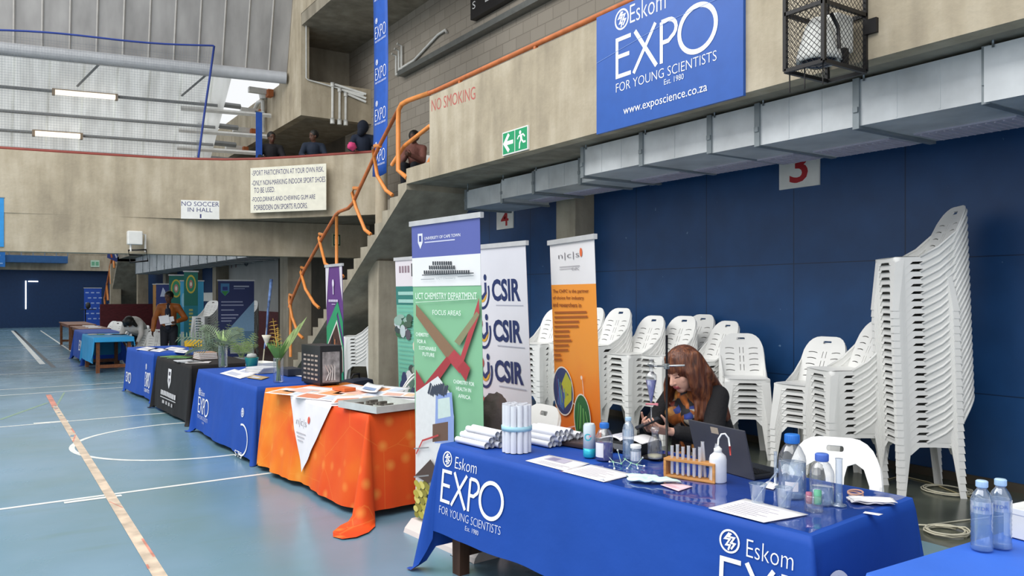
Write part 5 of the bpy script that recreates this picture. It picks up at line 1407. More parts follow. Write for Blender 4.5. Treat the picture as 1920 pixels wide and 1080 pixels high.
for k in range(5): R_.P.disc(0.13, 1.75-0.2*k, 0.05, '#a8743a', 0.06, 10)
R_.done()
A, B = facing(174, 38.0, 0.74); R_ = Roll('royal blue backdrop banner with rows of small logos at the far tables', A, B, 2.0, [(0.09, 2.0, '#2757c0')], 0.0)
for k in range(6):
    for j in range(3): R_.P.rect(0.06+0.23*j+(0.1 if k % 2 else 0), 1.75-0.25*k, 0.14, 0.06, '#a9c0f0')
R_.done()

# ================================================================== THINGS ON AND AROUND THE TABLES
M_PAPER = mat('white_paper', '#eceaec', rough=0.6, var=0.015)
M_PAPERW = mat('rolled_paper', '#e6e8ee', rough=0.6, var=0.02)
M_GLASS = thin_glass('clear_glass', '#fdfeff', gloss=0.08, body=0.04)
M_PET = thin_glass('clear_bottle_plastic', '#fbfdff', gloss=0.10, rough=0.06, body=0.18, dcol='#b4d4f6')
M_WATER = thin_glass('water', '#f3f9fe', gloss=0.08, body=0.17, dcol='#9cc8f6')
M_PURPLE = mat('purple_solution', '#3c3f86', rough=0.15, var=0.05)
M_LILAC = mat('lilac_solution', '#8f93d8', rough=0.15, var=0.05)
M_CAPB = mat('blue_screw_cap', '#2f78d0', rough=0.4)
M_CAPB2 = mat('pale_blue_screw_cap', '#5578cf', rough=0.4)
M_LABEL = mat('white_label', '#e4e4ea', rough=0.5)
TZ = 0.7545
def sheet(name, label, cat, corners, z, m=M_PAPER, group=None, prints=None, curl=0.0):
    """a thin sheet given by its four picture corners, lying at height z"""
    ps = [on_z(x, y, z) for x, y in corners]
    c = sum(ps, Vector())/4
    t = thing(name, label, cat, (c.x, c.y, z), 0, group)
    mb = MB()
    def fn(a, b_):
        p = ps[0].lerp(ps[1], a).lerp(ps[3].lerp(ps[2], a), b_)-c
        return Vector((p.x, p.y, 0.0008+curl*(a-0.5)**2*4+curl*0.5*(b_-0.5)**2))
    mb.grid(fn, 6, 6); mb.solidify(0.0006); part('paper', mb, m, t)
    if prints:
        P = Print(lambda u, v, l: fn(u, v)+Vector((0, 0, l)))
        for q in prints: getattr(P, q[0])(*q[1:])
        P.done('print', t)
    return t
TEXTROWS = lambda n, col='#b9b4bc', x=0.12, w=0.7, y0=0.12, dy=0.09: [('rect', x, y0+dy*k, w*(0.7+0.3*((k*7) % 3)/2), 0.018, col) for k in range(n)]

# ---- paper rolls
def roll(name_label, group, a, b_, r=0.0175):
    a = Vector(a); b_ = Vector(b_); c = (a+b_)/2
    t = thing('paper_roll', name_label, 'paper roll', (c.x, c.y, min(a.z, b_.z)-(r if abs(a.z-b_.z) < 0.1 else 0)), 0, group)
    m = MB(); m.tube([a, b_], r, seg=14, cap=False); m.tube([a, b_], r-0.002, seg=14, cap=False); m.tube([a+(b_-a)*0.01, b_-(b_-a)*0.01], r*0.72, seg=10, cap=False); part('sheet', m, M_PAPERW, t, world=True)
    return t
rnd = random.Random(3)
spots = [(2.285+0.040*k, TZ+0.0175) for k in range(7)]+[(2.305+0.040*k, TZ+0.0478) for k in range(5)]+[(2.345+0.042*k, TZ+0.078) for k in range(2)]
for x, z in spots:
    s_ = rnd.uniform(-0.03, 0.03); y = 3.80+rnd.uniform(-0.02, 0.02)
    roll('white paper roll lying in the pile left of the standing bundle', 'paper rolls lying left of the bundle', (x+0.03+s_*0.2, y+0.28, z), (x+0.06, y, z))
spots = [(2.63+0.037*k, TZ+0.0175) for k in range(8)]+[(2.65+0.037*k, TZ+0.0478) for k in range(7)]+[(2.67+0.038*k, TZ+0.078) for k in range(4)]
for x, z in spots:
    y = 3.62+rnd.uniform(-0.02, 0.02)+0.1*(x-2.6)
    roll('white paper roll lying in the pile right of the standing bundle', 'paper rolls lying right of the bundle', (x+0.0, y+0.28, z), (x+0.035, y, z))
bx, by = 2.455, 3.66
for r_, n in ((0.0, 1), (0.034, 6), (0.067, 12)):
    for k in range(n):
        a = 2*PI*k/n+0.2
        q = (bx+r_*math.cos(a), by+r_*math.sin(a))
        roll('white paper roll standing in the bundle tied with a blue band', 'paper rolls standing in the banded bundle', (q[0], q[1], TZ), (q[0], q[1], TZ+0.262+rnd.uniform(-0.004, 0.004)), 0.0165)
m = MB(); m.lathe([(0.0855, 0.120), (0.0860, 0.120), (0.0860, 0.145), (0.0855, 0.145)], (0, 0, 0), None, 30)
o = part('paper_band', m, mat('light_blue_band', '#a9d6e6', rough=0.6)); o.location = (bx, by, TZ); tag(o, 'light blue paper band round the standing bundle of rolls', 'band')

# ---- papers on the nearest table
sheet('paper_sheet', 'printed white sheet with a small picture, left of two overlapping sheets', 'paper', [(985, 864), (1062, 884), (1106, 869), (1030, 853)], 0.753, prints=[('rect', 0.16, 0.5, 0.5, 0.38, '#b9b4c6'), ('rect', 0.22, 0.55, 0.2, 0.28, '#8f8aa8')]+TEXTROWS(3, x=0.2))
sheet('paper_sheet', 'white sheet right of two overlapping sheets at the table front', 'paper', [(1054, 884), (1132, 904), (1190, 890), (1108, 871)], 0.7545, prints=TEXTROWS(8, '#d2c8cc'))
sheet('paper_sheet', 'white form lying before the plastic cups and large bottles', 'paper', [(1328, 953), (1432, 980), (1516, 965), (1398, 935)], 0.757, prints=TEXTROWS(8, '#cfcad6'))
sheet('paper_sheet', 'white sheet behind the standing bundle of rolls', 'paper', [(1020, 826), (1090, 838), (1130, 822), (1050, 812)], 0.753, prints=TEXTROWS(4))
sheet('paper_sheet', 'pale blue sheet near the back edge behind the piled rolls', 'paper', [(1000, 815), (1040, 822), (1075, 812), (1040, 805)], 0.753, mat('pale_blue_paper', '#c9d4ec', rough=0.6))
sheet('paper_sheet', 'small pink paper beside the white glove', 'paper', [(1238, 909), (1272, 921), (1299, 912), (1262, 904)], 0.757, mat('pink_paper', '#ecc9d2', rough=0.6), prints=TEXTROWS(4, '#d49aa8'))
sheet('paper_sheet', 'thin white paper strip lying near the table corner', 'paper', [(1618, 962), (1648, 967), (1656, 964), (1622, 959)], 0.757)  # white strip stands in for the reflection streak on the plastic sheet
sheet('paper_sheet', 'small white slip near the laptop and the thin glass tube', 'paper', [(1424, 912), (1450, 918), (1462, 908), (1440, 902)], 0.757)

# ---- dark laptop / tablet, and a booklet lying on it
q = on_z(1102, 838, 0.76)
t = thing('closed_laptop', 'closed dark brown laptop behind the spray can', 'laptop', (q.x+0.07, q.y, TZ), 0.25)
m = MB(); m.box((0, 0, 0.012), (0.23, 0.33, 0.022), bevel=0.006); part('body', m, mat('dark_brown_lid', '#3a302e', rough=0.35), t)
m = MB(); m.box((0, 0, 0.024), (0.222, 0.322, 0.003)); part('lid', m, mat('dark_brown_lid2', '#44393a', rough=0.3), t)
q = on_z(1158, 846, 0.76)
t = thing('carry_case', 'flat black case under the open booklet behind the water bottle', 'case', (q.x+0.10, q.y+0.02, TZ), 0.15)
m = MB(); m.box((0, 0, 0.03), (0.22, 0.30, 0.06), bevel=0.012); part('shell', m, mat('black_case', '#191b1d', rough=0.5), t)
m = MB(); m.box((-0.112, 0, 0.033), (0.006, 0.26, 0.03)); part('grey_side', m, mat('grey_case_side', '#77797a', rough=0.5), t)
t = thing('open_booklet', 'open white booklet with curled pages on the black case', 'booklet', (q.x+0.10, q.y+0.02, TZ+0.0605), 0.3)
m = MB()
for s_ in (-1, 1): m.grid(lambda a, b_: Vector((-0.09+0.18*b_, s_*0.14*a, 0.002+0.022*math.sin(PI*min(1, a*1.1))**0.7*(1-0.5*a))), 10, 2)
m.solidify(0.003); part('pages', m, M_PAPER, t)
P = Print(lambda u, v, l: Vector((-0.09+0.18*v, 0.14*u, 0.003+0.022*math.sin(PI*min(1, abs(u)*1.1))**0.7*(1-0.5*abs(u))+l)))
for k in range(6): P.rect(0.15+0.1*k, 0.1, 0.03, 0.7, '#b4b8d0')
P.done('print', t)

# ---- spray can
q = on_z(1105, 857, 0.755)
t = thing('drink_can', 'slim white drink can with turquoise foot and ring emblem', 'can', (q.x, q.y, TZ))
m = MB(); m.lathe([(0.028, 0), (0.033, 0.006), (0.033, 0.05)], (0, 0, 0), None, 24); part('foot_band', m, mat('turquoise_band', '#2fb4cc', rough=0.3, metal=0.2), t)
m = MB(); m.lathe([(0.033, 0.05), (0.033, 0.168), (0.028, 0.178), (0.027, 0.181), (0.025, 0.178), (0.0, 0.177)], (0, 0, 0), None, 24); part('body', m, mat('white_can', '#d5e2e8', rough=0.3, metal=0.1), t)
P = Print(lambda u, v, l: Vector(((0.0333+l)*math.cos(u/0.033+math.atan2(-q.y, -q.x)), (0.0333+l)*math.sin(u/0.033+math.atan2(-q.y, -q.x)), v)))
P.ring(-0.008, 0.112, 0.016, 0.006, '#37b0c4'); P.disc(0.004, 0.118, 0.006, '#e69ab0'); P.done('emblem', t)

def bottle(label, loc, prof, cap, liquid=None, lm=None, lab=None, capm=None, glass=M_GLASS, name='reagent_bottle', cat='bottle', seg=28):
    t = thing(name, label, cat, (loc[0], loc[1], loc[2] if len(loc) > 2 else TZ))
    m = MB(); m.lathe(prof, (0, 0, 0), None, seg); part('body', m, glass, t)
    if liquid: m = MB(); m.lathe(liquid, (0, 0, 0), None, seg); part('liquid', m, lm, t)
    if cap:
        r0, z0, z1 = cap; m = MB(); m.lathe([(r0*0.97, z0), (r0, z0+0.002), (r0, z1-0.003), (r0*0.9, z1), (0.0, z1)], (0, 0, 0), None, 24)
        for k in range(24):
            a = k*2*PI/24; m.box((r0*math.cos(a), r0*math.sin(a), (z0+z1)/2), (0.002, 0.0016, (z1-z0)*0.8), rz=a)
        part('cap', m, capm or M_CAPB, t)
    if lab:
        a0, a1, z0, z1, r = lab; m = MB(); m.grid(lambda a, b_: Vector((r*math.cos(a0+(a1-a0)*a), r*math.sin(a0+(a1-a0)*a), z0+(z1-z0)*b_)), 10, 1); part('label', m, M_LABEL, t)
    return t
def lab_prof(R, H, rn): return [(R*0.9, 0), (R, 0.006), (R, H*0.60), (R*0.94, H*0.67), (rn*1.5, H*0.80), (rn, H*0.85), (rn, H*0.90)]
q = on_z(1133, 862, 0.755); va = math.atan2(-q.y, -q.x)
bottle('reagent bottle of purple liquid with blue cap and white label beside the can', (q.x, q.y), lab_prof(0.046, 0.195, 0.02), (0.024, 0.168, 0.196), [(0.043, 0.004), (0.0445, 0.008), (0.0445, 0.092), (0.0, 0.092)], M_PURPLE, (va-1.25, va-0.1, 0.02, 0.095, 0.0468))
for nm, px, py, lab in [('a', 1178, 860, 'small water bottle with pale cap standing before the seated person')]:
    q = on_z(px, py, 0.755)
    PETP = [(0.026, 0), (0.031, 0.004), (0.031, 0.02)]+[q_ for k_ in range(6) for q_ in ((0.0292, 0.026+0.015*k_), (0.031, 0.033+0.015*k_))]+[(0.031, 0.122), (0.0305, 0.155), (0.030, 0.165), (0.024, 0.182), (0.016, 0.194), (0.0135, 0.198), (0.0135, 0.205)]
    t = bottle(lab, (q.x, q.y), PETP, (0.0155, 0.203, 0.222), [(0.029, 0.004), (0.029, 0.10), (0.0, 0.10)], M_WATER, (0, 2*PI, 0.122, 0.155, 0.0313), capm=mat('ice_blue_cap', '#b9d6ec', rough=0.4), glass=M_PET, name='water_bottle')
    for c in t.children:
        if c.name.startswith('label'): c.data.materials[0] = thin_glass('clear_label', '#f4f8fc', gloss=0.08, body=0.55, dcol='#dfe8f4')
q = on_z(1192, 867, 0.755)
bottle('small white sample jar with white lid in the middle of the table', (q.x, q.y), [(0.026, 0), (0.0275, 0.003), (0.0275, 0.07), (0.024, 0.075)], (0.0275, 0.074, 0.094), None, None, (0, 2*PI, 0.012, 0.06, 0.0279), capm=mat('white_lid', '#eef0ee', rough=0.45), glass=M_PET, name='sample_jar', cat='jar')
q = on_z(1228, 862, 0.755)
FLX, FLY = q.x, q.y
bottle('clear glass flask on the black base of the clamp stand', (q.x, q.y, TZ+0.0085), [(0.036, 0), (0.04, 0.005), (0.040, 0.05), (0.038, 0.075), (0.028, 0.105), (0.017, 0.122), (0.0165, 0.14), (0.022, 0.144), (0.024, 0.155), (0.018, 0.165), (0.006, 0.168)], None, [(0.037, 0.003), (0.038, 0.018), (0.0, 0.018)], mat('pale_residue', '#cfc9a8', rough=0.3), None, name='glass_flask', cat='flask')

# ---- clamp stand with separating funnel
q = on_z(1250, 857, 0.755); RX, RY = q.x, q.y
t = thing('clamp_stand', 'black clamp stand with tall rod holding the funnel before the seated person', 'stand', (RX, RY, TZ))
m = MB(); m.box((-0.05, 0.03, 0.004), (0.15, 0.13, 0.008), bevel=0.003, rz=0.3); part('base', m, M_BLACK, t)
m = MB(); m.tube([(0, 0, 0.008), (0, 0, 0.655)], 0.0065, seg=12); part('rod', m, M_BLACK, t)
ir = Vector((0.71, -0.705, 0))                    # along the clamp arm
zc = 0.488
m = MB(); m.tube([ir*0.095+Vector((0, 0, zc+0.006)), ir*-0.05+Vector((0, 0, zc))], 0.0055, seg=10); part('clamp_arm', m, mat('chrome', '#b9bcbc', rough=0.25, metal=0.9), t)
m = MB(); m.box((0, 0, zc), (0.026, 0.022, 0.03), bevel=0.004); m.tube([(0.004, 0.02, zc), (-0.01, -0.026, zc)], 0.004, seg=8); part('boss_head', m, mat('grey_casting', '#8f9494', rough=0.4, metal=0.6), t)
fc = ir*-0.082+Vector((0, 0, 0))
m = MB()
for s_ in (-1, 1): m.tube([ir*-0.05+Vector((0, 0, zc)), fc+Vector((0.012*s_*0.7+0.01, 0.012*s_*0.7+0.01, zc+0.002)), fc+Vector((0.014*s_*0.7, 0.014*s_*0.7, zc+0.004)), fc+ir*-0.02+Vector((0.008*s_, 0.008*s_, zc+0.006))], 0.0045, seg=8)
part('clamp_jaw', m, mat('chrome', '#b9bcbc'), t)
F0 = Vector((RX, RY, TZ))+fc
t = thing('separating_funnel', 'glass separating funnel of lilac liquid held by the clamp', 'funnel', (F0.x, F0.y, TZ+0.20))
m = MB(); m.lathe([(0.004, 0.0), (0.004, 0.085), (0.008, 0.1), (0.030, 0.215), (0.031, 0.232), (0.024, 0.246), (0.011, 0.256), (0.0105, 0.285), (0.013, 0.288)], (0, 0, 0), None, 24); part('body', m, M_GLASS, t)
m = MB(); m.lathe([(0.0035, 0.09), (0.007, 0.104), (0.0285, 0.212), (0.0, 0.212)], (0, 0, 0), None, 24); part('liquid', m, thin_glass('lilac_liquid', '#7f84d0', gloss=0.05, body=0.45), t)
m = MB(); m.tube([ir*-0.03+Vector((0, 0, 0.082)), ir*0.03+Vector((0, 0, 0.082))], 0.0055, seg=10); m.box(ir*0.03+Vector((0, 0, 0.082)), (0.008, 0.016, 0.014), bevel=0.002); part('stopcock', m, mat('pink_tap', '#e88f98', rough=0.4), t)
m = MB(); m.lathe([(0.010, 0.285), (0.016, 0.292), (0.018, 0.302), (0.012, 0.306), (0.006, 0.312), (0.016, 0.318), (0.014, 0.326), (0.0, 0.328)], (0, 0, 0), None, 18); part('stopper', m, M_GLASS, t)

# ---- molecule model
t_ = thing('molecule_model', 'ball-and-stick molecule model of white and green balls on the plastic sheet', 'model', (*on_z(1170, 872, 0.757).xy, TZ))
nodes = [(1140, 862, 0.03, 0), (1150, 869, 0.012, 1), (1158, 856, 0.045, 0), (1165, 872, 0.012, 1), (1172, 866, 0.02, 1), (1183, 871, 0.012, 1), (1194, 874, 0.012, 1), (1205, 866, 0.03, 0), (1208, 876, 0.010, 0), (1152, 880, 0.008, 0), (1176, 880, 0.008, 0), (1196, 880, 0.008, 0), (1143, 868, 0.010, 0)]
pos = [on_z(x, y, 0.757).xy for x, y, h_, g_ in nodes]; pos = [Vector((p.x, p.y, TZ+n_[2]*0.8)) for p, n_ in zip(pos, nodes)]
m = MB()
for a, b_ in [(0, 1), (1, 3), (2, 3), (3, 4), (4, 5), (5, 6), (6, 7), (6, 8), (1, 9), (5, 10), (6, 11), (1, 12)]: m.tube([pos[a], pos[b_]], 0.0018, seg=6)
part('bond_stick', m, mat('mint_sticks', '#c4e2d4', rough=0.4), t_, world=True)
for k, (p, n_) in enumerate(zip(pos, nodes)):
    m = MB(); m.ball(p, 0.0055 if n_[3] == 0 else 0.006, None, 12, 8); part('atom', m, mat('white_atom', '#eef0ee', rough=0.3) if n_[3] == 0 else mat('mint_atom', '#7fbf9a', rough=0.35), t_, world=True)

# ---- test-tube rack
a = on_z(1244, 893, 0.755); b_ = on_z(1340, 907, 0.755); d = (b_-a); Lr = d.length; ang = math.atan2(d.y, d.x)
M_PINE = mat('pine_rack', '#c98f52', rough=0.5, var=0.12, scale=6, stretch=(1, 8, 8))
t = thing('test_tube_rack', 'pale wooden rack of test tubes in front of the laptop', 'test tube rack', (a.x, a.y, TZ), ang)
m = MB(); m.span((0, 0, 0), (Lr, 0.062, 0.010), bevel=0.002); part('bottom_board', m, M_PINE, t)
m = MB(); m.span((0, 0, 0.078), (Lr, 0.062, 0.090), bevel=0.002); part('top_board', m, M_PINE, t)
for x in (0.0, Lr-0.012): m = MB(); m.span((x, 0, 0.010), (x+0.012, 0.062, 0.078)); part('end_board', m, M_PINE, t)
RT = Matrix.Rotation(ang, 4, 'Z'); RT.translation = Vector((a.x, a.y, TZ))
def tube_in_rack(k, x, y, top, lab, tilt=0.0, fill=None):
    p = RT @ Vector((x, y, 0.011))
    t = thing('test_tube', lab, 'test tube', p, ang)
    m = MB(); R3 = Matrix.Rotation(tilt, 3, 'Y'); m.lathe([(0.0, 0.0), (0.006, 0.002), (0.0078, 0.008), (0.0078, top-0.002), (0.0092, top)], (0, 0, 0), None, 14, rot=R3); part('glass', m, thin_glass('frosted_tube', '#fbfcff', gloss=0.1, rough=0.1, body=0.4), t)
    if fill: m = MB(); m.lathe([(0.0, 0.002), (0.006, 0.004), (0.0066, 0.009), (0.0066, fill)], (0, 0, 0), None, 12, rot=R3); part('contents', m, mat('cloudy_white', '#d8dade', rough=0.4), t)
words = ['first', 'second', 'third', 'fourth', 'fifth', 'sixth']
for k in range(6): tube_in_rack(k, 0.036+0.028*k, 0.018, 0.138+0.008*((k*3) % 2), words[k]+' test tube from the left in the front row of the wooden rack', 0, 0.07 if k in (1, 3) else None)
for k, (x, tl, lab) in enumerate([(0.17, 0.05, 'left'), (0.192, -0.08, 'middle'), (0.212, 0.22, 'right')]): tube_in_rack(k, x, 0.045, 0.168, lab+' of three tall tubes leaning in the back row of the rack', tl)

# ---- wash bottle
q = on_z(1346, 903, 0.755)
t = thing('wash_bottle', 'white plastic wash bottle with bent spout and red tip beside the rack', 'wash bottle', (q.x, q.y, TZ))
m = MB(); m.lathe([(0.036, 0), (0.040, 0.005), (0.040, 0.105), (0.036, 0.122), (0.018, 0.138)], (0, 0, 0), None, 26); part('body', m, mat('milky_plastic', '#dfe3ea', rough=0.4), t)
m = MB(); m.lathe([(0.018, 0.136), (0.0185, 0.155), (0.012, 0.160), (0.006, 0.168), (0.0, 0.168)], (0, 0, 0), None, 20); part('cap', m, mat('white_lid', '#eef0ee'), t)
m = MB(); m.tube([Vector((0, 0, 0.165)), Vector((0, 0, 0.20))+ir*0.003, Vector((0, 0, 0.222))+ir*0.016, Vector((0, 0, 0.225))+ir*0.032, Vector((0, 0, 0.205))+ir*0.048, Vector((0, 0, 0.16))+ir*0.054], 0.0042, seg=10); part('spout', m, mat('white_lid', '#eef0ee'), t)
m = MB(); m.tube([Vector((0, 0, 0.168))+ir*0.0535, Vector((0, 0, 0.125))+ir*0.057], 0.0055, seg=10, r1=0.003); part('red_tip', m, mat('red_tip', '#c9473f', rough=0.4), t)

# ---- open laptop, its back to the hall
t = thing('laptop', 'open dark grey laptop with a small sticker, its lid towards the hall', 'laptop', (3.02, 2.66, TZ), -0.10)
m = MB(); m.box((0.115, 0, 0.008), (0.235, 0.39, 0.016), bevel=0.004); part('base', m, mat('laptop_black', '#1f2022', rough=0.4), t)
m = MB()
for i in range(5):
    for j in range(14): m.box((0.05+0.019*i, -0.155+0.0238*j, 0.0175), (0.015, 0.019, 0.003))
part('keyboard', m, mat('key_black', '#141416', rough=0.5), t)
lidR = Matrix.Rotation(math.radians(-15), 3, 'Y')
m = MB(); m.box(lidR @ Vector((0, 0, 0.122)), (0.008, 0.395, 0.245), bevel=0.003, rot=lidR); part('lid', m, mat('laptop_grey', '#4a4b52', rough=0.38, metal=0.3), t)
m = MB(); m.box(lidR @ Vector((-0.0045, 0.01, 0.215)), (0.001, 0.052, 0.032), rot=lidR); part('sticker', m, mat('tan_sticker', '#b3a591', rough=0.5), t)
m = MB(); m.box(lidR @ Vector((0.0046, 0, 0.122)), (0.0008, 0.34, 0.21), rot=lidR); part('screen', m, mat('dark_screen', '#0d0f14', rough=0.15), t)

# ---- crumpled glove, tissue, ring
q = on_z(1222, 903, 0.757)
m = MB()
def glove(a, b_):
    th = 2*PI*a; ph = PI*(b_-0.5)
    r = 0.125*(1+0.25*math.sin(3*th+1))*math.cos(ph); v = Vector((r*math.cos(th), 0.45*r*math.sin(th), 0.010*math.sin(ph)))
    return v+Vector((0, 0, 0.013+0.010*noise.noise(v*28)+0.006*noise.noise(v*60)))
m.grid(glove, 40, 12); o = single('latex_glove', m, mat('pale_latex', '#cfeae2', rough=0.5, var=0.03, scale=20), 'crumpled white and mint glove lying before the test tube rack', 'glove'); o.location = (q.x, q.y, TZ-0.001); o.rotation_euler = (0, 0, ang+0.15)
q = on_z(1634, 941, 0.757)
m = MB()
for k in range(2): m.grid(lambda a, b_: Vector((0.085*(a-0.5)*2+0.01*k, 0.045*(b_-0.5)*2, 0.004+0.006*k+0.008*noise.noise(Vector((a*4, b_*5, k*3.0))))), 14, 10)
m.solidify(0.002); o = single('tissue', m, M_PAPER, 'folded white tissue near the corner of the nearest table', 'tissue'); o.location = (q.x, q.y, TZ+0.001); o.rotation_euler = (0, 0, -0.75)
q = on_z(1604, 929, 0.757)
m = MB(); m.tube([(0.030*math.cos(k*PI/14), 0.030*math.sin(k*PI/14), 0.005+0.004*math.sin(k*PI/14)) for k in range(28)], 0.004, closed=True); m.tube([(0.028*math.cos(k*PI/14), 0.031*math.sin(k*PI/14), 0.013+0.004*math.cos(k*PI/14)) for k in range(28)], 0.004, closed=True)
o = single('rubber_ring', m, mat('pinkish_rubber', '#c79a8a', rough=0.5), 'coiled pinkish rubber ring beside the tissue', 'ring'); o.location = (q.x, q.y, TZ+0.001)

# ---- the big bottles, cylinders and cups at the near end
q = on_z(1485, 931, 0.755)
bottle('largest clear bottle with bright blue cap, full of water', (q.x, q.y), lab_prof(0.058, 0.268, 0.025), (0.031, 0.232, 0.270), [(0.055, 0.004), (0.056, 0.01), (0.056, 0.15), (0.0, 0.15)], M_WATER, (math.atan2(-q.y, -q.x)-0.5, math.atan2(-q.y, -q.x)+0.45, 0.035, 0.075, 0.0585))
q = on_z(1541, 944, 0.755)
bottle('smaller clear bottle with violet-blue cap in front of the open-backed chair', (q.x, q.y), lab_prof(0.049, 0.208, 0.022), (0.0265, 0.178, 0.209), [(0.046, 0.004), (0.047, 0.01), (0.047, 0.07), (0.0, 0.07)], M_WATER, None, capm=M_CAPB2)
q = on_z(1573, 948, 0.755)
t = thing('measuring_cylinder', 'narrow clear measuring cylinder right of the smaller bottle', 'measuring cylinder', (q.x, q.y, TZ))
m = MB(); m.lathe([(0.03, 0), (0.03, 0.005), (0.015, 0.009), (0.0135, 0.014), (0.0135, 0.19), (0.0155, 0.195)], (0, 0, 0), None, 20); part('glass', m, M_PET, t)
m = MB(); m.lathe([(0.0125, 0.015), (0.0125, 0.05), (0.0, 0.05)], (0, 0, 0), None, 16); part('liquid', m, M_WATER, t)
q = on_z(1454, 908, 0.755)
t = thing('glass_tube', 'thin upright glass tube left of the largest bottle', 'tube', (q.x, q.y, TZ))
m = MB(); m.lathe([(0.016, 0.0), (0.016, 0.003), (0.0075, 0.006), (0.0075, 0.148), (0.0085, 0.15)], (0, 0, 0), None, 16); part('glass', m, M_PET, t)
for px, py, lab, sl in [(1421, 943, 'left clear plastic cup with a straw before the laptop', (0.05, -0.06)), (1470, 951, 'right clear plastic cup with a pipette before the largest bottle', (0.055, -0.05))]:
    q = on_z(px, py, 0.755)
    t = thing('plastic_cup', lab, 'cup', (q.x, q.y, TZ))
    m = MB(); m.lathe([(0.0, 0.001), (0.024, 0.001), (0.025, 0.004), (0.034, 0.078), (0.0365, 0.080), (0.0365, 0.083)], (0, 0, 0), None, 22); part('cup', m, M_PET, t)
    t = thing('pipette', 'clear pipette leaning in the '+('left' if sl[0] == 0.05 else 'right')+' plastic cup', 'pipette', (q.x-0.012, q.y+0.010, TZ+0.004))
    m = MB(); m.tube([(0, 0, 0), (0.02+sl[0]*0.4, -0.01+sl[1]*0.5, 0.085), (0.02+sl[0]*0.8, -0.01+sl[1], 0.135)], 0.003, seg=8); m.ball((0.02+sl[0]*0.8, -0.01+sl[1], 0.137), 0.006, sc=(1, 1, 1.8)); part('stem', m, M_PET, t)
q = on_z(1526, 958, 0.755)
t = thing('sample_jar', 'low jar holding green and pink caps before the smaller bottle', 'jar', (q.x, q.y, TZ))
m = MB(); m.lathe([(0.034, 0), (0.036, 0.004), (0.037, 0.062), (0.034, 0.066)], (0, 0, 0), None, 22); part('glass', m, M_GLASS, t)
m = MB(); m.lathe([(0.014, 0.03), (0.015, 0.032), (0.015, 0.085), (0.0, 0.088)], (0.008, -0.012, 0), None, 14); part('green_cap', m, mat('sea_green_cap', '#5fae8c', rough=0.45), t)
m = MB(); m.lathe([(0.012, 0.03), (0.013, 0.05), (0.012, 0.075), (0.0, 0.076)], (-0.012, 0.014, 0), None, 14); part('pink_cap', m, mat('dusk_pink_cap', '#a8607c', rough=0.45), t)
# ---- table at the bottom right corner
for px, py, lab in [(1841, 1030, 'left of two labelled water bottles on the plain blue cloth'), (1876, 1026, 'right of two labelled water bottles on the plain blue cloth')]:
    q = on_z(px, py, 0.755)
    t = bottle(lab, (q.x, q.y), [(r*1.12, z*1.05) for r, z in PETP], (0.018, 0.213, 0.236), [(0.0325, 0.004), (0.0325, 0.165), (0.0, 0.165)], M_WATER, (0, 2*PI, 0.128, 0.168, 0.0352), capm=mat('ice_blue_cap', '#b9d6ec'), glass=M_PET, name='water_bottle')
    for c in t.children:
        if c.name.startswith('label'): c.data.materials[0] = thin_glass('clear_label', '#e8eef4')
    va = math.atan2(-q.y, -q.x)
    P = Print(lambda u, v, l: Vector(((0.0357+l)*math.cos(va+u/0.0357), (0.0357+l)*math.sin(va+u/0.0357), v)))
    P.text('HYDR', -0.028, 0.141, 0.05, 0.012, '#5a76b8') ; P.done('lettering', t)
t = thing('white_box', 'white cardboard box at the right edge on the plain blue cloth', 'box', (3.06, 1.40, TZ), -0.1)
m = MB(); m.span((0, -0.25, 0), (0.16, 0, 0.105), bevel=0.003); part('carton', m, M_WHITE, t)
m = MB(); m.span((-0.002, -0.252, 0.085), (0.162, 0.002, 0.107), bevel=0.002); part('lid', m, mat('white_lid', '#eef0ee'), t)

# ---- orange table: case, papers, tray
q = on_z(600, 724, 0.755)
t = thing('computer_case', 'black computer case with a window on the far end of the orange table', 'computer', (q.x, q.y, TZ), 0.10)
cw, cd, ch = 0.23, 0.42, 0.385
m = MB(); m.span((0, 0, 0.012), (cw, cd, ch), bevel=0.006); part('shell', m, mat('case_black', '#232427', rough=0.4), t)
m = MB(); m.span((0.025, -0.004, 0.03), (cw-0.025, 0.002, ch-0.06)); part('side_window', m, mat('case_inside', '#8b8788', rough=0.4, var=0.35, scale=14), t)
m = MB()
for k in range(4): m.tube([(0.06+0.03*k, -0.008, 0.05), (0.09+0.02*k, -0.010, 0.12+0.02*k), (0.05+0.03*k, -0.008, 0.2)], 0.005, seg=6)
part('cable', m, mat('case_cable', '#d8d2d0', rough=0.4), t)
m = MB()
for i in range(4):
    for j in range(6): m.span((-0.004, 0.05+0.085*i, 0.05+0.045*j), (0.001, 0.05+0.085*i+0.055, 0.05+0.045*j+0.018))
part('front_grille', m, mat('case_slots', '#a39a90', rough=0.4, var=0.3, scale=20), t)
for x in (0.03, cw-0.03): m = MB(); m.span((x-0.015, 0.03, 0), (x+0.015, cd-0.03, 0.012)); part('foot', m, M_BLACK, t)
OPAP = [[(510, 736), (560, 741), (590, 733), (540, 729)], [(545, 733), (600, 740), (640, 731), (585, 726)], [(560, 744), (620, 750), (650, 741), (590, 735)], [(600, 738), (650, 744), (690, 736), (640, 730)], [(640, 737), (700, 742), (735, 733), (680, 727)], [(630, 755), (690, 752), (700, 742), (640, 744)], [(690, 731), (740, 735), (760, 728), (712, 724)], [(720, 741), (770, 744), (782, 738), (735, 734)]]
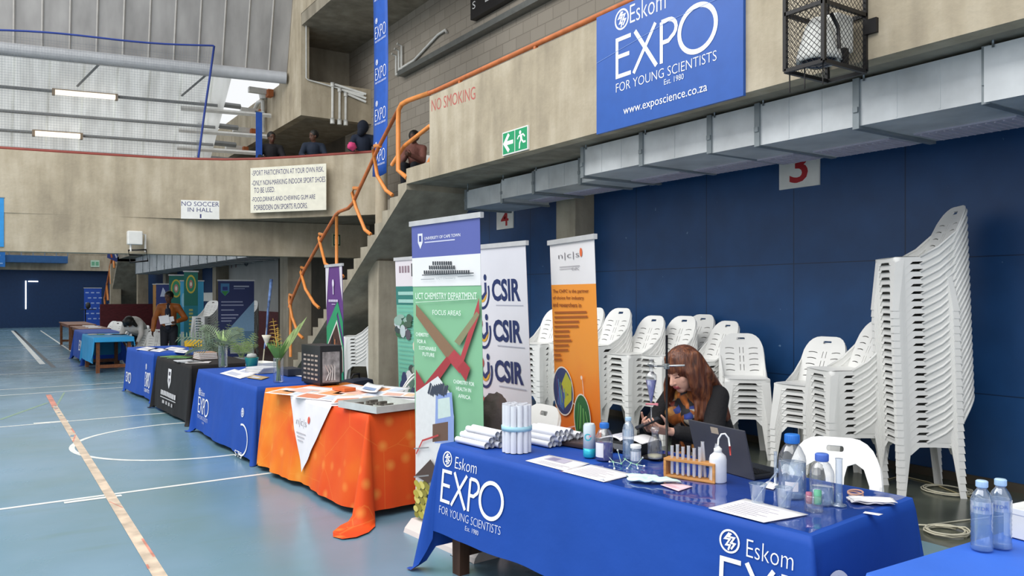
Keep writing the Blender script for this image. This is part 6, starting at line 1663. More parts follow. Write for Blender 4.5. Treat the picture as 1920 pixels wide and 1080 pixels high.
for k, c in enumerate(OPAP):
    mx_ = sum(p[0] for p in c)/4; my_ = sum(p[1] for p in c)/4; c = [(mx_+(p[0]-mx_)*1.35, my_+(p[1]-my_)*1.35) for p in c]
    ws = ['farthest', 'second', 'third', 'fourth', 'fifth', 'sixth', 'seventh', 'nearest']
    pr = [('rect', 0.08, 0.1, 0.5, 0.5, ['#e8a06a', '#e6b9a8', '#d98a6a'][k % 3]), ('rect', 0.65, 0.15, 0.25, 0.6, ['#cfd8e6', '#f0c9a8'][k % 2])]
    sheet('leaflet', ws[k]+' printed leaflet on the orange table, counting from its far end', 'leaflet', c, 0.7555+0.0012*k, M_PAPER, 'leaflets on the orange table', pr)
q = on_z(645, 734, 0.757)
t = thing('leaflet_stack', 'stack of orange cards beside the computer case', 'cards', (q.x, q.y, 0.766), 0.2)
m = MB(); m.span((-0.06, -0.1, 0), (0.06, 0.1, 0.03), bevel=0.002); part('cards', m, mat('orange_card', '#d9703a', rough=0.5), t)
sheet('booklet', 'white and blue booklet lying open near the tilted chair', 'booklet', [(672, 733), (706, 738), (720, 724), (690, 719)], 0.775, M_PAPER, None, [('rect', 0.1, 0.2, 0.7, 0.3, '#8fa4c8')], curl=0.01)
ps = [on_z(*p, 0.755) for p in [(634, 766), (706, 779), (783, 767), (690, 752)]]
d = ps[1]-ps[0]; ang2 = math.atan2(d.y, d.x); 
t = thing('display_tray', 'flat silver framed circuit display on the near end of the orange table', 'display case', (ps[0].x, ps[0].y, 0.766), ang2)
Lx, Ly = d.length, 0.42
m = MB()
for a_, b2 in [((0, 0), (Lx, 0.02)), ((0, Ly-0.02), (Lx, Ly)), ((0, 0.02), (0.02, Ly-0.02)), ((Lx-0.02, 0.02), (Lx, Ly-0.02))]: m.span((a_[0], a_[1], 0), (b2[0], b2[1], 0.05))
part('frame', m, mat('silver_frame', '#d5d8d6', rough=0.35, metal=0.3), t)
m = MB(); m.span((0.02, 0.02, 0.0), (Lx-0.02, Ly-0.02, 0.012)); part('board', m, mat('circuit_board', '#b4bab2', rough=0.5, var=0.3, scale=22), t)
for k in range(14): m = MB(); m.span((0.05+0.04*(k % 7), 0.06+0.16*(k//7), 0.012), (0.075+0.04*(k % 7), 0.13+0.16*(k//7), 0.022+0.01*(k % 3))); part('chip', m, mat('dark_chips', '#5f5a54', rough=0.5, var=0.3, scale=30), t)
# bags by the stair column, and a coat
t = thing('backpack', 'dark navy backpack with white tick marks behind the orange table', 'backpack', (*at_depth(668, 555, 9.2).xy, 0), 0.5)
m = MB(); m.box((0, 0, 0.43), (0.40, 0.26, 0.46), bevel=0.08); part('body', m, mat('navy_nylon', '#1a2233', rough=0.7, bump=0.3), t)
m = MB(); m.box((0, -0.15, 0.36), (0.30, 0.08, 0.26), bevel=0.03); part('front_pocket', m, mat('navy_nylon2', '#20283a', rough=0.7), t)
m = MB(); m.tube([(-0.08, 0.02, 0.65), (-0.05, 0.0, 0.71), (0.05, 0.0, 0.71), (0.08, 0.02, 0.65)], 0.012); part('handle', m, M_BLACK, t)
P = Print(lambda u, v, l: Vector((u, -0.191-l, v))); P.line([(-0.02, 0.45), (-0.005, 0.38)], 0.012, '#e4e6ec'); P.line([(0.05, 0.46), (0.0, 0.40), (0.06, 0.39)], 0.012, '#e4e6ec'); P.done('emblem', t)
m = MB(); m.box((0, 0, 0.1), (0.5, 0.4, 0.2), bevel=0.01); o = single('storage_box', m, M_DGREY, 'dark box on the floor carrying the navy backpack', 'box'); o.location = (*at_depth(668, 555, 9.2).xy, 0); o.rotation_euler = (0, 0, 0.5)
def lump(rx, ry, rz_, seed, amp=0.25):
    def fn(a, b_):
        th = 2*PI*a; ph = PI*(b_-0.5); v = Vector((math.cos(th)*math.cos(ph), math.sin(th)*math.cos(ph), math.sin(ph)))
        k = 1+amp*noise.noise(v*2.2+Vector((seed, 0, 0)))+amp*0.4*noise.noise(v*6+Vector((0, seed, 0)))
        return Vector((v.x*rx*k, v.y*ry*k, v.z*rz_*k))
    return fn
m = MB(); m.grid(lump(0.13, 0.15, 0.24, 3, 0.16), 40, 24); o = single('coat', m, mat('brown_grey_coat', '#5d5350', rough=0.85, bump=0.4, bscale=20), 'crumpled brown coat draped over a chair below the CSIR logos', 'coat'); o.location = (*at_depth(938, 555, 5.15).xy, 0.68)
place(CHAIR, CHAIR_USED, (2.86, 4.44, 0), math.radians(180+90), 'white plastic chair mostly hidden under the crumpled brown coat', None)
o.location = (2.80, 4.43, 0.47)

# ---- vases and plants
M_LEAF = mat('palm_green', '#5f8f4a', rough=0.5, var=0.25, scale=6); M_LEAFP = mat('pale_green_leaf', '#9fb878', rough=0.5, var=0.2); M_STALK = mat('dry_stalk', '#c9a24a', rough=0.6, var=0.15); M_FERN = mat('dusty_fern', '#6f7f66', rough=0.6, var=0.25)
def blade(mb, base, tip, w, bend=0.1, m=None):
    base = Vector(base); tip = Vector(tip); d = tip-base; sd = d.cross(Vector((0.6, 0.8, 0.1))).normalized(); up = Vector((0, 0, 1))
    def fn(a, b_): return base+d*b_+up*(-bend*b_*b_)+sd*(a-0.5)*w*math.sin(PI*(0.08+0.92*b_)**0.8)
    mb.grid(fn, 2, 8, m)
def palm(mb, base, tip, n, ln, m=None, bend=0.08, wd=0.016):
    base = Vector(base); tip = Vector(tip); d = (tip-base); sd = d.cross(Vector((0.55, 0.83, 0))).normalized()
    mb.tube([base+d*t+Vector((0, 0, -bend*t*t)) for t in (0, .25, .5, .75, 1)], 0.004, m, seg=5)
    for k in range(n):
        t = 0.3+0.7*k/n; p = base+d*t+Vector((0, 0, -bend*t*t))
        for s_ in (-1, 1): blade(mb, p, p+(d.normalized()*0.6+sd*s_)*ln*(1.15-t*0.7), wd, 0.03, m)
def vase_of(label, px, py, D_, plant, h=0.24, r=0.045, z=TZ):
    q = on_z(px, py, 0.755); t = thing('plant_vase', label, 'plant', (q.x, q.y, z))
    m = MB(); m.lathe([(r*0.9, 0), (r, 0.004), (r, h), (r*1.02, h+0.004)], (0, 0, 0), None, 18); part('vase', m, M_GLASS, t)
    m = MB()
    for k in range(7): m.tube([(0.02*math.cos(k), 0.02*math.sin(k), 0.01), (0.025*math.cos(k+2), 0.025*math.sin(k+2), h+0.05)], 0.006, seg=6)
    part('stem', m, mat('green_stem', '#6d8450', rough=0.5), t)
    plant(t, h); return t
def plant_a(t, h):
    m = MB()
    for k in range(34):
        a = k*2.4; l = 0.12+0.16*((k*7) % 9)/8; blade(m, (0, 0, h-0.05), (l*0.6*math.cos(a), l*0.6*math.sin(a), h+0.02+l*0.85), 0.022, 0.05)
    part('foliage', m, M_LEAF, t)
    m = MB()
    for k in range(3): blade(m, (0, 0, h), (0.12+0.05*k, -0.14-0.04*k, h+0.30+0.06*k), 0.055, 0.0)
    part('long_leaf', m, M_LEAFP, t)
    m = MB(); palm(m, (0, 0, h), (-0.04, 0.05, h+0.42), 7, 0.085, None, 0.02, 0.007); palm(m, (0, 0, h), (0.02, 0.09, h+0.36), 5, 0.06, None, 0.05, 0.006); part('flower_spray', m, M_STALK, t)
    m = MB(); m.lathe([(0.0, -0.03), (0.012, 0.0), (0.03, 0.05), (0.048, 0.09), (0.03, 0.085), (0.0, 0.02)], (-0.09, 0.10, h+0.14), None, 14); part('white_bloom', m, mat('cream_bloom', '#dcd6c4', rough=0.5), t)
vase_of('glass vase with green leaves and a yellow spray beside the computer case', 522, 716, 8.3, plant_a, 0.24, 0.05)
def plant_b(t, h):
    m = MB()
    for k, (a, l, zz) in enumerate([(2.6, 0.55, 0.30), (2.0, 0.4, 0.42), (3.4, 0.45, 0.15), (0.6, 0.3, 0.40), (4.4, 0.35, 0.25), (5.4, 0.25, 0.35), (1.3, 0.3, 0.36)]): palm(m, (0, 0, h-0.03), (l*math.cos(a), l*math.sin(a), h+zz), 10, 0.13, None, 0.2)
    part('fern_frond', m, M_FERN, t)
    m = MB()
    for k in range(5): blade(m, (0, 0, h), (0.1*math.cos(k*1.3), 0.1*math.sin(k*1.3), h+0.22), 0.03, 0.02)
    part('foliage', m, M_LEAFP, t)
vase_of('tall glass vase with spreading dusty fern fronds beyond the second EXPO table', 418, 688, 10, plant_b, 0.26, 0.055)
# potted plants on the floor in the second hall
for px, D_, hh, lab, mm in [(452, 17.5, 0.75, 'light green bushy plant in front of the dark blue banner', M_LEAFP), (404, 17.0, 1.0, 'grey-green fern plant by the chair stacks beyond the black table', M_FERN)]:
    q = at_depth(px, 555, D_); t = thing('potted_plant', lab, 'plant', (q.x, q.y, 0))
    m = MB(); m.lathe([(0.12, 0), (0.16, 0.26), (0.17, 0.27), (0.15, 0.25), (0.0, 0.24)], (0, 0, 0), None, 18); part('pot', m, mat('white_pot', '#d2d4d2', rough=0.5), t)
    m = MB()
    for k in range(12): palm(m, (0, 0, 0.22), (0.35*math.cos(k*2.4), 0.35*math.sin(k*2.4), 0.25+hh*(0.6+0.4*((k*5) % 7)/6)), 8, 0.13, None, 0.15)
    part('fronds', m, mm, t)

# ---- second EXPO table: papers, books, teal tub
for k, (c, lab) in enumerate([([(412, 700), (450, 710), (478, 703), (440, 692)], 'white sheet near the front of the second EXPO table'), ([(440, 697), (468, 703), (492, 698), (462, 690)], 'printed sheet overlapping on the second EXPO table'), ([(462, 708), (490, 712), (506, 707), (478, 703)], 'tan leaflet at the near edge of the second EXPO table'), ([(538, 702), (570, 707), (592, 700), (560, 695)], 'white booklet left of the computer case')]):
    sheet('leaflet', lab, 'leaflet', c, 0.7555+0.001*k, M_PAPER if k != 2 else mat('tan_paper', '#b39a70', rough=0.6), None, [('rect', 0.15, 0.2, 0.5, 0.4, '#c2c6d6')])
def book(label, px, py, dims, rz, col, z=TZ, group=None, name='book'):
    q = on_z(px, py, 0.755); t = thing(name, label, 'book', (q.x, q.y, z), rz, group)
    w_, l_, h_ = dims; m = MB(); m.span((-w_/2+0.004, -l_/2+0.004, 0.002), (w_/2-0.004, l_/2-0.002, h_-0.002)); part('pages', m, M_PAPER, t)
    m = MB(); m.span((-w_/2, -l_/2, h_-0.002), (w_/2, l_/2, h_)); m.span((-w_/2, -l_/2, 0), (w_/2, l_/2, 0.002)); m.span((-w_/2, l_/2-0.003, 0), (w_/2, l_/2, h_)); part('cover', m, mat('cover_'+col.lstrip('#'), col, rough=0.45), t)
for k in range(5): book(['bottom', 'second', 'middle', 'fourth', 'top'][k]+' of the stacked booklets on the second EXPO table', 488+k, 698, (0.22, 0.30, 0.012), 0.2+0.05*k, ['#c9c6c2', '#b7bcc0', '#d6d4cc', '#a8b0b4', '#cfd2d6'][k], TZ+0.0125*k, 'stacked booklets on the second EXPO table')
t = thing('plastic_tub', 'teal plastic tub at the back of the second EXPO table', 'tub', (*on_z(472, 690, 0.755).xy, TZ))
m = MB(); m.lathe([(0.06, 0), (0.08, 0.12), (0.083, 0.125), (0.078, 0.12), (0.058, 0.006), (0, 0.006)], (0, 0, 0), None, 20); part('tub', m, mat('teal_plastic', '#2f8f86', rough=0.4), t)
m = MB(); m.lathe([(0.05, 0.12), (0.062, 0.14), (0.05, 0.17), (0.0, 0.18)], (0, 0, 0), None, 16); part('lid', m, mat('grey_lid', '#b4b6b2', rough=0.5), t)
m = MB(); m.box((0, 0, 0.04), (0.16, 0.30, 0.08), bevel=0.01); o = single('storage_box', m, mat('dark_slate_box', '#2a2f3a', rough=0.5), 'small dark box behind the vase of green leaves', 'box'); o.location = (*on_z(545, 703, 0.755).xy, TZ)
t = thing('white_tray', 'shallow white tray at the back of the second EXPO table', 'tray', (*on_z(492, 686, 0.755).xy, TZ), 0.3)
m = MB(); m.span((-0.12, -0.18, 0), (0.12, 0.18, 0.006)); 
for a_, b2 in [((-0.12, -0.18), (0.12, -0.172)), ((-0.12, 0.172), (0.12, 0.18)), ((-0.12, -0.172), (-0.112, 0.172)), ((0.112, -0.172), (0.12, 0.172))]: m.span((a_[0], a_[1], 0.006), (b2[0], b2[1], 0.05))
part('tray', m, M_WHITE, t)
# ---- black table: books and magazines
for k in range(4): book(['bottom', 'second', 'third', 'top'][k]+' of the brown-spined books on the black table', 385, 672, (0.24, 0.32, 0.022), 0.1-0.03*k, ['#8f6a52', '#a8806a', '#7a5a4a', '#b08a70'][k], TZ+0.0225*k, 'brown books on the black table')
for k, (px, py, col, lab) in enumerate([(345, 677, '#c9ccd0', 'pale magazine near the front of the black table'), (360, 679, '#b4b8bc', 'grey magazine at the near corner of the black table'), (325, 669, '#5f8f3e', 'green magazine at the far front of the black table'), (338, 671, '#3f7a34', 'darker green magazine beside the brown books'), (372, 680, '#d6d2d0', 'white magazine before the fern vase')]): book(lab, px, py, (0.21, 0.29, 0.008), 0.3*k, col, TZ, None, 'magazine')
# ---- third EXPO table
for k, (c, lab) in enumerate([([(255, 655), (278, 658), (300, 653), (276, 650)], 'white sheet at the far corner of the farthest EXPO table'), ([(275, 657), (300, 660), (318, 655), (292, 652)], 'white sheet at the near front of the farthest EXPO table'), ([(305, 655), (330, 658), (350, 653), (322, 650)], 'white sheet at the middle of the farthest EXPO table'), ([(325, 660), (345, 662), (362, 658), (340, 655)], 'white sheet beside the green magazine')]):
    sheet('leaflet', lab, 'leaflet', c, 0.7555, M_PAPER, None, [('rect', 0.15, 0.2, 0.5, 0.4, '#c2c6d6')])
for k, px in enumerate((175, 190, 205, 222)):
    q = on_z(px, 628, 0.757); m = MB(); m.span((-0.1, -0.14, 0), (0.1, 0.14, 0.012)); o = single('booklet', m, mat(['cream_cover', 'green_cover', 'white_cover', 'dark_cover'][k], ['#d6d4c4', '#8fae7a', '#dfe2e4', '#2a3038'][k], rough=0.5), ['cream', 'green', 'white', 'dark'][k]+' booklet on the sky blue cloth', 'booklet'); o.location = (q.x+0.02, q.y+0.2, TZ+0.002); o.rotation_euler = (0, 0, 0.3*k)
for k, y in enumerate((24.2, 25.0, 25.8)):
    m = MB(); m.span((-0.15, -0.2, 0), (0.15, 0.2, 0.02)); o = single('booklet', m, M_PAPER, ['nearest', 'middle', 'farthest'][k]+' pile of white papers on the nearer bare table', 'papers', 'papers on the bare brown table'); o.location = (2.4, y, 0.747)

# ---- wet-floor sign, stand, flags
q = at_depth(363, 555, 16.2)
t = thing('wet_floor_sign', 'yellow folding wet floor sign beyond the black table', 'sign', (q.x, q.y, 0), -0.5)
for s_ in (-1, 1):
    m = MB(); R3 = Matrix.Rotation(s_*0.16, 3, 'X'); m.box(R3 @ Vector((0, s_*0.0, 0))+Vector((0, -s_*0.055, 0.36)), (0.30, 0.012, 0.72), rot=R3, bevel=0.01); part('panel', m, mat('safety_yellow', '#e0b02a', rough=0.45), t)
R3 = Matrix.Rotation(0.16, 3, 'X')
P = Print(lambda u, v, l: R3 @ Vector((u, -0.0085-l*3, v-0.36))+Vector((0, -0.055, 0.36))); P.poly([(-0.08, 0.30), (0.08, 0.30), (0.0, 0.46)], '#1e1c18'); P.poly([(-0.045, 0.32), (0.045, 0.32), (0.0, 0.41)], '#e0b02a'); P.rect(-0.1, 0.55, 0.2, 0.05, '#5a4a1c'); P.done('print', t)
q = at_depth(160, 555, 33)
t = thing('lectern_stand', 'thin black stand with a small table before the blue backdrop', 'stand', (q.x, q.y, 0))
m = MB(); m.tube([(0, 0, 0.02), (0, 0, 1.05)], 0.025); part('post', m, M_BLACK, t)
m = MB(); m.box((0.1, 0, 1.06), (0.55, 0.4, 0.03)); part('top', m, M_BLACK, t)
m = MB(); m.lathe([(0.22, 0), (0.22, 0.02), (0.0, 0.03)], (0, 0, 0), None, 16); part('base', m, M_BLACK, t)
m = MB(); m.ball((0.1, 0, 1.23), 0.12, sc=(0.8, 0.8, 1.2)); o = single('desk_lamp', m, M_DGREY, 'small dark lamp shape on the thin black stand', 'lamp'); o.location = (q.x+0.1, q.y, 1.075)
q = at_depth(495, 555, 15.5); q2 = at_depth(510, 555, 15.5)
t = thing('feather_flag', 'thin leaning blue and white furled flag left of the stair', 'flag', (q.x-0.05, q.y, 0))
dx = (q2-q); top = Vector((dx.x*1.25, dx.y*1.25, 1.95))
m = MB(); m.tube([(0, 0, 0.02), top*0.5, top], 0.012); part('pole', m, mat('pale_pole', '#c9c3a8', rough=0.4), t)
m = MB(); m.tube([top*0.30, top*0.5+Vector((0.008, 0, 0)), top*0.7+Vector((-0.006, 0, 0)), top*0.9, top], 0.014, r1=0.034, seg=8); part('cloth', m, mat('flag_blue', '#6f8cc4', rough=0.6, var=0.45, scale=7), t)
m = MB(); m.lathe([(0.16, 0), (0.16, 0.02), (0.02, 0.05)], (0, 0, 0), None, 16); part('base', m, M_DGREY, t)
t = thing('feather_flag', 'furled blue, white and orange flag standing at the far stair', 'flag', (4.55, 40.9, 3.2))
m = MB(); m.prism([(0, 0.2), (0.42, 0.0), (0.55, 1.3), (0.1, 1.35)], 'y', -0.02, 0.0); part('cloth', m, mat('flag_navy', '#3c4a8c', rough=0.6), t)
P = Print(lambda u, v, l: Vector((u, -0.022-l*8, v))); P.ring(0.36, 0.85, 0.1, 0.05, '#d9e2ee', ry=0.2); P.line([(0.2, 1.3), (0.12, 0.6), (0.2, 0.2)], 0.07, '#c9673a'); P.line([(0.3, 0.5), (0.4, 0.2)], 0.06, '#d9dce4'); P.done('print', t)
m = MB(); m.span((0, -0.03, 0), (1.1, 0, 0.55)); o = single('wall_plaque', m, mat('plaque_blue', '#3a5a9c', rough=0.5), 'small blue plaque on the gallery parapet of the second hall', 'plaque'); o.location = (5.04, 33.0, 3.75); o.rotation_euler = (0, 0, -PI/2)
t = thing('stair_rail', 'orange zigzag rail of the far stair at the end of the hall', 'handrail', (4.95, 42.5, 0))
m = MB(); m.tube([(4.95, 41, 4.4), (4.95, 42.3, 3.6), (4.95, 43.4, 2.9), (4.95, 44.6, 2.1), (4.95, 45.4, 1.5)], 0.05); part('handrail', m, M_ORANGED, t, world=True)
for y, z in ((41.8, 3.9), (43, 3.15), (44.2, 2.35), (45.2, 1.65)): m = MB(); m.tube([(4.95, y, z), (4.95, y+0.3, z-0.1), (4.95, y-0.1, z-0.95)], 0.05); part('baluster', m, M_ORANGE, t, world=True)

# ---- cables on the floor by the tallest stack, booklet under the table
M_CABLE = mat('cream_cable', '#cfcab4', rough=0.5)
def coil(label, px, py, rx, ry, turns, seed, tail):
    rnd = random.Random(seed); c = on_z(px, py, 0.0); pts = []
    for k in range(turns*16):
        a = k*2*PI/16; j = 1+0.12*math.sin(a*0.37+seed)+0.06*rnd.random()
        pts.append((c.x+rx*j*math.cos(a), c.y+ry*j*math.sin(a), 0.008+0.006*(k/16)))
    pts += [(on_z(x, y, 0).x, on_z(x, y, 0).y, 0.008) for x, y in tail]
    m = MB(); m.tube(pts, 0.006, seg=6); return single('cable_coil', m, M_CABLE, label, 'cable')
coil('cream cable coiled on the floor beside the tallest chair stack', 1775, 922, 0.15, 0.17, 3, 1, [(1830, 930), (1880, 960), (1930, 990)])
coil('white cable looped on the floor past the near table corner', 1775, 1000, 0.13, 0.12, 4, 5, [(1700, 985), (1640, 960)])
m = MB(); m.tube([tuple(on_z(x, y, 0).xy)+(0.006,) for x, y in [(1645, 905), (1690, 893), (1740, 905), (1800, 928), (1860, 945), (1930, 965)]], 0.005, seg=6); single('cable', m, mat('yellow_cable', '#b9ad84', rough=0.5), 'thin yellowish cable running along the floor by the blue wall', 'cable')
m = MB(); m.tube([tuple(on_z(x, y, 0).xy)+(0.006,) for x, y in [(1745, 985), (1800, 978), (1850, 972), (1925, 965)]], 0.005, seg=6); single('cable', m, M_CABLE, 'pale cable running right from the looped cable', 'cable')
t = thing('booklet', 'white open booklet on the floor under the nearest table', 'booklet', (*on_z(893, 1040, 0).xy, 0), 0.2)
m = MB(); m.grid(lambda a, b_: Vector((0.24*(a-0.5), 0.2*(b_-0.5), 0.003+0.03*a*a)), 8, 2); m.solidify(0.003); part('pages', m, M_PAPER, t)
m = MB(); m.span((-0.125, -0.105, 0.0), (0.125, 0.105, 0.002)); part('cover', m, M_BLACK, t)

# ================================================================== PEOPLE
def skin_mat(name, col): return mat(name, col, rough=0.5, var=0.04, scale=10, spec=0.35)
M_LIPS = mat('lips', '#a8565a', rough=0.45); M_BROW = mat('brow_hair', '#5a3a2a', rough=0.7)
def frame(yaw, pitch, roll=0.0):
    """columns: forward, left, up"""
    R = Matrix.Rotation(math.radians(yaw), 3, 'Z') @ Matrix.Rotation(math.radians(pitch), 3, 'Y') @ Matrix.Rotation(math.radians(roll), 3, 'X')
    return R
def add_head(mb, c, R, k=1.0):
    """skull, jaw, nose, ears, lips, brow; x forward, y left, z up in head frame; eye line at c.z"""
    c = Vector(c)
    def P_(x, y, z): return c+R @ Vector((x*k, y*k, z*k))
    mb.ball(P_(-0.012, 0, 0.025), 0.1*k, None, 24, 16, (0.98, 0.76, 0.93), R)
    mb.ball(P_(0.028, 0, -0.035), 0.075*k, None, 20, 14, (0.82, 0.80, 1.05), R)
    mb.ball(P_(0.052, 0, -0.092), 0.028*k, None, 14, 10, (0.9, 1.2, 0.8), R)                       # chin
    for s in (-1, 1):
        mb.ball(P_(0.045, 0.038*s, -0.028), 0.028*k, None, 12, 8, (0.9, 0.8, 1.0), R)              # cheek
        mb.ball(P_(-0.005, 0.078*s, -0.015), 0.03*k, None, 12, 8, (0.6, 0.28, 1.0), R)             # ear
        mb.ball(P_(0.0745, 0.030*s, 0.021), 0.017*k, None, 10, 8, (0.6, 1.5, 0.5), R)              # brow ridge
        mb.ball(P_(0.0665, 0.031*s, 0.002), 0.0135*k, None, 10, 8, (0.8, 1.15, 0.85), R)           # eyeball under the lid
    mb.limb(P_(0.082, 0, 0.008), P_(0.103, 0, -0.034), 0.0085*k, 0.0135*k, 10)                     # nose
    for s in (-1, 1): mb.ball(P_(0.090, 0.010*s, -0.038), 0.009*k, None, 8, 6, (1, 1, 0.8), R)
    mb.ball(P_(0.086, 0, -0.060), 0.016*k, None, 10, 8, (0.6, 1.5, 0.35), R); mb.ball(P_(0.083, 0, -0.071), 0.016*k, None, 10, 8, (0.6, 1.3, 0.4), R)
def paint_head(o, c, R, k, brow=None, lips=None, eye=None, hairline=None):
    """material slots by place on the face"""
    me = o.data; inv = R.transposed(); c = Vector(c)
    slots = []
    for m_ in (brow, lips, eye, hairline):
        if m_ is not None: me.materials.append(m_); slots.append(len(me.materials)-1)
        else: slots.append(None)
    for p in me.polygons:
        q = inv @ (p.center-c)/k
        if q.length > 0.16: continue
        if slots[0] is not None and q.x > 0.05 and 0.013 < abs(q.y) < 0.053 and 0.020+0.1*(0.03-abs(abs(q.y)-0.03)) < q.z < 0.031+0.1*(0.03-abs(abs(q.y)-0.03)): p.material_index = slots[0]
        if slots[1] is not None and q.x > 0.07 and abs(q.y) < 0.025 and -0.077 < q.z < -0.055: p.material_index = slots[1]
        if slots[2] is not None and q.x > 0.05 and 0.017 < abs(q.y) < 0.046 and -0.008 < q.z < -0.002: p.material_index = slots[2]
def add_hand(mb, w, fwd, nrm, side, curl=0.5, k=1.0, spread=0.16, thumb_in=0.6):
    """palm with four unequal bent fingers and a thumb; fwd along the hand, nrm out of the palm, side = +1 thumb on (fwd x nrm)"""
    w = Vector(w); f = Vector(fwd).normalized(); n = Vector(nrm); n = (n-f*n.dot(f)).normalized(); s = f.cross(n)*side
    for y in (-0.027, -0.009, 0.009, 0.027): mb.limb(w+f*0.01*k+s*y*0.75*k, w+f*0.088*k+s*y*1.05*k, 0.0135*k, 0.0118*k, 10)
    for i, (y, ln) in enumerate([(0.031, 0.072), (0.0105, 0.082), (-0.0105, 0.076), (-0.031, 0.060)]):
        p = w+f*0.088*k+s*y*k; a = 0.25*curl; d0 = (f+s*spread*(0.5-i/3)*0.9).normalized()
        for j, q in enumerate((0.45, 0.30, 0.25)):
            a += curl*(0.45, 0.75, 0.55)[j]
            d = d0*math.cos(a)+n*math.sin(a); p2 = p+d*ln*q*k; mb.limb(p, p2, (0.0088-0.0009*j)*k, (0.0082-0.0009*j)*k, 8); p = p2
    p = w+f*0.028*k+s*0.028*k
    for j, ln in enumerate((0.042, 0.032, 0.026)):
        d = (f*(0.55+0.2*j)+s*(0.75-0.35*j*thumb_in)+n*(0.25+0.3*j*thumb_in)).normalized(); p2 = p+d*ln*k; mb.limb(p, p2, (0.012-0.0015*j)*k, (0.0105-0.0015*j)*k, 8); p = p2

# ---------------- the seated red-haired person at the nearest table
WX, WY = 3.77, 3.47
wt = thing('person', 'seated person with long red-brown hair, black jacket and orange flowered top, looking at a phone', 'person', (WX, WY, 0), PI)
HR = frame(-4, 24, 4); HC = Vector((0.275, 0.055, 1.165)); hk = 1.02
sh = {1: Vector((0.085, 0.165, 1.01)), -1: Vector((0.11, -0.155, 1.01))}
el = {1: Vector((0.225, 0.25, 0.78)), -1: Vector((0.25, -0.235, 0.79))}
wr = {1: Vector((0.485, 0.150, 0.835)), -1: Vector((0.50, 0.02, 0.835))}
mb = MB()
mb.limb((-0.02, 0, 0.56), (0.06, 0, 0.80), 0.14, 0.125); mb.limb((0.06, 0, 0.80), (0.115, 0.005, 0.99), 0.12, 0.11)
for s in (-1, 1):
    mb.limb((0.115, 0.005, 1.0), sh[s], 0.07, 0.055); mb.limb(sh[s], el[s], 0.048, 0.038); mb.limb(el[s], wr[s], 0.036, 0.024)
    mb.limb((-0.01, 0.085*s, 0.55), (0.38, 0.10*s, 0.56), 0.085, 0.06); mb.limb((0.38, 0.10*s, 0.55), (0.34, 0.10*s, 0.09), 0.055, 0.036); mb.limb((0.34, 0.10*s, 0.05), (0.48, 0.11*s, 0.035), 0.04, 0.03)
mb.limb((0.125, 0.01, 1.02), HC+HR @ Vector((-0.02, 0, -0.06)), 0.052, 0.048)
add_head(mb, HC, HR, hk)
PH = Vector((0.60, 0.10, 0.885))                                                     # phone centre
for s in (-1, 1):
    d = (Vector((0.60, 0.10+0.035*s, 0.862))-wr[s]).normalized()
    add_hand(mb, wr[s], d, Vector((0.0, -0.75*s, 0.72)), -s, 0.75, 0.92)
body = remesh(mb, 0.0048, 3)
SK = skin_mat('fair_skin', '#d9a893')
bo = part('body', body, SK, wt)
paint_head(bo, HC, HR, hk, M_BROW, M_LIPS, mat('lid_line', '#4f3028', rough=0.6))  # last slot: dark line along the lowered eyelids
# clothes
def floral():
    m, N, L, b = node_mat('flowered_fabric')
    tc = N.new('ShaderNodeTexCoord'); n = N.new('ShaderNodeTexNoise'); n.inputs['Scale'].default_value = 6
    L.new(tc.outputs['Object'], n.inputs['Vector'])
    ad = N.new('ShaderNodeVectorMath'); ad.operation = 'MULTIPLY_ADD'; ad.inputs[1].default_value = (0.12, 0.12, 0.12)
    L.new(n.outputs['Color'], ad.inputs[0]); L.new(tc.outputs['Object'], ad.inputs[2])
    v = N.new('ShaderNodeTexVoronoi'); v.inputs['Scale'].default_value = 24; L.new(ad.outputs[0], v.inputs['Vector'])
    sp = N.new('ShaderNodeSeparateColor'); L.new(v.outputs['Color'], sp.inputs[0])
    r = ramp(N, [(0.0, '#1c1a22'), (0.22, '#c9702a'), (0.45, '#e09a4a'), (0.62, '#23222e'), (0.72, '#3a4fa8'), (0.84, '#8a3420'), (0.93, '#dcd2c0')]); r.color_ramp.interpolation = 'CONSTANT'
    L.new(sp.outputs[0], r.inputs['Fac'])
    r2 = ramp(N, [(0.0, '#ffffff'), (0.6, '#8a8a8a')]); L.new(v.outputs['Distance'], r2.inputs['Fac'])
    mx = N.new('ShaderNodeMix'); mx.data_type = 'RGBA'; mx.blend_type = 'MULTIPLY'; mx.inputs[0].default_value = 0.8
    L.new(r.outputs['Color'], mx.inputs[6]); L.new(r2.outputs['Color'], mx.inputs[7]); L.new(mx.outputs[2], b.inputs['Base Color'])
    b.inputs['Roughness'].default_value = 0.7
    return m
mb = MB()
mb.limb((-0.02, 0, 0.54), (0.065, 0, 0.80), 0.158, 0.142); mb.limb((0.065, 0, 0.80), (0.125, 0.005, 0.985), 0.142, 0.122)
for s in (-1, 1):
    mb.ball((0.185, 0.065*s, 0.89), 0.085); mb.limb((0.115, 0.005, 0.985), sh[s]*0.8+Vector((0.024, 0, 0.2)), 0.08, 0.055)
    mb.limb((-0.01, 0.085*s, 0.55), (0.36, 0.10*s, 0.56), 0.10, 0.075)
part('dress', remesh(mb, 0.011, 4), floral(), wt)
mb = MB()
mb.limb((-0.085, 0, 0.56), (-0.01, 0, 0.80), 0.165, 0.152); mb.limb((-0.01, 0, 0.80), (0.045, 0.0, 1.0), 0.145, 0.115)
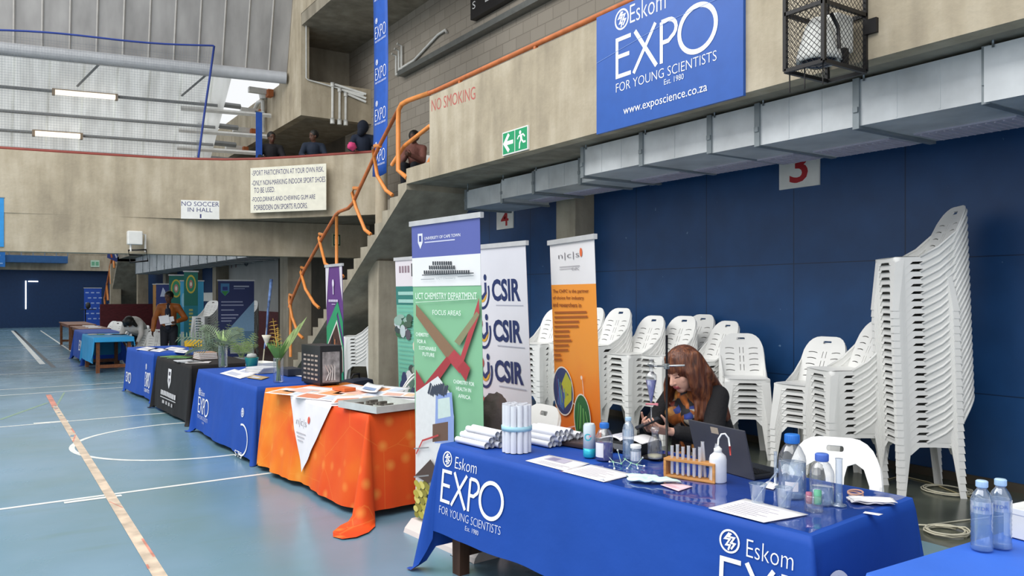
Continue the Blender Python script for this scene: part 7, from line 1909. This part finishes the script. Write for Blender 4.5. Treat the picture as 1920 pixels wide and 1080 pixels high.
for s in (-1, 1):
    mb.limb((0.075, 0.05*s, 1.035), sh[s], 0.062, 0.072); mb.limb(sh[s], el[s], 0.072, 0.06); mb.limb(el[s], wr[s].lerp(el[s], 0.22), 0.060, 0.045)
    mb.limb((0.10, 0.15*s, 0.96), (0.06, 0.175*s, 0.58), 0.04, 0.055)
part('jacket', remesh(mb, 0.011, 5), mat('black_jacket_wool', '#1b1a1d', rough=0.85, var=0.1, bump=0.25, bscale=60), wt)
mb = MB()
for s in (-1, 1): mb.limb((0.36, 0.10*s, 0.55), (0.34, 0.10*s, 0.10), 0.068, 0.05)
part('trousers', remesh(mb, 0.012, 3), mat('black_trousers', '#1d1d22', rough=0.8), wt)
for s in (-1, 1):
    mb = MB(); mb.limb((0.32, 0.10*s, 0.055), (0.49, 0.11*s, 0.045), 0.052, 0.042); part('shoe', remesh(mb, 0.01, 3), M_BLACK, wt)
# hair: cap, parting, long locks on both sides and the back
def hair_mat(name, a, b_, c_):
    m, N, L, b = node_mat(name)
    tc = N.new('ShaderNodeTexCoord'); mp = N.new('ShaderNodeMapping'); mp.inputs['Scale'].default_value = (60, 60, 4)
    L.new(tc.outputs['Object'], mp.inputs[0]); n = N.new('ShaderNodeTexNoise'); n.inputs['Scale'].default_value = 1; n.inputs['Detail'].default_value = 3; L.new(mp.outputs[0], n.inputs['Vector'])
    r = ramp(N, [(0.3, a), (0.5, b_), (0.72, c_)]); L.new(n.outputs['Fac'], r.inputs['Fac']); L.new(r.outputs['Color'], b.inputs['Base Color'])
    bp = N.new('ShaderNodeBump'); bp.inputs['Strength'].default_value = 0.6; bp.inputs['Distance'].default_value = 0.01; L.new(n.outputs['Fac'], bp.inputs['Height']); L.new(bp.outputs[0], b.inputs['Normal'])
    b.inputs['Roughness'].default_value = 0.42; return m
M_REDHAIR = hair_mat('red_brown_hair', '#3c2016', '#5f3320', '#85502f')
mb = MB()
def hp(x, y, z): return HC+HR @ Vector((x*hk, y*hk, z*hk))
mb.ball(hp(-0.030, 0, 0.040), 0.118*hk, None, 24, 16, (1.0, 0.84, 0.92), HR)
rnd = random.Random(5)
for s in (-1, 1):
    for k in range(9):                     # locks from the crown round the face, down to the chest
        t_ = k/8
        a = hp(0.045-0.12*t_, s*(0.03+0.055*t_), 0.105-0.03*t_); b_ = hp(0.025-0.085*t_, s*(0.088+0.004*t_), 0.0)
        if s > 0: c_ = Vector((0.235-0.17*t_, 0.125+0.035*math.sin(PI*t_), 1.0-0.02*t_)); e_ = Vector((0.24-0.19*t_, 0.135+0.04*math.sin(PI*t_), 0.86+0.06*abs(t_-0.3)+rnd.uniform(-.02, .02)))
        else: c_ = Vector((0.27-0.20*t_, -0.085-0.03*t_, 1.0)); e_ = Vector((0.24-0.22*t_, -0.10-0.03*t_, 0.90+rnd.uniform(-.03, .03)))
        r_ = 0.020 if k < 2 else 0.026
        pts_ = [a, b_, b_.lerp(c_, 0.5)+Vector((rnd.uniform(-.01, .01), s*0.012, 0)), c_, c_.lerp(e_, 0.5)+Vector((rnd.uniform(-.014, .014), rnd.uniform(-.014, .014), 0)), e_]
        for i in range(5): mb.limb(pts_[i], pts_[i+1], r_*(1-0.08*i), r_*(1-0.08*(i+1)), 8)
for k in range(7):
    y = -0.09+0.03*k
    pts_ = [hp(-0.09, y*0.7, 0.05), hp(-0.10, y, -0.05), Vector((0.04, y*1.3+0.01, 1.05)), Vector((-0.01, y*1.5+0.01, 0.90+rnd.uniform(-.03, .03)))]
    for i in range(3): mb.limb(pts_[i], pts_[i+1], 0.036, 0.032, 8)
part('hair', remesh(mb, 0.0075, 3), M_REDHAIR, wt)
# the phone in both hands
t = thing('smartphone', 'dark smartphone held in both hands by the seated person', 'phone', (WX-PH.x, WY-PH.y, PH.z), PI)
phR = Matrix.Rotation(math.radians(25), 3, 'Y')
m = MB(); m.box((0, 0, 0), (0.150, 0.074, 0.009), rot=Matrix.Rotation(math.radians(-35), 3, 'Z') @ phR, bevel=0.003); part('case', m, mat('phone_black', '#17181d', rough=0.3), t)
m = MB(); R2 = Matrix.Rotation(math.radians(-35), 3, 'Z') @ phR; m.box(R2 @ Vector((0, 0, 0.005)), (0.138, 0.066, 0.001), rot=R2); part('screen', m, mat('phone_screen', '#2a2f3c', rough=0.1), t)

# ---------------- simpler figures farther off
def figure(label, loc, rz, skin, hair, top, legs_m, hgt=1.72, bend=0.0, headyaw=0, headpitch=5, arms=None, vox=0.014, hair_long=False, bulk=1.0, name='person', open_jacket=None, hood=False):
    """a standing figure; x forward, y left. arms: {side: (elbow, wrist)} relative to the shoulder"""
    k = hgt/1.72
    t = thing(name, label, 'person', loc, rz)
    hip = Vector((0, 0, 0.92*k)); b = math.radians(bend)
    up = Vector((math.sin(b), 0, math.cos(b))); fw = Vector((math.cos(b), 0, -math.sin(b)))
    chest = hip+up*0.40*k; neck = hip+up*0.52*k; HR = frame(headyaw, bend*0.75+headpitch); hc = neck+(up*0.6+Vector((0, 0, 0.4)) if bend < 50 else up)*0.175*k+fw*0.015
    A = arms or {}
    mb = MB()
    mb.limb(hip, chest, 0.125*k, 0.135*k); mb.limb(chest, neck, 0.10*k, 0.06*k); mb.limb(neck, hc-up*0.05*k, 0.052*k, 0.05*k)
    S, E, Wr = {}, {}, {}
    for s in (-1, 1):
        S[s] = chest+up*0.075*k+Vector((0, 0.18*s*k, 0))
        e, w = A.get(s, ((0.0, 0.05*s, -0.29), (0.05, 0.04*s, -0.53)))
        E[s] = S[s]+Vector(e)*k; Wr[s] = S[s]+Vector(w)*k
        mb.limb(chest+up*0.08*k, S[s], 0.075*k, 0.058*k); mb.limb(S[s], E[s], 0.05*k, 0.04*k); mb.limb(E[s], Wr[s], 0.038*k, 0.026*k)
        d = (Wr[s]-E[s]).normalized(); add_hand(mb, Wr[s], d, Vector((0.2, -s, 0.1)), 1 if s < 0 else -1, 0.45, k)
        mb.limb(hip+Vector((0, 0.085*s*k, 0)), (0.02, 0.10*s*k, 0.50*k), 0.088*k, 0.06*k); mb.limb((0.02, 0.10*s*k, 0.50*k), (-0.01, 0.11*s*k, 0.09*k), 0.058*k, 0.036*k); mb.limb((-0.01, 0.11*s*k, 0.05*k), (0.13*k, 0.13*s*k, 0.03*k), 0.042*k, 0.03*k)
    add_head(mb, hc, HR, 1.02*k)
    o = part('body', remesh(mb, 0.009 if vox < 0.013 else 0.011, 2), skin, t); paint_head(o, hc, HR, 1.02*k, M_BROWD, mat('dark_lips', '#6b3d38', rough=0.5), M_BROWD)
    mb = MB(); mb.limb(hip+up*0.08*k, chest, 0.15*k*bulk, 0.165*k*bulk); mb.limb(chest, neck-up*0.02, 0.135*k*bulk, 0.075*k)
    for s in (-1, 1): mb.limb(chest+up*0.075*k, S[s], 0.10*k, 0.078*k); mb.limb(S[s], E[s], 0.075*k, 0.062*k); mb.limb(E[s], Wr[s], 0.062*k, 0.046*k)
    part('jacket', remesh(mb, vox, 4), top, t)
    if open_jacket is not None:
        mb = MB(); mb.limb(hip+up*0.02+fw*0.118*k, chest+fw*0.135*k, 0.065*k, 0.065*k); mb.limb(chest+fw*0.135*k, neck+fw*0.06*k, 0.058*k, 0.045*k); part('shirt', remesh(mb, vox, 3), open_jacket, t)
    mb = MB(); mb.limb(hip+Vector((0, 0.03, 0)), hip-Vector((0, 0.03, 0)), 0.14*k, 0.14*k)
    for s in (-1, 1): mb.limb(hip+Vector((0, 0.085*s*k, 0)), (0.02, 0.10*s*k, 0.50*k), 0.105*k, 0.078*k); mb.limb((0.02, 0.10*s*k, 0.50*k), (-0.01, 0.11*s*k, 0.08*k), 0.076*k, 0.062*k)
    part('trousers', remesh(mb, vox, 3), legs_m, t)
    for s in (-1, 1): mb = MB(); mb.limb((-0.02, 0.11*s*k, 0.045*k), (0.14*k, 0.13*s*k, 0.038*k), 0.05*k, 0.038*k); part('shoe', remesh(mb, vox, 2), M_BLACK, t)
    mb = MB(); q = lambda x, y, z: hc+HR @ Vector((x, y, z))*k
    mb.ball(q(-0.028, 0, 0.038), 0.108*k, None, 18, 12, (1.0, 0.84, 0.95), HR)
    if hood: mb.ball(q(-0.03, 0, 0.0), 0.13*k, None, 18, 12, (0.95, 0.9, 1.05), HR); mb.limb(q(-0.05, 0, -0.08), q(-0.10, 0, -0.16), 0.09*k, 0.07*k)
    if hair_long:
        mb.ball(q(-0.02, 0, 0.04), 0.128*k, None, 18, 12, (1.0, 0.95, 0.95), HR)
        for s in (-1, 1): mb.limb(q(0.0, 0.09*s, 0.05), q(0.05, 0.13*s, -0.10), 0.06*k, 0.04*k)
    part('hair' if not hood else 'hood', remesh(mb, vox*0.9, 2), hair, t)
    return t
M_BROWD = mat('dark_brow', '#1c1412', rough=0.6); M_HAIRB = mat('black_hair', '#15120f', rough=0.5, bump=0.3)
SKD = skin_mat('dark_skin', '#5a3c2e'); SKM = skin_mat('mid_brown_skin', '#8a5f48')
M_DENIM = mat('dark_trousers', '#1a1c24', rough=0.8)
cam_dir = lambda x, y: math.atan2(-y, -x)
q = at_depth(317, 555, 17.5)
mp_ = figure('person in a brown jacket holding white papers, standing between the far banners and tables', (q.x, q.y, 0), cam_dir(q.x, q.y)-0.15, SKD, M_HAIRB, mat('tan_leather_jacket', '#94531f', rough=0.55, var=0.12, bump=0.2, bscale=12), M_DENIM, 1.70, 3, -30, 12,
    {-1: ((-0.03, -0.12, -0.28), (0.06, -0.14, -0.52)), 1: ((-0.02, 0.16, -0.26), (0.20, 0.02, -0.32))}, 0.013, open_jacket=mat('navy_shirt', '#1d2334', rough=0.8))
m = MB(); m.tube([(0.15, 0.04, 1.42), (0.19, 0.0, 1.22), (0.185, -0.03, 1.42)], 0.006); m.box((0.20, 0, 1.19), (0.006, 0.06, 0.08)); part('lanyard', m, mat('pale_lanyard', '#c9c6c0', rough=0.5), mp_)
for k in range(2):
    m = MB(); m.span((-0.003, -0.10, -0.09), (0.003, 0.10, 0.09)); o = single('paper_sheet', m, M_PAPER, ['front', 'rear'][k]+' of two white papers held by the person in the brown jacket', 'paper')
    a_ = cam_dir(q.x, q.y)-0.15; o.location = Vector((q.x, q.y, 1.02-0.03*k))+Vector((math.cos(a_)*(0.27-0.03*k)-math.sin(a_)*(-0.04+0.10*k), math.sin(a_)*(0.27-0.03*k)+math.cos(a_)*(-0.04+0.10*k), 0)); o.rotation_euler = (0.15, 0.25, a_)
q = at_depth(262, 555, 18.4)
figure('person in a white top bending over beside the sky blue table, black hair hanging', (q.x, q.y, 0), cam_dir(q.x, q.y)-0.35, SKM, M_HAIRB, mat('white_jumper', '#d6d2cc', rough=0.8, var=0.05, bump=0.3, bscale=10), M_DENIM, 1.58, 72, 0, 12,
    {-1: ((0.08, -0.05, -0.24), (0.14, 0.02, -0.42)), 1: ((0.08, 0.05, -0.24), (0.16, 0.0, -0.42))}, 0.014, hair_long=True, bulk=1.35)
BF = 3.41
for px, D, h_, lab, top_, hair_, kw in [
    (509, 16.75, 1.66, 'person in black leaning behind the balcony rail, leftmost of three', mat('black_coat', '#16151a', rough=0.85), M_HAIRB, dict(headyaw=20)),
    (588, 16.3, 1.60, 'person in a navy jacket behind the balcony rail, middle of three', mat('navy_coat', '#1e2838', rough=0.85), M_HAIRB, dict(headyaw=-60)),
    (682, 16.0, 1.72, 'person in a dark navy hooded jacket by the round column on the balcony', mat('dark_navy_hoodie', '#1b2436', rough=0.85), mat('navy_hood', '#161d2c', rough=0.85), dict(headyaw=150, hood=True))]:
    q = at_depth(px, 555, D)
    figure(lab, (q.x, q.y, BF), cam_dir(q.x, q.y), SKD, hair_, top_, M_DENIM, h_, 8, kw.get('headyaw', 0), 5, {-1: ((0.12, -0.08, -0.22), (0.28, 0.0, -0.30)), 1: ((0.12, 0.08, -0.22), (0.28, 0.02, -0.30))}, 0.016, hood=kw.get('hood', False))
q = at_depth(660, 275, 15.35)
m = MB(); m.grid(lump(0.09, 0.08, 0.08, 2), 16, 10); o = single('bundle', m, mat('pink_cloth', '#d8487e', rough=0.8), 'bright pink bundle on the balcony rail beside the hooded person', 'bundle'); o.location = (q.x, q.y, 4.44)
# seated person beyond the stair head
px_, D_ = 781, 14.75; q = at_depth(px_, 555, D_)
place(CHAIR, CHAIR_USED, (q.x, q.y, 3.45), cam_dir(q.x, q.y)-0.35+PI/2, 'white plastic chair on the gallery under the seated person', None)
t = thing('person', 'seated person with dark hair and rosy brown top beyond the stair head', 'person', (q.x, q.y, 3.45), cam_dir(q.x, q.y)-0.35)
mb = MB(); mb.limb((-0.02, 0, 0.53), (0.08, 0, 0.86), 0.12, 0.115); mb.limb((0.08, 0, 0.86), (0.12, 0, 0.98), 0.09, 0.05); HR2 = frame(0, 12); HC2 = Vector((0.15, 0, 1.10)); mb.limb((0.12, 0, 0.96), (0.14, 0, 1.05), 0.05, 0.05); add_head(mb, HC2, HR2, 1.0)
SS, EE, WW = {}, {}, {}
for s in (-1, 1):
    SS[s] = Vector((0.10, 0.17*s, 0.90)); EE[s] = Vector((0.20, 0.20*s, 0.66)); WW[s] = Vector((0.40, 0.05*s, 0.72))
    mb.limb((0.1, 0, 0.92), SS[s], 0.07, 0.052); mb.limb(SS[s], EE[s], 0.046, 0.038); mb.limb(EE[s], WW[s], 0.036, 0.025); add_hand(mb, WW[s], (1, -0.3*s, 0.1), (0, -s, 0.3), 1 if s < 0 else -1, 0.6)
    mb.limb((-0.02, 0.085*s, 0.53), (0.40, 0.10*s, 0.54), 0.085, 0.06); mb.limb((0.40, 0.10*s, 0.53), (0.38, 0.10*s, 0.09), 0.055, 0.036); mb.limb((0.38, 0.10*s, 0.05), (0.5, 0.11*s, 0.035), 0.04, 0.03)
o = part('body', remesh(mb, 0.011, 2), SKD, t); paint_head(o, HC2, HR2, 1.0, M_BROWD, None, M_BROWD)
mb = MB(); mb.limb((-0.02, 0, 0.54), (0.08, 0, 0.86), 0.145, 0.14); mb.limb((0.08, 0, 0.86), (0.115, 0, 0.96), 0.12, 0.075)
for s in (-1, 1): mb.limb((0.1, 0, 0.91), SS[s], 0.09, 0.07); mb.limb(SS[s], EE[s], 0.068, 0.056); mb.limb(EE[s], WW[s], 0.056, 0.042)
part('jumper', remesh(mb, 0.015, 4), mat('rosy_brown_knit', '#7d5148', rough=0.85, var=0.1, bump=0.3), t)
mb = MB()
for s in (-1, 1): mb.limb((-0.02, 0.085*s, 0.53), (0.40, 0.10*s, 0.54), 0.10, 0.078); mb.limb((0.40, 0.10*s, 0.53), (0.38, 0.10*s, 0.09), 0.075, 0.06)
part('trousers', remesh(mb, 0.015, 3), M_DENIM, t)
for s in (-1, 1): mb = MB(); mb.limb((0.36, 0.10*s, 0.05), (0.5, 0.11*s, 0.04), 0.05, 0.04); part('shoe', remesh(mb, 0.015, 2), M_BLACK, t)
mb = MB(); mb.ball(HC2+HR2 @ Vector((-0.035, 0, 0.035)), 0.115, None, 18, 12, (1.0, 0.9, 0.95), HR2); mb.ball(HC2+HR2 @ Vector((-0.11, 0, 0.0)), 0.06); part('hair', remesh(mb, 0.013, 2), M_HAIRB, t)
